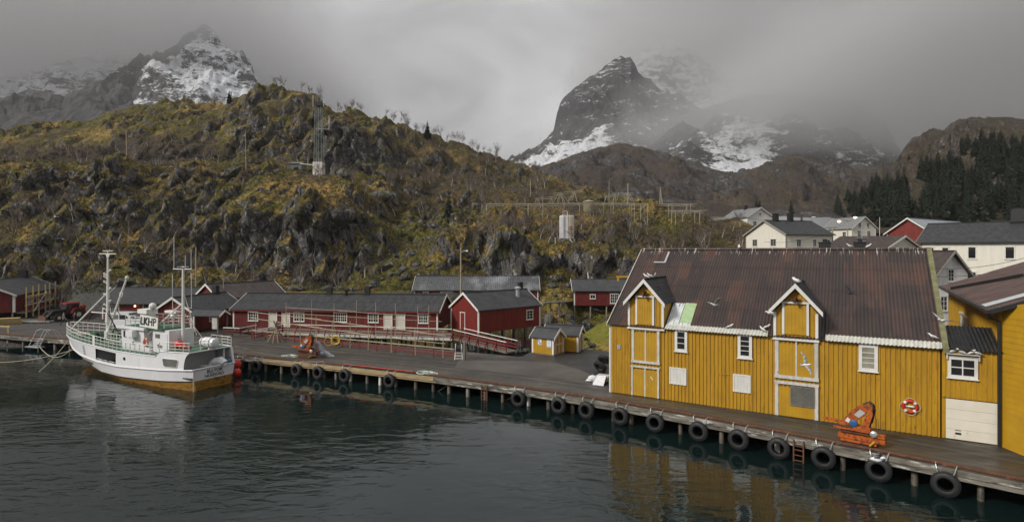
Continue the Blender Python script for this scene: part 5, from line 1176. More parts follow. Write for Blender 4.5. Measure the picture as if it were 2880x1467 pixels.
    for sg in (0,):
        xs2 = [-.4, .2, 1.5, 2.9]; 
        v = []
        for x in xs2: v += [(x, hb_top(x) - .02, z_dk(x) - .04), (x, -hb_top(x) + .02, z_dk(x) - .04), (x, hb_top(x) - .02, z_dk(x) + .02), (x, -hb_top(x) + .02, z_dk(x) + .02)]
        fs = []
        for i in range(len(xs2) - 1): a = i * 4; fs += [(a, a + 4, a + 5, a + 1), (a + 2, a + 3, a + 7, a + 6), (a, a + 2, a + 6, a + 4), (a + 1, a + 5, a + 7, a + 3)]
        fs += [(0, 1, 3, 2), (len(v) - 4, len(v) - 2, len(v) - 1, len(v) - 3)]
        mb.add(v, fs)
        xs2 = [2.9, 3.5, 5, 7, 9, 11, 13] + [XB(q) for q in (14.5, 15.8, 16.8, 17.6, 18.2, 18.6)]; v = []
        for x in xs2: v += [(x, hb_top(x) - .03, z_dk(x) - .06), (x, -hb_top(x) + .03, z_dk(x) - .06)]
        mb.add(v, [(i * 2, i * 2 + 2, i * 2 + 3, i * 2 + 1) for i in range(len(xs2) - 1)])
    mb.build('shelter_deck', deckgreen, bt)
    mb = MB()
    for sg in (1, -1): mb.tube([(x, sg * (hb_top(x) + .0), z_dk(x) + .02) for x in [-.4, .2, 1.5, 2.9, 3.5, 5, 7, 9, 11, 13] + [XB(q) for q in (14.5, 15.8, 16.8, 17.6, 18.2, 18.6)]], .05, 6)
    mb.tube([(-.4, -1.87, 3.06), (-.4, 1.87, 3.06)], .06, 6); mb.build('deck_edge', hullwhite, bt)
    # stern frame carrying the shelter deck
    for sg in (1, -1):
        if sg == -1: MB().beam((-.80, sg * 1.75, 1.72), (-.45, sg * 1.8, 3.02), .16, .22).build('stern_pillar', hullwhite, bt)
    MB().beam((-.2, -1.3, 1.1), (-.2, -1.3, 3.0), .10, .10).build('stern_pillar', hullwhite, bt)
    mb = MB(); mb.tube([(.2, -.4, 1.72), (-.2, -.5, 1.95), (-.7, -.7, 2.02), (-1.0, -.8, 1.85), (-1.0, -.8, 1.72)], [.25, .34, .38, .33, .2], 8); mb.box((.1, .1, 1.68), (.9, .5, .10)); mb.build('net_chute', hullwhite, bt)
    mb = MB(); mb.tube([(-.7, -1.2, 1.9), (-.7, -1.6, 1.9)], .14, 10); mb.tube([(.3, -1.6, 2.0), (.5, -1.7, 2.0)], .16, 10); mb.build('line_reel', blue, bt)
    # rails round the shelter deck
    def rail(name, path, h, bars=3, post=.9, r=.028, pr=.032, parent=bt, zf=None):
        mb = MB(); pts = [Vector(p) for p in path]
        for k in range(1, bars + 1): mb.tube([p + Vector((0, 0, h * k / bars)) for p in pts], r if k == bars else r * .75, 5)
        acc = 0; last = None
        for i in range(len(pts) - 1):
            d = pts[i + 1] - pts[i]; n = max(1, round(d.length / post))
            for k in range(n): q = pts[i] + d * (k / n); mb.tube([q, q + Vector((0, 0, h))], pr, 5)
        q = pts[-1]; mb.tube([q, q + Vector((0, 0, h))], pr, 5)
        return mb.build(name, white, parent)
    xr = [XB(q) for q in (18.6, 18.4, 18.2, 17.9, 17.6, 16.8, 15.8, 14.5)] + [13, 11, 9, 7, 5, 3.5]
    hr = ip([3.4, 13, 18.6], [.85, .9, 1.08])
    def side_path(sg): return [(x, sg * hb_top(x), z_dk(x) + .02) for x in xr]
    for sg in (1, -1):
        pts = [Vector(p) for p in side_path(sg)]; mb = MB()
        for k in (1, 2, 3): mb.tube([p + Vector((0, 0, hr(p.x) * k / 3)) for p in pts], .030 if k == 3 else .022, 5)
        for i in range(len(pts) - 1):
            d = pts[i + 1] - pts[i]; n = max(1, round(d.length / .8))
            for k in range(n): q = pts[i] + d * (k / n); mb.tube([q, q + Vector((0, 0, hr(q.x)))], .034, 5)
        mb.box((12.9, sg * hb_top(12.9), z_dk(12.9) + .45), (.34, .05, .9)); mb.build('railing', white, bt)
    rail('railing', [(2.9, 2.28, 3.0), (.2, 1.98, 3.06), (-.4, 1.87, 3.08), (-.4, -1.87, 3.08), (.2, -1.98, 3.06), (2.9, -2.28, 3.0)], .78, 3, .85)
    mb = MB()
    for sg in (1, -1): mb.prism([(2.9, sg * 2.26, 2.55), (2.9, sg * 2.26, 3.0), (-.4, sg * 1.85, 3.08), (-.4, sg * 1.85, 2.98), (.1, sg * 2.1, 2.9)], (0, .02, 0)) if sg < 0 else None
    if mb.v: mb.build('deck_skirt', hullwhite, bt)
    # green bulwark strip inside the rail forward
    # wheelhouse
    W0, W1, zb, zt = 6.9, 10.3, 2.5, 4.35
    mb = MB(); mb.prism([(W0, -1.25, zb), (W1, -1.25, zb), (W1 + .1, -1.2, zt), (W0, -1.2, zt)], (0, 2.45, 0)); mb.prism([(W0 - .9, .2, zb), (W0, .2, zb), (W0, .2, zt - .9), (W0 - .7, .2, zt - 1.2)], (0, 1.0, 0))
    wh = mb.build('wheelhouse', hullwhite, bt)
    mb = MB(); mb.box2((W0 - .3, -1.4, zt), (W1 + .55, 1.45, zt + .22)); mb.box2((W0 + .9, 1.25, zt - .62), (W0 + 1.9, 1.75, zt - .05)); mb.build('wheelhouse_roof', hullwhite, wh)
    for (x0, x1) in ((9.55, 10.0), (8.85, 9.2)): MB().box2((x0, 1.25, zt - .78), (x1, 1.275, zt - .22)).build('window', pane_dark, wh)
    for yy in (-.9, -.2, .5): MB().box2((W1 + .06, yy, zt - .75), (W1 + .14, yy + .55, zt - .2)).build('window', pane_dark, wh)
    MB().box2((8.5, 1.25, zb + .5), (8.56, 1.30, zb + .75)).build('door_handle', black_paint, wh)
    # flying bridge above
    mb = MB(); mb.box2((4.4, -1.3, zt + .12), (10.0, 1.2, zt + .26)); mb.build('bridge_deck', deckgreen, bt)
    rail('railing', [(9.9, 1.15, zt + .26), (5.2, 1.15, zt + .26)], .85, 3, .75); rail('railing', [(9.9, 1.15, zt + .26), (9.9, -1.25, zt + .26), (4.4, -1.25, zt + .26), (4.4, 1.0, zt + .26)], .85, 3, .8)
    bd = MB().prism([(7.55, 1.22, zt + .35), (4.95, 1.22, zt + .20), (4.95, 1.18, zt + 1.18), (7.55, 1.18, zt + 1.35)], (0, .03, 0)).build('call_sign_board', white, bt)
    text('lettering', 'LKHP', black_paint, .95, basis((6.28, 1.265, zt + .77), (-1, 0, -.06), (0, -.04, 1)), bd, bold=.012)
    # aft deckhouse
    mb = MB(); mb.box2((3.7, -1.2, 2.52), (6.0, 1.0, zt + .12)); ah = mb.build('deckhouse', hullwhite, bt)
    mb = MB(); mb.box2((5.0, 1.0, 3.75), (5.65, 1.02, 4.1)); mb.build('window', pane_grey, ah)
    mb = MB(); mb.box2((3.95, 1.0, 2.6), (4.6, 1.03, 4.2)); mb.build('door', hullwhite, ah)
    text('lettering', 'T O', black_paint, .42, basis((5.0, 1.03, 3.05), (-1, 0, 0), (0, 0, 1)), ah, bold=.008)
    rail('ladder', [(6.35, .9, 2.5), (6.15, .9, zt)], .02, 1, .3)
    mb = MB(); mb.torus((6.55, 1.30, 3.35), (0, 1, 0), .30, .075, 22, 8); mb.build('lifebuoy', mk('orange_lifebuoy', (.62, .12, .03), (.55, .10, .02), 3, .5), wh)
    mb = MB()
    for k in range(4): a = k * PI / 2 + .4; mb.ball((6.55 + .30 * math.cos(a), 1.30, 3.35 + .30 * math.sin(a)), .095, 8, 6)
    mb.build('lifebuoy_band', white, wh)
    # forward mast with stays, boom
    mb = MB(); mb.tube([(15.0, 0, 2.7), (15.0, 0, 7.2), (15.0, 0, 11.05)], [.16, .13, .075], 10); mb.box((15.0, 0, 11.0), (2.8, .10, .08)); mb.box((15.0, 0, 11.28), (1.7, .08, .06)); mb.tube([(15, 0, 11.0), (15, 0, 11.28)], .04, 6)
    mb.prism([(15.35, -.03, 10.95), (14.65, -.03, 10.95), (15, -.03, 10.5)], (0, .06, 0))
    for k, (z, d_) in enumerate(((9.3, -1), (8.7, 1), (8.2, 1), (7.6, -1), (7.0, 1), (6.4, -1), (8.95, 1), (5.6, 1), (6.0, 1))): mb.beam((15.0, 0, z), (15.0 + .45 * d_, .05, z + .05), .06); mb.ball((15.0 + .5 * d_, .05, z + .12), .11, 8, 6)
    mb.tube([(15, 0, 4.4), (15, 0, 5.2)], .24, 8); mb.tube([(14.8, .1, 3.0), (14.8, .1, 3.6)], .32, 8); fm = mb.build('foremast', white, bt, smooth=False)
    MB().tube([(15.0, 0, 7.3), (21.7, .3, 3.0)], [.075, .09], 8).build('forestay_strut', white, fm)
    MB().tube([(15.0, 0, 5.3), (17.6, .15, 5.3)], .05, 6).build('strut', white, fm)
    mb = MB(); mb.tube([(14.75, .15, 3.5), (12.4, -.3, 8.7)], [.11, .085], 8); mb.ball((12.38, -.3, 8.75), .17, 8, 6); mb.torus((13.1, -.17, 7.15), (0, 1, .1), .26, .03, 14, 6); mb.build('boom', white, bt)
    mb = MB(); mb.tube([(15, 0, 6.9), (13.9, -.6, 5.0)], .03, 5); mb.tube([(14.5, .3, 5.4), (12.9, -.3, 2.7)], .05, 5); mb.tube([(14.3, .3, 5.6), (12.6, .2, 2.7)], .04, 5); mb.build('hydraulic_hose', black, bt)
    # aft mast with aerials
    mb = MB(); mb.tube([(3.35, 0, 3.0), (3.35, 0, 9.75)], [.15, .095], 10); mb.beam((2.15, 0, 9.72), (4.75, 0, 9.70), .07); mb.beam((3.35, -.5, 9.9), (3.35, .5, 9.9), .06); mb.box((3.35, 0, 9.9), (.7, .3, .06))
    mb.tube([(4.8, .05, 9.2), (4.75, .05, 6.2), (3.4, .05, 6.3)], .03, 5); mb.tube([(2.25, 0, 9.4), (2.2, 0, 6.4), (3.4, 0, 6.3)], .03, 5)
    am = mb.build('aft_mast', white, bt)
    for x, z1, mt in ((4.65, 12.5, white), (4.2, 11.2, blue), (3.05, 10.9, white), (2.25, 11.35, white)): MB().tube([(x, 0, 9.7), (x, 0, z1)], .028, 5).build('whip_aerial', mt, am)
    mb = MB(); mb.tube([(3.35, 0, 6.8), (6.6, 1.05, 4.0)], .06, 6); mb.tube([(3.35, 0, 7.8), (2.4, -.6, 4.0)], .03, 5); mb.tube([(3.3, 0, 6.0), (2.0, -1.3, 3.1)], .03, 5); mb.build('mast_stay', white, am)
    mb = MB(); mb.box((5.3, -.3, zt + 1.55), (1.6, .5, .2)); mb.lathe((5.2, -.3, zt + .9), (0, 0, 1), [(0, .12), (.3, .30), (.5, .18)], 12); mb.tube([(5.2, -.3, zt + .2), (5.2, -.3, zt + 1.5)], .06, 6); mb.build('radar', white, bt); mb = MB(); mb.box((8.9, -.2, zt + 1.45), (1.4, 1.0, .38)); mb.ball((8.3, -.3, zt + 1.9), .32, 10, 7); mb.box((8.6, -.2, zt + .7), (.9, .6, 1.2)); mb.build('searchlight_box', white, bt)
    # gear on deck
    mb = MB(); mb.tube([(16.0, -.6, 3.15), (16.0, .6, 3.15)], .34, 14); mb.build('winch_drum', black_paint, bt)
    mb = MB(); mb.box((16.0, -.75, 3.1), (.9, .16, .85)); mb.box((16.0, .75, 3.1), (.9, .16, .85)); mb.build('winch', deckgreen, bt); mb = MB(); mb.box((14.4, -.3, 3.0), (.7, .8, .7)); mb.box((15.4, .4, 3.05), (.25, .25, .8)); mb.build('winch_gear', deckgreen, bt)
    mb = MB(); mb.box2((10.6, -1.0, 2.55), (12.9, .9, 3.0)); mb.build('hatch', deckgreen, bt); 
    rail('hatch_rail', [(13.0, 1.0, 2.62), (10.6, 1.0, 2.62)], 1.0, 3, .5); rail('hatch_rail', [(13.0, 1.0, 2.62), (13.0, -1.1, 2.62), (10.6, -1.1, 2.62)], 1.0, 2, .7)
    mb = MB()
    for x, y, z, r_ in ((19.0, .3, 3.0, .2), (19.4, -.2, 3.0, .2), (19.7, .15, 3.02, .16), (18.8, -.4, 3.05, .18), (11.6, .2, 3.1, .25)): mb.torus((x, y, z), (.2, .1, 1), r_ * 1.4, r_ * .5, 12, 6)
    mb.build('rope_coil', rope_m, bt)
    text('lettering', 'ELLTOR', black_paint, .40, basis((-.87, -.02, 1.40), (0, -1, 0), (-.09, 0, 1)), hw, ext=.004, bold=.006)
    text('lettering', 'NUSFJORD', black_paint, .36, basis((-.835, -.02, 1.04), (0, -1, 0), (-.09, 0, 1)), hw, ext=.004, bold=.004)
    x = 18.5; c = Vector((x, (hb_yel(x) + hb_rub(x)) / 2 + .10, (z_yel(x) + z_rub(x)) / 2))
    sd_ = Vector((17.9, (hb_yel(17.9) + hb_rub(17.9)) / 2, 0)) - Vector((19.1, (hb_yel(19.1) + hb_rub(19.1)) / 2, 0)); 
    text('lettering', '18 F', black_paint, .62, basis(c + Vector((.05, .03, 0)), (sd_.x, sd_.y, -.22), (.25, .35, 1)), hw, ext=.004, bold=.01)
    # rudder post pole at the stern
    MB().tube([(-.9, 1.84, -1.6), (-.9, 1.84, 1.7)], .04, 6).build('stern_pole', rope_m, bt)
    return bt, bt.matrix_basis
BT, _ = build_boat()
BM = Matrix.Translation(BT.location) @ Matrix.Rotation(BT.rotation_euler.z, 4, 'Z')
bw = lambda x, y, z: BM @ Vector((x, y, z))
# life raft canister
raft = thing('life_raft', 'white life raft canister strapped in its cradle on the boat stern deck', 'life raft', bw(.15, -.2, 3.08), BT.rotation_euler.z)
mb = MB(); mb.lathe((-.9, 0, .52), (1, 0, 0), [(0, .18), (.08, .36), (.3, .42), (.85, .42), (.88, .45), (.94, .45), (.97, .42), (1.5, .42), (1.72, .36), (1.8, .18)], 18); mb.build('canister', hullwhite, raft, smooth=False)
mb = MB(); [mb.torus((x, 0, .52), (1, 0, 0), .44, .022, 18, 6) for x in (-.5, .5)]; mb.build('strap', black_paint, raft)
mb = MB(); [mb.box((x, 0, .06), (.12, .8, .14)) for x in (-.5, .5)]; mb.build('cradle', white, raft)
# buoys on the stern deck
for k, (x, y, z, r_) in enumerate(((3.0, .6, 3.35, .36), (2.5, .9, 3.28, .26))):
    b = thing('deck_buoy', ['red round buoy at the foot of the boat aft mast', 'smaller red round buoy lying beside the orange floats on the stern deck'][k], 'buoy', bw(x, y, z - r_), 0, 'red buoys on the boat deck')
    MB().ball((0, 0, r_), r_, 14, 10).build('ball', redplastic, b, smooth=True); MB().tube([(0, 0, 2 * r_ - .03), (0, 0, 2 * r_ + .12)], .05, 6).build('eye', blue, b)
fl = thing('float_bundle', 'heap of orange-red floats and rope tied to the rail on the boat stern deck', 'floats', bw(1.9, .9, 3.05), BT.rotation_euler.z)
for k in range(7): MB().tube([(-.9 + k * .28, .2 * (k % 2), .16), (-.75 + k * .28, .25 * (k % 2), .18 + .1 * (k % 3))], .14, 9).build('float', redplastic if k % 3 else orange, fl, smooth=True)
# buoy fenders between stern and quay
for k, (px, py, d, r_) in enumerate(((665, 1023, 50.6, .42), (667, 1047, 50.2, .36))):
    p = D(px, py, d); b = thing('buoy_fender', ['upper and larger of two red buoy fenders between boat stern and quay', 'lower red buoy fender just touching the water between boat stern and quay'][k], 'buoy', p - Vector((0, 0, r_)), 0, 'red buoy fenders')
    MB().ball((0, 0, r_), r_, 16, 12, (1, 1, 1.12)).build('ball', redplastic, b, smooth=True); MB().tube([(0, 0, 2 * r_), (0, 0, 2 * r_ + .18)], .07, 8).build('eye', black, b)
def rope(name, label, a, b, sag, r=.028, mat=None, n=14):
    a, b = Vector(a), Vector(b); pts = [a.lerp(b, k / n) - Vector((0, 0, sag * 4 * (k / n) * (1 - k / n))) for k in range(n + 1)]
    t_ = thing(name, label, 'rope', a, 0, 'mooring ropes'); MB().tube([p - a for p in pts], r, 5).build('strand', mat or rope_m, t_); return t_
rope('mooring_rope', 'pale mooring rope from the boat stern along the quay deck to a green coil', bw(-.8, -2.0, 3.1), G(838, 1004, .08), .25)
rope('mooring_rope', 'mooring rope from the boat bow down into the dark water', bw(21.5, .4, 2.2), D(100, 1052, 52), .2)
rope('mooring_rope', 'upper slack mooring rope from the bow to the landing steps on the left', bw(19.6, .9, 1.7), D(112, 975, 63), 1.0)
rope('mooring_rope', 'long mooring rope from the bow across the water to the far left', bw(19.3, .9, 1.6), D(-20, 1019, 55), .3)
rope('mooring_rope', 'pale mooring rope from the boat stern lying down the quay edge to the first tyres', bw(-.85, -1.9, 2.0), edge_at(edge_s(900), .5, .12)[0], .1)
# ------------------------------------------------------------------ fences, boardwalk, pole racks
def fence(name, label, pts, h, rails, post_gap, post_mat, group=None, post_w=.09, rail_h=.11, zs=None):
    a0 = Vector(pts[0]); t_ = thing(name, label, 'fence', a0, 0, group); pts = [Vector(p) - a0 for p in pts]
    for (zf, mt, hh) in rails:
        mb = MB()
        for i in range(len(pts) - 1):
            mb.beam(pts[i] + Vector((0, 0, zf)), pts[i + 1] + Vector((0, 0, zf)), .05, hh)
        mb.build('rail', mt, t_)
    for i in range(len(pts) - 1):
        d = pts[i + 1] - pts[i]; n = max(1, round(d.length / post_gap))
        for k in range(n + (1 if i == len(pts) - 2 else 0)):
            q = pts[i] + d * (k / n); q2 = q + Vector((-d.y, d.x, 0)).normalized() * .045
            MB().beam(q2, q2 + Vector((0, 0, h)), post_w).build('post', post_mat, t_)
    return t_
FA, FB_ = G(707, 950), G(1277, 1009)
lowf = [FA.lerp(FB_, k / 6) for k in range(7)]
fence('fence', 'low red plank fence along the back of the quay deck', lowf, .95, [(.28, red, .13), (.55, red, .13), (.90, palewood, .10)], 2.1, red)
bwl, bwr = G(795, 935, .38), G(1271, 951, .38)
wk = thing('boardwalk', 'raised plank boardwalk on stilts in front of the long red cabin', 'boardwalk', bwl)
uB = Vector((math.cos(R(-6.1)), math.sin(R(-6.1)), 0)); oB = Vector((-35.1, 70.6, .38)); fB2 = oB + uB * 26.3
mb = MB(); mb.prism([p - bwl - Vector((0, 0, .02)) for p in (bwl, bwr, Vector((-7.0, 65.5, .38)), fB2 + Vector((.8, -.1, 0)), oB + Vector((2.0, -.22, 0)), oB + Vector((2.5, -3, 0)))], (0, 0, -.16)); mb.build('deck', greywood, wk)
MB().beam((0, 0, -.12), bwr - bwl + Vector((0, 0, -.12)), .06, .26).build('edge_beam', whitewood, wk)
for k in range(11):
    q = (bwr - bwl) * (k / 10) + Vector((0, .3, 0)); MB().tube([q + Vector((0, 0, -3.3)), q + Vector((0, 0, -.2))], .11, 7).build('stilt', pilewood, wk, smooth=True)
    if k % 2: q = q + Vector((.3, 2.3, 0)); MB().tube([q + Vector((0, 0, -3.3)), q + Vector((0, 0, -.2))], .11, 7).build('stilt', pilewood, wk, smooth=True)
br = fence('fence', 'red railing with a white top rail along the boardwalk', [bwl, bwr], 1.0, [(.30, red, .12), (.62, red, .12), (1.02, white, .08)], 2.3, red)
dB = (bwr - bwl); nB = Vector((dB.y, -dB.x, 0)).normalized()
for k in range(1, 11):
    q = dB * (k / 11); MB().beam(q + nB * .50 + Vector((0, 0, -.12)), q + nB * .04 + Vector((0, 0, .85)), .09, .12).build('brace', red, br)
rA, rB = Vector((-5.9, 61.9, .38)), G(1440, 988, .04)
ramp = thing('ramp', 'sloping red-railed gangway from the boardwalk down to the quay beside the gabled cabin', 'ramp', rA)
rd = rB - rA; rn = Vector((rd.y, -rd.x, 0)).normalized() * .75
mb = MB(); mb.prism([rn, rn + rd, rd - rn, -rn], (0, 0, -.12)); mb.build('deck', greywood, ramp)
for sg in (1, -1):
    for zf, mt, hh in ((.30, red, .12), (.62, red, .12), (1.0, white, .07)): MB().beam(rn * sg + Vector((0, 0, zf)), rn * sg + rd + Vector((0, 0, zf)), .05, hh).build('rail', mt, ramp)
    for k in range(7):
        q = rn * sg + rd * (k / 6); MB().beam(q, q + Vector((0, 0, 1.0)), .09).build('post', red, ramp)
        if sg > 0 and k < 6: MB().beam(q + rn * .5 + Vector((0, 0, -.1)), q + Vector((0, 0, .8)), .08, .1).build('brace', red, ramp)
for k in (1, 3): q = rd * (k / 5.5); MB().tube([q + Vector((0, 0, -3)), q + Vector((0, 0, -.1))], .12, 7).build('stilt', pilewood, ramp)
fence('fence', 'white-railed landing fence in front of the small porch', [G(628, 944), G(676, 946), G(722, 936)], 1.0, [(.35, red, .1), (.65, red, .1), (.98, white, .09)], 1.5, red)
fence('fence', 'short white-topped fence between quay corner post and boardwalk', [G(716, 956), bwl], 1.0, [(.3, red, .12), (.62, red, .12), (1.0, white, .10)], 2.0, red)
def pole_rack(label, base, pxs, ztops, horiz, r=.045):
    a0 = base(pxs[0]); t_ = thing('pole_rack', label, 'pole rack', a0)
    for px, z in zip(pxs, ztops):
        q = base(px) - a0; MB().tube([q + Vector((0, 0, 0)), q + Vector((rnd.uniform(-.05, .05), 0, z - a0.z))], [r * 1.15, r * .8], 6).build('upright', palewood, t_)
    for (pa, za, pb, zb) in horiz:
        qa, qb = base(pa) - a0, base(pb) - a0; qa.z, qb.z = za - a0.z, zb - a0.z; nrm = Vector((.08, -.08, 0)); MB().tube([qa + nrm, (qa + qb) / 2 + nrm - Vector((0, 0, .05)), qb + nrm], [r, r * .9, r * .7], 6).build('crossbar', palewood, t_)
    return t_
def on_line(a, b):
    def q(px):
        k = (px - CXP) / FPX; d = b - a; t = (k * a.y - a.x) / (d.x - k * d.y); return a + d * t
    return q
lineF = on_line(FA, FB_); lineB = on_line(bwl, bwr)
pole_rack('front row of tall pale drying poles standing along the low red fence', lineF, [719, 810, 845, 890, 935, 985, 1036, 1101, 1168, 1246], [3.1, 2.5, 3.0, 3.0, 2.7, 2.8, 2.6, 2.6, 2.6, 2.5],
          [(699, 3.0, 902, 2.75), (856, 2.75, 1200, 2.25), (1150, 2.3, 1252, 2.1), (704, 2.3, 905, 1.85), (795, 2.05, 1018, 1.62), (978, 1.62, 1250, 1.35)])
pole_rack('back row of taller drying poles rising from the boardwalk railing', lineB, [805, 877, 940, 1002, 1057, 1112, 1175, 1206], [3.9, 4.35, 4.0, 4.4, 4.2, 4.1, 3.95, 4.0],
          [(802, 3.35, 1000, 3.15), (950, 3.1, 1210, 2.75), (802, 2.7, 1240, 2.2)], .038)
# steps, trestle of poles, hose, reel
ts_ = thing('pole_stack', 'tipi-like stack of old poles and a trestle leaning at the quay fence', 'poles', G(776, 962))
for k in range(10): a = k * .63 + .2; MB().tube([(.95 * math.cos(a), .6 * math.sin(a), 0), (-.28 * math.cos(a), -.2 * math.sin(a), 2.35 - .12 * (k % 3))], .04, 5).build('pole', palewood if k % 3 else greywood, ts_)
MB().beam((-.8, 0, .8), (.9, .1, .75), .10, .05).build('crossbar', palewood, ts_)
hp = lineF(940) + Vector((.2, -.25, .62)); hs_ = thing('hose_coil', 'coil of yellow hose hung over the low red fence', 'hose', hp)
mb = MB()
for k in range(9):
    r1 = .42 + .03 * (k % 5); mb.torus((rnd.uniform(-.12, .12), -.02 * k, rnd.uniform(-.08, .12)), (rnd.uniform(-.15, .15), 1, rnd.uniform(-.1, .1)), r1 * .82, .032, 20, 5)
mb.torus((-.75, 0, -.05), (.1, 1, 0), .42, .025, 18, 5); mb.build('hose', yrope, hs_)
hr_ = thing('hose_reel', 'white hose reel stand with a black hose near the foot of the gangway', 'hose reel', G(1290, 1010))
for sx in (-.35, .35): MB().beam((sx, -.25, 0), (sx * .8, .1, 1.0), .05).build('stand', white, hr_); MB().beam((sx, .35, 0), (sx * .8, .1, 1.0), .05).build('stand', white, hr_); MB().torus((sx * .8, .1, 1.0), (1, 0, 0), .40, .03, 20, 6).build('wheel', white, hr_)
MB().tube([(-.26, .1, 1.0), (.26, .1, 1.0)], .30, 14).build('hose', black, hr_)
mb = MB(); [mb.beam((-.4, -.22 + .1 * k, .12 + .24 * k), (.4, -.22 + .1 * k, .12 + .24 * k), .05) for k in range(3)]; mb.build('step', white, hr_)
MB().tube([(0, 0, 0), (0, 0, 1.7)], .13, 8).build('mooring_post', greywood, thing('mooring_post', 'thick grey mooring post beside the hose reel', 'post', G(1307, 1012)))
lp = edge_at(edge_s(122), -.1, 0); st = thing('landing_steps', 'aluminium landing steps with curved handrails hooked on the quay edge left of the bow', 'steps', lp[0], math.atan2(lp[1].y, lp[1].x) - PI / 2)
mb = MB(); mb.box((0, -.75, -.85), (2.2, .8, .08)); mb.build('platform', alu, st)
for k in range(4): MB().box((.1, -.15 - .14 * k, -.12 - .18 * k), (1.1, .24, .04)).build('tread', alu, st)
for sx in (-.5, .7, 1.3): MB().tube([(sx - .6, -.7, -.8), (sx - .15, -.2, .9), (sx + .1, .1, 1.05), (sx + .3, .5, .9), (sx + .55, .9, 0)], .035, 6).build('handrail', alu, st)
# sacks, crate, old tyres by the warehouse corner
sk = thing('stone_block', 'pale grey concrete block lying at the left corner of the yellow warehouse', 'block', G(1697, 1074), R(-25)); MB().box((0, 0, .36), (.95, .8, .36)).box((-.25, -.35, .10), (.8, .6, .2)).build('block', mk('pale_block', (.50, .50, .50), (.38, .38, .38), 3, .8), sk)
mb = MB(); mb.prism([(-.5, -1.2, .02), (.35, -1.25, .02), (.35, -.5, .58), (-.35, -.45, .56)], (0, .05, .03)); mb.build('slab', tarp, sk)
sa = thing('sack', 'crumpled white sack beside the concrete block at the warehouse corner', 'sack', G(1668, 1072)); mb = MB(); mb.ball((0, 0, .25), .38, 9, 6, (1.1, .8, .62)); mb.prism([(-.6, 0, .05), (-.15, -.25, .1), (-.1, .2, .45)], (.1, .1, .05)); mb.build('bag', tarp, sa)
def loose_tyre(p, rot, label):
    t_ = dup(tp, p, 0, label, None, 'old tyres by the warehouse'); 
    for c in [c for c in bpy.data.objects if c.parent == t_ and c.name.startswith('chain')]: bpy.data.objects.remove(c)
    t_.rotation_euler = rot
loose_tyre(G(1688, 1046) + Vector((0, 0, .48)), (R(35), 0, R(-50)), 'old tyre leaning lowest in the heap behind the concrete block')
loose_tyre(G(1700, 1030) + Vector((0, 0, .62)), (R(50), 0, R(-35)), 'old tyre lying on top of the heap at the warehouse corner')
# green rope coil and red-white line on the deck
rc = thing('rope_coil', 'pale green rope coil on the deck beside the small orange crane', 'rope', G(820, 1003)); mb = MB()
for k in range(5): mb.torus((rnd.uniform(-.5, .5), rnd.uniform(-.15, .15), .05 + .02 * k), (rnd.uniform(-.1, .1), rnd.uniform(-.1, .1), 1), .3 + .05 * k, .03, 16, 5)
mb.build('coil', green_rope, rc)
rc = thing('rope_coil', 'second pale green rope heap lying at the quay edge near the concrete yard', 'rope', edge_at(edge_s(1195), .6, 0)[0]); mb = MB()
for k in range(5): mb.torus((rnd.uniform(-.6, .6), rnd.uniform(-.2, .2), .05 + .02 * k), (rnd.uniform(-.1, .1), rnd.uniform(-.1, .1), 1), .25 + .05 * k, .035, 16, 5)
mb.build('coil', green_rope, rc)
s0, s1 = edge_s(965), edge_s(1160); q0 = edge_at(s0, .12, .0)[0]; rl = thing('red_line', 'red and white line lying along the quay edge', 'rope', q0)
MB().tube([edge_at(s0 + (s1 - s0) * k / 12, .12 + .05 * (k % 2), .16)[0] - q0 for k in range(13)], .035, 5).build('strand', redwhite, rl)

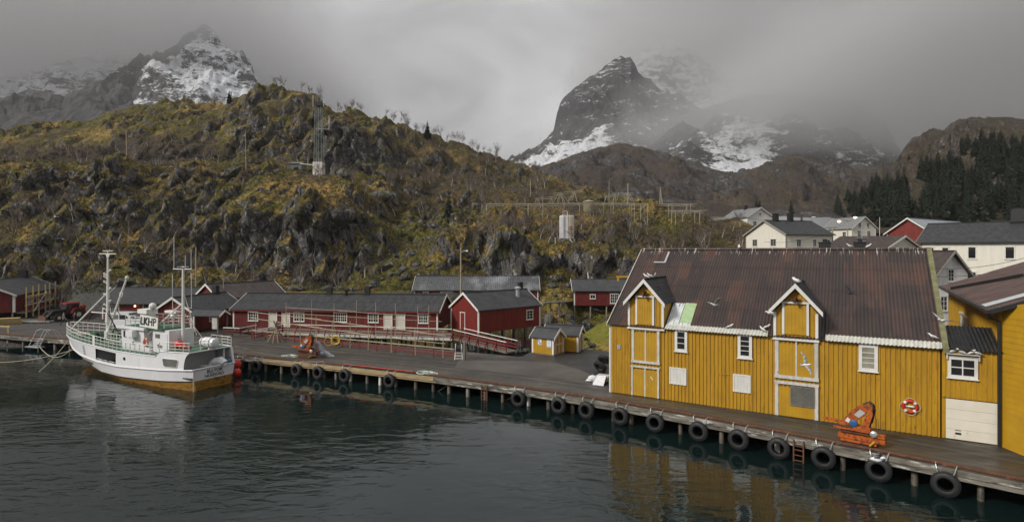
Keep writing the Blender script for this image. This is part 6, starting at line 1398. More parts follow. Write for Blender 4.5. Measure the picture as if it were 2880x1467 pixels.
# ------------------------------------------------------------------ knuckle-boom cranes
def crane():
    r = thing('deck_crane', 'folded orange knuckle-boom crane on the quay in front of the yellow warehouse', 'crane', (0, 0, 0), 0, 'folded orange cranes on the quay')
    mb = MB(); mb.box((0, 0, .28), (2.1, .5, .22)); mb.box((-.1, 0, .10), (1.6, .8, .10)); mb.box((.78, 0, .5), (.5, .5, .12)); mb.build('base_frame', orange, r)
    MB().box((-.3, .0, .55), (1.3, .42, .16)).build('turntable', rust, r)
    MB().box((-.45, -.28, .68), (1.6, .10, .09)).build('stabiliser_beam', orange, r)
    mb = MB(); mb.box((.02, 0, .75), (.75, .46, .26)); mb.prism([(.02, -.16, .8), (.30, -.16, .8), (.50, -.16, 1.55), (.48, -.16, 1.95), (.30, -.16, 1.6), (.12, -.16, 1.3)], (0, .32, 0)); mb.build('column', orange, r)
    mb = MB(); mb.prism([(-1.02, -.18, .82), (-.68, -.18, .80), (.10, -.18, 1.38), (.47, -.18, 1.95), (.36, -.18, 2.08), (-.22, -.18, 1.86), (-.58, -.18, 1.45)], (0, .26, 0)); mb.build('main_boom', orange, r)
    mb = MB(); mb.beam((-1.72, -.05, .98), (-.15, -.05, .90), .15, .13); mb.beam((-1.80, -.05, .985), (-1.0, -.05, .94), .09, .08); mb.build('outer_boom', orange, r)
    mb = MB(); mb.prism([(-.33, -.185, 1.45), (-.10, -.185, 1.32), (.18, -.185, 1.62), (-.05, -.185, 1.78)], (0, -.012, 0)); mb.build('label_plate', mk('grey_plate', (.50, .50, .49), (.42, .42, .41), 4, .4), r)
    mb = MB(); mb.prism([(-.74, -.185, 1.05), (-.56, -.185, .98), (-.48, -.185, 1.16), (-.62, -.185, 1.26)], (0, -.012, 0)); mb.build('label_plate', white, r)
    MB().lathe((-.33, -.30, 1.0), (0, 1, 0), [(0, .10), (.02, .17), (.2, .17), (.22, .1)], 16).build('blue_reel', blue, r)
    MB().lathe((.56, -.36, .62), (0, 1, 0), [(0, .08), (.03, .16), (.10, .18), (.16, .16), (.3, .12)], 14).build('slewing_motor', alu, r)
    mb = MB(); mb.tube([(.05, 0, 2.02), (.30, 0, 2.16), (.48, 0, 2.08), (.55, 0, 1.85), (.46, 0, 1.3), (.35, 0, .9)], .04, 6); mb.tube([(.05, .1, 2.02), (.34, .1, 2.18), (.52, .1, 2.06), (.58, .1, 1.8), (.44, .1, 1.1)], .035, 6); mb.build('hydraulic_hose', black, r)
    mb = MB(); mb.tube([(.62, .2, .8), (.62, .2, 1.3), (1.0, .2, 1.25), (1.0, .2, .75)], .015, 4); [mb.tube([(.7 + .08 * k, .2, .8), (.7 + .08 * k, .2, 1.2)], .012, 4) for k in range(4)]; mb.build('lever_rack', rust, r)
    mb = MB(); mb.beam((.62, -.42, .30), (.42, -.55, .06), .07, .05); mb.build('yellow_handle', mk('yellow_mark', (.62, .42, .02), (.5, .33, .02), 3, .5), r)
    return r
def place_on_quay(px, py):
    p = G(px, py); s_ = edge_s(px); _, n = edge_at(s_); return p, math.atan2(n.y, n.x) - PI / 2
CR = crane(); p, rz = place_on_quay(2424, 1244); CR.location = p; CR.rotation_euler = (0, 0, rz)
p, rz = place_on_quay(866, 1004); CR2 = dup(CR, p, rz + .1, 'smaller-looking folded orange crane with a torn plastic cover near the boat')
for c in bpy.data.objects:
    if c.parent == CR2 and c.name.split('.')[0] in ('base_frame', 'stabiliser_beam'): c.data = c.data.copy(); c.data.materials[0] = rust
pc = thing('plastic_cover', 'torn grey plastic cover hanging on the far orange crane', 'cover', G(905, 1004)); mb = MB()
mb.prism([(-.9, 0, .3), (-.6, 0, 1.5), (-.3, .05, 1.35), (.2, .1, .6), (1.1, .1, .05), (.6, 0, .02)], (.06, .18, .02)); mb.ball((.1, -.1, .35), .22, 8, 6); mb.build('sheet', mk('grey_plastic', (.34, .34, .36), (.22, .22, .24), 4, .4), pc)
MB().torus((-.55, 0, .6), (.3, 1, 0), .45, .05, 18, 6).torus((-.2, .1, .55), (.5, 1, 0), .42, .05, 18, 6).build('cable_coil', rust, thing('cable_coil', 'rusty coiled cable and hoops beside the far orange crane', 'cable', G(893, 1006)))

# ------------------------------------------------------------------ tractor, van, people
def tractor():
    t_ = thing('tractor', 'red and black tractor with a front loader and a red snow blower behind', 'tractor', (-64.2, 80.6, 0), math.atan2(-.93, -.37))
    redt = mk('tractor_red', (.33, .030, .018), (.24, .022, .014), 3, .4); hub = mk('cream_hub', (.62, .58, .42), (.5, .46, .33), 3, .5)
    def wheel(x, y, r_, w_):
        wv = MB().lathe((x, y - w_ / 2, r_), (0, 1, 0), [(0, r_ * .55), (.0, r_ * .9), (.06, r_), (w_ - .06, r_), (w_, r_ * .9), (w_, r_ * .55)], 22).build('wheel', black, t_)
        mb = MB(); mb.lathe((x, y - w_ / 2 - .01, r_), (0, 1, 0), [(0, r_ * .25), (.02, r_ * .56), (w_ - .0, r_ * .56), (w_ + .02, r_ * .25)], 18); mb.build('rim', hub, wv)
    wheel(-1.1, .95, .82, .5); wheel(-1.1, -.95, .82, .5); wheel(1.35, .85, .58, .38); wheel(1.35, -.85, .58, .38)
    mb = MB(); mb.box((1.2, 0, 1.25), (1.7, .75, .7)); mb.box((.1, 0, .9), (2.8, .6, .5)); mb.build('hood', black_paint, t_)
    mb = MB(); mb.prism([(-1.5, -.65, .9), (.3, -.65, .9), (.35, -.65, 1.6), (.15, -.6, 2.35), (-1.3, -.6, 2.4), (-1.55, -.65, 1.6)], (0, 1.28, 0)); cab = mb.build('cab', pane_dark, t_)
    mb = MB(); mb.box((-.6, 0, 2.45), (1.75, 1.45, .18)); mb.build('cab_roof', redt, cab)
    for x, y in ((.28, .64), (-1.35, .64), (-.55, .65), (.28, -.64)): MB().beam((x, y, .9), (x - .1, y, 2.4), .08).build('cab_post', black_paint, cab)
    for sg in (1, -1):
        mb = MB()
        for k in range(8):
            a0, a1 = R(10 + k * 20), R(30 + k * 20); c = Vector((-1.1, sg * .95, .82)); r_ = .95
            mb.prism([c + Vector((r_ * math.cos(a0), -.28, r_ * math.sin(a0))), c + Vector((r_ * math.cos(a1), -.28, r_ * math.sin(a1))), c + Vector((r_ * 1.06 * math.cos(a1), -.28, r_ * 1.06 * math.sin(a1))), c + Vector((r_ * 1.06 * math.cos(a0), -.28, r_ * 1.06 * math.sin(a0)))], (0, .56, 0))
        mb.build('fender', redt, t_)
        mb = MB(); mb.beam((.3, sg * .6, 1.6), (1.9, sg * .6, 1.5), .14, .2); mb.beam((1.9, sg * .6, 1.5), (2.8, sg * .6, .5), .14, .18); mb.beam((.6, sg * .6, .9), (2.0, sg * .6, 1.3), .08); mb.build('loader_arm', black_paint, t_)
    mb = MB(); mb.box((2.9, 0, .5), (.1, 1.6, .9)); [mb.beam((2.95, y, .12), (4.0, y, .08), .1, .06) for y in (-.5, .5)]; mb.build('loader_fork', rust, t_)
    mb = MB(); mb.box((-2.6, 0, .6), (.8, 2.2, .9)); mb.prism([(-3.0, -1.1, .1), (-3.6, -1.1, .15), (-3.0, -1.1, 1.0)], (0, 2.2, 0)); mb.box((-2.3, 0, 1.5), (.45, .6, 1.1)); mb.build('snow_blower', mk('blower_red', (.36, .02, .02), (.28, .015, .015), 3, .42), t_)
    MB().box((-2.05, .1, 1.6), (.08, .5, .9)).build('warning_stripe', mk('warning_yellow', (.5, .3, .03), (.2, .02, .02), 3, .5), t_)
    return t_
tractor()
def van():
    t_ = thing('van', 'white panel van with dark side windows parked behind the fishing boat', 'van', (-49.0, 71.8, .05), R(-8))
    body = mk('van_white', (.72, .73, .74), (.66, .67, .68), 1, .3, 0, one, coat=.3)
    pr = [(-2.2, .45), (-2.25, 1.2), (-2.1, 2.0), (-1.9, 2.12), (.6, 2.1), (1.15, 1.35), (2.1, 1.1), (2.25, .8), (2.2, .4)]
    mb = MB(); mb.prism([(x, -.9, z) for x, z in pr], (0, 1.8, 0)); mb.build('body', body, t_)
    def side(name, poly, mt): MB().prism([(x, -.905, z) for x, z in poly], (0, -.012, 0)).build(name, mt, t_)
    side('window', [(-1.75, 1.3), (-.75, 1.3), (-.75, 1.85), (-1.7, 1.85)], pane_grey); side('window', [(-.6, 1.3), (.7, 1.3), (.45, 1.85), (-.6, 1.85)], pane_dark)
    mb = MB(); mb.prism([(.66, -.8, 2.04), (1.17, -.8, 1.40), (1.19, -.8, 1.42), (.69, -.8, 2.06)], (0, 1.6, 0)); mb.build('windscreen', pane_dark, t_)
    for x in (-1.35, 1.4):
        for y in (-.82, .82): wv = MB().lathe((x, y - .1, .34), (0, 1, 0), [(0, .2), (0, .30), (.03, .34), (.17, .34), (.2, .3), (.2, .2)], 18).build('wheel', black, t_); MB().lathe((x, y - .115, .34), (0, 1, 0), [(0, .1), (.01, .2), (.22, .2), (.23, .1)], 14).build('rim', alu, wv)
    MB().box((-2.24, -.7, 1.0), (.05, .18, .5)).build('tail_light', redplastic, t_); MB().box((2.1, -.72, .85), (.12, .3, .2)).build('headlight', pane_pale, t_)
    MB().tube([(-1.0, 0, 2.1), (-1.1, 0, 2.35)], .02, 5).build('aerial', black_paint, t_)
van()
# a second white car half hidden behind the boat mast
def person(label, loc, face, jacket, trousers, hair, stride=.35, arm=.15, hat=None):
    """one skinned body from a posed skeleton; face = heading"""
    o0 = thing('person', label, 'person', loc, face)
    V = [(0, 0, .95, .15, .12), (0, 0, 1.20, .15, .12), (0, 0, 1.42, .19, .12), (0, 0, 1.54, .06, .06), (.02, 0, 1.63, .095, .085), (.02, 0, 1.74, .085, .075),
         (0, .20, 1.40, .065, .065), (-arm, .26, 1.13, .05, .05), (-arm * .4 + .08, .25, .90, .04, .04), (.12 - arm * .4, .25, .82, .038, .03),
         (0, -.20, 1.40, .065, .065), (arm, -.26, 1.13, .05, .05), (arm * 1.2 + .1, -.24, .92, .04, .04), (arm * 1.2 + .16, -.24, .85, .038, .03),
         (0, .10, .90, .10, .10), (stride * .5, .11, .48, .07, .07), (stride * .75, .11, .09, .05, .05), (stride * .75 + .17, .11, .05, .045, .04),
         (0, -.10, .90, .10, .10), (-stride * .15, -.11, .49, .07, .07), (-stride * .9, -.11, .13, .05, .05), (-stride * .9 + .16, -.11, .05, .045, .04)]
    Ed = [(0, 1), (1, 2), (2, 3), (3, 4), (4, 5), (2, 6), (6, 7), (7, 8), (8, 9), (2, 10), (10, 11), (11, 12), (12, 13), (0, 14), (14, 15), (15, 16), (16, 17), (0, 18), (18, 19), (19, 20), (20, 21)]
    me = bpy.data.meshes.new('body'); me.from_pydata([v[:3] for v in V], Ed, []); ob = bpy.data.objects.new('body', me); COL.objects.link(ob)
    sk_ = ob.modifiers.new('skin', 'SKIN'); sv = me.skin_vertices[0].data
    for i, v in enumerate(V): sv[i].radius = (v[3], v[4])
    sv[0].use_root = True
    sb = ob.modifiers.new('sub', 'SUBSURF'); sb.levels = 1; sb.render_levels = 1
    bpy.context.view_layer.update()
    m2 = bpy.data.meshes.new_from_object(ob.evaluated_get(bpy.context.evaluated_depsgraph_get())); bpy.data.objects.remove(ob)
    m2.materials.clear(); [m2.materials.append(x) for x in (jacket, trousers, skin, black_paint)]
    for p_ in m2.polygons:
        c = p_.center; p_.use_smooth = True
        p_.material_index = 2 if c.z > 1.50 or (abs(c.y) > .2 and c.z < .87 and c.z > .7) else 0 if c.z > .86 else 3 if c.z < .10 else 1
    b = bpy.data.objects.new('body', m2); COL.objects.link(b); b.parent = o0
    mb = MB(); mb.ball((-.015, 0, 1.73), .105, 10, 7, (1, .95, .85)); mb.build('hat' if hat else 'hair', hat or hair, o0, smooth=True)
    mb = MB(); [mb.ball((.105, y, 1.70), .012, 5, 4) for y in (-.035, .035)]; mb.ball((.115, 0, 1.66), .018, 5, 4); mb.build('face', skin, o0)
    return o0
dk = mk('dark_cloth', (.025, .025, .03), (.018, .018, .02), 6, .85); gj = mk('grey_jacket', (.30, .29, .27), (.2, .19, .18), 6, .85); bj = mk('blue_jacket', (.03, .06, .16), (.02, .04, .12), 6, .85); hairm = mk('brown_hair', (.06, .035, .02), (.04, .025, .015), 8, .8)
person('person in a light grey jacket walking across the yard in front of the tractor', (-60.2, 75.3, 0), R(15), gj, dk, hairm, .42, .2)
person('person in dark clothes walking behind the grey-jacketed walker', (-58.8, 75.4, 0), R(60), dk, dk, hairm, .3, .12)
person('person in a blue jacket standing behind the tractor cab', (-70.9, 88.2, ground(-70.9, 88.2) + .02), R(-60), bj, dk, hairm, .05, .05, mk('pale_cap', (.5, .5, .48), (.4, .4, .4), 3, .8))
person('person in black standing at the left corner of the low red house', (-60.4, 80.2, 0), R(-120), dk, dk, hairm, .08, .06)
# lumber, gangway, trestle
lu = thing('lumber_pile', 'stack of fresh sawn boards at the left edge of the yard', 'lumber', G(12, 912), R(30))
for k in range(5): MB().box((rnd.uniform(-.2, .2), rnd.uniform(-.05, .05), .12 + k * .17), (3.6, 1.0, .11)).build('board', newwood, lu)
lw = thing('gangway', 'pale metal gangway lying flat on the yard beside the tractor loader', 'gangway', G(82, 908), R(8)); MB().box((0, 0, .14), (5.6, .8, .08)).build('deck', alu, lw); [MB().box((0, y, .24), (5.6, .06, .14)).build('side_rail', alu, lw) for y in (-.4, .4)]
tr = thing('trestle', 'folding wooden trestles standing on the quay behind the boat bow', 'trestle', G(228, 925), R(10))
for k in range(3):
    x = -.9 + k * .8; MB().beam((x - .35, 0, 0), (x + .1, 0, 1.15), .07).build('leg', greywood, tr); MB().beam((x + .45, 0, 0), (x, 0, 1.15), .07).build('leg', greywood, tr)
MB().beam((-1.0, .05, 1.0), (.9, .05, 1.0), .06, .1).build('crossbar', greywood, tr)
ga = thing('barrier', 'raw timber barrier rail at the left end of the quay', 'barrier', G(2, 934), R(-15)); MB().box((0, 0, .75), (3.0, .06, .16)).build('rail', newwood, ga); [MB().box((x, .06, .45), (.12, .1, .9)).build('post', newwood, ga) for x in (-1.2, 1.2)]
# scaffold and balcony of the left house
AM = Matrix.Translation(hA.location) @ Matrix.Rotation(hA.rotation_euler.z, 4, 'Z')
mb = MB(); mb.box2((.4, -1.1, -.25), (15.5, -.03, -.05)); mb.build('balcony_deck', greywood, hA)
for z in (.30, .60, .95): MB().box2((.4, -1.13, z - .09), (15.5, -1.07, z + .09)).build('balcony_rail', red if z < .9 else whitewood, hA)
for k in range(8): MB().box((.5 + k * 2.1, -1.04, .45), (.1, .1, 1.0)).build('balcony_post', red, hA)
sc = thing('scaffold', 'raw yellowish scaffold poles and beams in front of the left red house', 'scaffold', (hA.location.x, hA.location.y, 0), hA.rotation_euler.z)
for k, x in enumerate((.5, 3.2, 5.6, 8.6, 10.6, 13.4)): MB().box((x, -1.2, 2.3), (.16, .16, 4.6 + .15 * (k % 3))).build('pole', newwood, sc)
for a, b in (((.3, -1.3, 2.7), (14, -1.3, 2.75)), ((.3, -1.3, 3.1), (9, -1.3, 3.1))): MB().beam(a, b, .06, .22).build('ledger', newwood if b[0] < 10 else greywood, sc)
for a, b in (((3, -1.35, .7), (8.6, -1.35, 3.4)), ((7.5, -1.35, 3.0), (11, -1.35, .9)), ((10, -1.35, 1.2), (13, -1.35, 2.9))): MB().beam(a, b, .06, .16).build('brace', whitewood if a[0] == 3 else newwood, sc)

# ------------------------------------------------------------------ gulls
def gull_body(mb_w, mb_g, fly=False):
    pass
def gull(label, loc, rz, fly=False, s=1.0, group='gulls', bank=0.0, dark=False, wing=.55):
    o0 = thing('gull', label, 'gull', loc, rz, group)
    mb = MB(); rings = [(-.26, .0, .012), (-.20, .01, .035), (-.10, .02, .072), (0, .0, .085), (.09, .01, .075), (.15, .05, .05), (.19, .085, .05), (.235, .095, .045), (.265, .09, .022), (.31, .08, .006)]
    up = 0 if fly else .15
    pts = [Vector((x, 0, z + (0 if fly else up + .35 * x))) for x, z, r_ in rings]; mb.mat(1 if dark else 0); mb.tube(pts, [r_ for *_, r_ in rings], 10)
    mats = [gullwhite, rubbergrey, mk('beak', (.6, .42, .05), (.5, .3, .04), 5, .5) if 0 else yrope] if not dark else [dk, dk, dk]
    if fly:
        mb.mat(1)
        for sg in (1, -1):
            P_ = [(.06, .04, .02), (.13, .30, .10 + wing * .1), (.06, .55, .10 + wing * .25), (-.12, .80, .02 + wing * .3), (-.04, .52, .06 + wing * .2), (-.10, .28, .06 + wing * .1), (-.10, .04, .02)]
            top = [Vector((x, sg * y, z)) for x, y, z in P_]
            for a, b, c, d in ((0, 1, 5, 6), (1, 2, 4, 5)): mb.prism([top[a], top[b], top[c], top[d]], (0, 0, .014))
            mb.prism([top[2], top[3], top[4]], (0, 0, .014))
        mb.prism([(-.18, -.05, .01), (-.34, -.09, .0), (-.34, .09, .0), (-.18, .05, .01)], (0, 0, .012))
    else:
        mb.mat(1)
        for sg in (1, -1): mb.tube([(.08, sg * .06, up + .05), (-.05, sg * .085, up - .01), (-.22, sg * .06, up - .08), (-.36, sg * .02, up - .12)], [.03, .055, .035, .006], 7)
        mb.mat(2)
        for sg in (1, -1): mb.tube([(.0, sg * .03, .0), (.0, sg * .03, up - .05)], .009, 4)
    b = mb.build('body', mats, o0, smooth=True); b.rotation_euler = (bank, 0, 0)
    o0.scale = (s,) * 3
    return o0
Yw = lambda s_, y_, z_: YA + Vector((UX, UY, 0)) * s_ + Vector((-UY, UX, 0)) * y_ + Vector((0, 0, z_))
SZ = .82
for k, (s_, y_) in enumerate(((2.58, .1), (2.58, 1.0), (2.58, 2.2))): gull('grey and white gull standing on the ridge of the left dormer, %s from the front' % ORD[k], Yw(s_, y_, 8.14), YRZ + [2.9, 3.3, -1.2][k], s=SZ)
for k, (s_, y_) in enumerate(((11.79, -.2), (11.79, .2), (11.79, .7))): gull('gull crowded on the peak of the right dormer, %s from the front' % ORD[k], Yw(s_, y_, 8.1), YRZ + [2.6, 3.6, 2.8][k], s=SZ)
roofz = lambda y_: YE + y_ * (YR_ - YE) / 7.4 + .14
gull('gull standing alone on the rusty roof just above the white eave strip', Yw(8.0, .1, roofz(.1)), YRZ + .2, s=SZ)
gull('gull standing on the roof edge close to the right dormer, left one of two', Yw(9.95, .05, roofz(.05)), YRZ + 2.5, s=SZ)
gull('gull standing on the roof edge close to the right dormer, touching its neighbour', Yw(10.15, .25, roofz(.25)), YRZ + .4, s=SZ)
for k, (px, ang) in enumerate(((2079, 1.2), (2391, 3.0), (2443, .2))):
    c = (px - CXP) / FPX; a_ = Yw(0, 7.4, 0); b_ = Yw(18.7, 7.4, 0); q = on_line(a_, b_)(px); gull('gull on the long warehouse ridge, %s from the left' % ORD[k], Vector((q.x, q.y, YR_ + .2)), ang, s=SZ)
gull('gull perched at the right end of the warehouse eaves beside the garage roof', Yw(18.45, .3, roofz(.3) + .02), YRZ + 3.0, s=SZ)
for k, (u, ang) in enumerate(((.42, .2), (.80, 2.8), (1.22, .4), (1.45, 3.2))): gull('gull sitting on the window hood of the garage wing, %s from the left' % ORD[k], gw.location + Vector((UX, UY, 0)) * u + Vector((-UY, UX, 0)) * -.24 + Vector((0, 0, 4.585)), YRZ + ang, s=SZ * .95)
gull('white gull gliding across the rusty roof between the dormers', D(2010, 857, 34), R(200), True, .95, 'flying gulls', .3, wing=.9)
gull('gull flying just left of the right dormer eave', D(2166, 880, 31), R(170), True, .9, 'flying gulls', .1, wing=-.6)
gull('white gull flying in front of the right loading door', D(2266, 1026, 28), R(5), True, .85, 'flying gulls', .9, wing=.5)
gull('gull with spread wings landing at the right end of the warehouse roof', D(2650, 902, 27.5), R(190), True, .95, 'flying gulls', -.25, wing=.6)
gull('gull with long wings flying low over the quay edge near a tyre', D(2466, 1292, 22), R(-20), True, 1.1, 'flying gulls', -.5, wing=.2)
gull('small dark bird flying before the rusty roof', D(2393, 825, 33), R(10), True, .8, 'flying gulls', .5, True)

# ------------------------------------------------------------------ things on the hill: mast, tank, racks, poles
def mast():
    p = D(897, 498, 139); p.z = min(p.z, ground(p.x, p.y) + .3); b0 = D(897, 498, 139)
    t_ = thing('radio_mast', 'lattice radio mast with aerials on a pale concrete block on the hill', 'mast', b0)
    MB().box((0, 0, 1.2), (2.3, 2.3, 4.8)).build('concrete_block', concrete, t_)
    mast_steel = mk('dull_mast_steel', (.27, .30, .30), (.20, .22, .22), 5, .5)
    z0, z1 = 3.6, 20.6; w0, w1 = .95, .62
    for k in range(4):
        sx, sy = ((-1, -1), (1, -1), (1, 1), (-1, 1))[k]; MB().tube([(sx * w0, sy * w0, z0), (sx * w1, sy * w1, z1)], .06, 5).build('leg', mast_steel, t_)
    mb = MB(); n = 22
    for k in range(n):
        za, zb = z0 + (z1 - z0) * k / n, z0 + (z1 - z0) * (k + 1) / n; wa, wb = w0 + (w1 - w0) * k / n, w0 + (w1 - w0) * (k + 1) / n
        for q in range(4):
            c = ((-1, -1), (1, -1), (1, 1), (-1, 1)); a, b = c[q], c[(q + 1) % 4]
            if k % 2: a, b = b, a
            mb.tube([(a[0] * wa, a[1] * wa, za), (b[0] * wb, b[1] * wb, zb)], .03, 4, False)
            if k % 3 == 0: mb.tube([(a[0] * wa, a[1] * wa, za), (b[0] * wa, b[1] * wa, za)], .03, 4, False)
    mb.build('lattice', mk('green_grey_steel', (.16, .21, .20), (.11, .15, .14), 5, .5), t_)
    mb = MB(); mb.box((0, 0, 18.0), (1.6, 1.6, .9)); mb.build('platform', black_paint, t_)
    MB().tube([(0, 0, 20), (0, 0, 25.0)], [.07, .025], 6).build('spike', steel, t_)
    for x, z, h in ((-1.25, 17.2, 3.0), (1.35, 17.4, 2.6), (-.8, 12.0, 3.4), (.95, 10.9, 3.2), (2.7, 11.7, 3.4)): MB().tube([(x, -.6, z), (x, -.6, z + h)], .06, 6).build('aerial', white, t_)
    MB().tube([(0, -.6, 11.8), (2.7, -.6, 11.7)], .05, 5).build('bracket', white, t_); MB().tube([(0, -.3, z0), (0, -.3, 17)], .04, 5).build('cable_ladder', alu, t_)
    h0 = D(831, 474, 141); h_, _f = house('mast_hut', 'small grey-green hut with a flat gable roof left of the radio mast', 'hut', (h0.x - 2.0, h0.y, h0.z - .4), -6, 3.6, 2.6, 1.7, 2.1, mk('grey_green_boards', (.20, .22, .20), (.15, .165, .15), 3, .7), slate_tile, None, .3, .3, barge=None, corner=None, faces='F', base_drop=1.5)
    MB().beam((0, 0, 0), D(884, 464, 139) - D(843, 460, 140), .2, .14).build('duct', white, thing('cable_duct', 'white cable duct bridging from the small hut to the mast block', 'duct', D(843, 460, 140)))
mast()
def tank():
    b0 = D(1594, 671, 105); t_ = thing('storage_tank', 'rust-streaked white storage tank with a round red emblem on a rock above the cabins', 'tank', b0)
    MB().lathe((0, 0, 0), (0, 0, 1), [(0, 1.38), (4.2, 1.38), (4.3, 1.25), (4.32, .2)], 28).build('shell', tankmat, t_)
    MB().box((-.62, -.75, 2.08), (1.35, 1.35, 4.12)).build('cabinet', hullwhite, t_)
    mb = MB(); [mb.tube([(x, -1.5, -.4), (x, -1.5, 4.7)], .03, 5) for x in (-.75, -.45)]; mb.tube([(-.6, -1.42, .5), (-.6, -1.42, 4.0)], .05, 5); [mb.tube([(-.75, -1.5, .2 + .4 * k), (-.45, -1.5, .2 + .4 * k)], .02, 4) for k in range(11)]; mb.build('ladder', steel, t_)
    mb = MB(); mb.tube([(-.9, -.9, 4.3), (-.9, -.9, 5.0), (0, -.6, 5.2), (.1, -.6, 4.3)], .035, 5); mb.tube([(.05, -.5, 4.3), (.05, -.5, 5.1)], .06, 5); mb.build('top_rail', white, t_)
    c = Vector((.58, -1.26, 1.95)); n_ = Vector((.42, -.907, 0)); q = Matrix.Rotation(math.atan2(n_.y, n_.x) + PI / 2, 3, 'Z')
    MB().lathe(c, n_, [(0, .42), (.05, .42)], 24).build('emblem', mk('faded_red', (.42, .06, .04), (.36, .08, .06), 4, .6), t_)
    mb = MB(); mb.torus(c + n_ * .05, n_, .36, .025, 24, 5); mb.box(c + n_ * .055, (.56, .02, .16), math.atan2(n_.y, n_.x) + PI / 2); mb.build('emblem_band', white, t_)
    MB().lathe((0, 0, -.5), (0, 0, 1), [(-.6, 1.7), (.5, 1.55)], 20).build('plinth', concrete if 0 else greywood, t_)
    pb = D(1567, 805, 96); pt = D(1561, 668, 104); pp = thing('drain_pipe', 'long pale pipe running down the rock left of the storage tank', 'pipe', pt); MB().tube([(1.5, .3, .1), (0, 0, 0), (pb - pt) * .5 + Vector((0, -.8, .2)), pb - pt], .045, 6).build('pipe', white, pp)
    q0, q1, q2, q3 = D(1603, 672, 103), D(1648, 702, 100), D(1652, 712, 99), D(1661, 788, 95)
    hr2 = thing('stair_rail', 'thin white handrail leading from the tank down to the rock ladder', 'handrail', q0); mb = MB(); mb.tube([Vector((0, 0, 0)), D(1612, 685, 102) - q0, q1 - q0, q3 - q0 + Vector((-.4, 0, .1))], .05, 5)
    for k in range(5): q = (q1 - q0) * (k / 4); mb.tube([q, q - Vector((0, 0, .9))], .035, 4)
    mb.build('rail', white, hr2)
    ld = thing('rock_ladder', 'steep pale ladder on the dark rock below the storage tank', 'ladder', q2); d_ = q3 - q2
    for sx in (-.3, .3): MB().beam(Vector((sx, 0, 0)), d_ + Vector((sx, 0, 0)), .06).build('stile', whitewood, ld)
    mb = MB(); [mb.beam(d_ * (k / 14) + Vector((-.3, 0, 0)), d_ * (k / 14) + Vector((.3, 0, 0)), .05) for k in range(1, 14)]; mb.build('rungs', whitewood, ld)
tank()
rackwood = mk('rack_wood', (.40, .36, .27), (.26, .23, .175), 5, .85)
def rack(label, ptop, pxs_bottom, d, w_=2.4, extra=()):
    """flat fish-drying rack: long top poles on uprights. ptop: list of (px, py) of the top pole"""
    a = D(*ptop[0], d); t_ = thing('fish_rack', label, 'fish rack', a, 0, 'fish-drying racks on the ridge'); top = [D(px, py, d) - a for px, py in ptop]
    for off in (0, w_): MB().tube([p + Vector((0, off, .03 * off)) for p in top], .07, 6).build('top_pole', rackwood, t_)
    MB().tube([p + Vector((0, w_ / 2, -.35)) for p in top], .07, 6).build('top_pole', rackwood, t_)
    for kq, px in enumerate(pxs_bottom):
        ty = np.interp(px, [q[0] for q in ptop], [q[1] for q in ptop]); q = D(px, ty, d) - a
        for off in ((0, w_) if kq % 2 == 0 else (0,)):
            wq = a + q; gz = ground(wq.x, wq.y + off) - a.z - .3; MB().tube([q + Vector((0, off, gz - q.z)), q + Vector((0, off, .1))], .07, 6).build('upright', rackwood, t_)
        MB().tube([q + Vector((0, -.4, -.1)), q + Vector((0, w_ + .4, -.1))], .06, 5).build('cross_pole', rackwood, t_)
    for (x0, y0, x1, y1) in extra: MB().tube([D(x0, y0, d) - a, D(x1, y1, d) - a], .065, 5).build('strut', rackwood, t_)
    return t_
rack('long low fish-drying rack of weathered poles running along the ridge above the tank', [(1367, 573), (1500, 573), (1630, 571), (1760, 571), (1824, 573)], [1368, 1415, 1442, 1453, 1486, 1527, 1588, 1630, 1659, 1698, 1725, 1771, 1785, 1802, 1821], 122, 3.0, [(1381, 578, 1352, 606), (1443, 578, 1485, 590), (1770, 582, 1786, 574)])
rack('right-hand lower fish-drying rack beside the long one', [(1855, 573), (1960, 574)], [1890, 1932, 1942], 128, 3.0)
rack('small fish-drying rack with crooked posts at the right end of the ridge', [(1882, 592), (1988, 592)], [1900, 1919, 1954, 1968], 120, 3.0)
rack('far right fish-drying rack in front of the small white house', [(1990, 611), (2044, 611)], [1995, 2022, 2038], 135, 3.0)
def aframe(label, p0, p1, hts, d, legs):
    a = D(*p0, d); t_ = thing('fish_rack', label, 'fish rack', a, 0, 'fish-drying racks on the ridge'); b = D(*p1, d) - a
    MB().tube([Vector((0, 0, 0)), b], .07, 6).build('top_pole', rackwood, t_); MB().tube([Vector((.5, 3, -.1)), b + Vector((.5, 3, -.1))], .07, 6).build('top_pole', rackwood, t_)
    for (x0, y0, x1, y1) in legs: MB().tube([D(x0, y0, d) - a, D(x1, y1, d) - a], .06, 5).build('leg', rackwood, t_)
    for (x0, y0, x1, y1) in legs[::2]: MB().tube([D(x0, y0, d) - a + Vector((.5, 3, 0)), D(x1, y1, d) - a + Vector((.5, 3, 0))], .06, 5).build('leg', rackwood, t_)
aframe('left A-frame fish rack standing taller behind the long rack', (1556, 544), (1640, 535), 0, 140, [(1575, 543, 1567, 569), (1576, 543, 1590, 569), (1577, 543, 1583, 571), (1570, 544, 1556, 570), (1615, 538, 1596, 566), (1618, 538, 1608, 564), (1616, 538, 1622, 566), (1580, 543, 1600, 570)])
aframe('low A-frame fish rack at the left of the taller one', (1502, 558), (1562, 553), 0, 138, [(1510, 557, 1504, 572), (1512, 557, 1518, 572), (1552, 554, 1543, 570), (1550, 554, 1556, 572)])
aframe('right A-frame fish rack near the aerial pole', (1697, 551), (1782, 543), 0, 142, [(1729, 545, 1723, 572), (1731, 545, 1733, 573), (1773, 546, 1763, 571), (1772, 546, 1783, 570), (1705, 551, 1700, 565), (1758, 546, 1757, 568)])
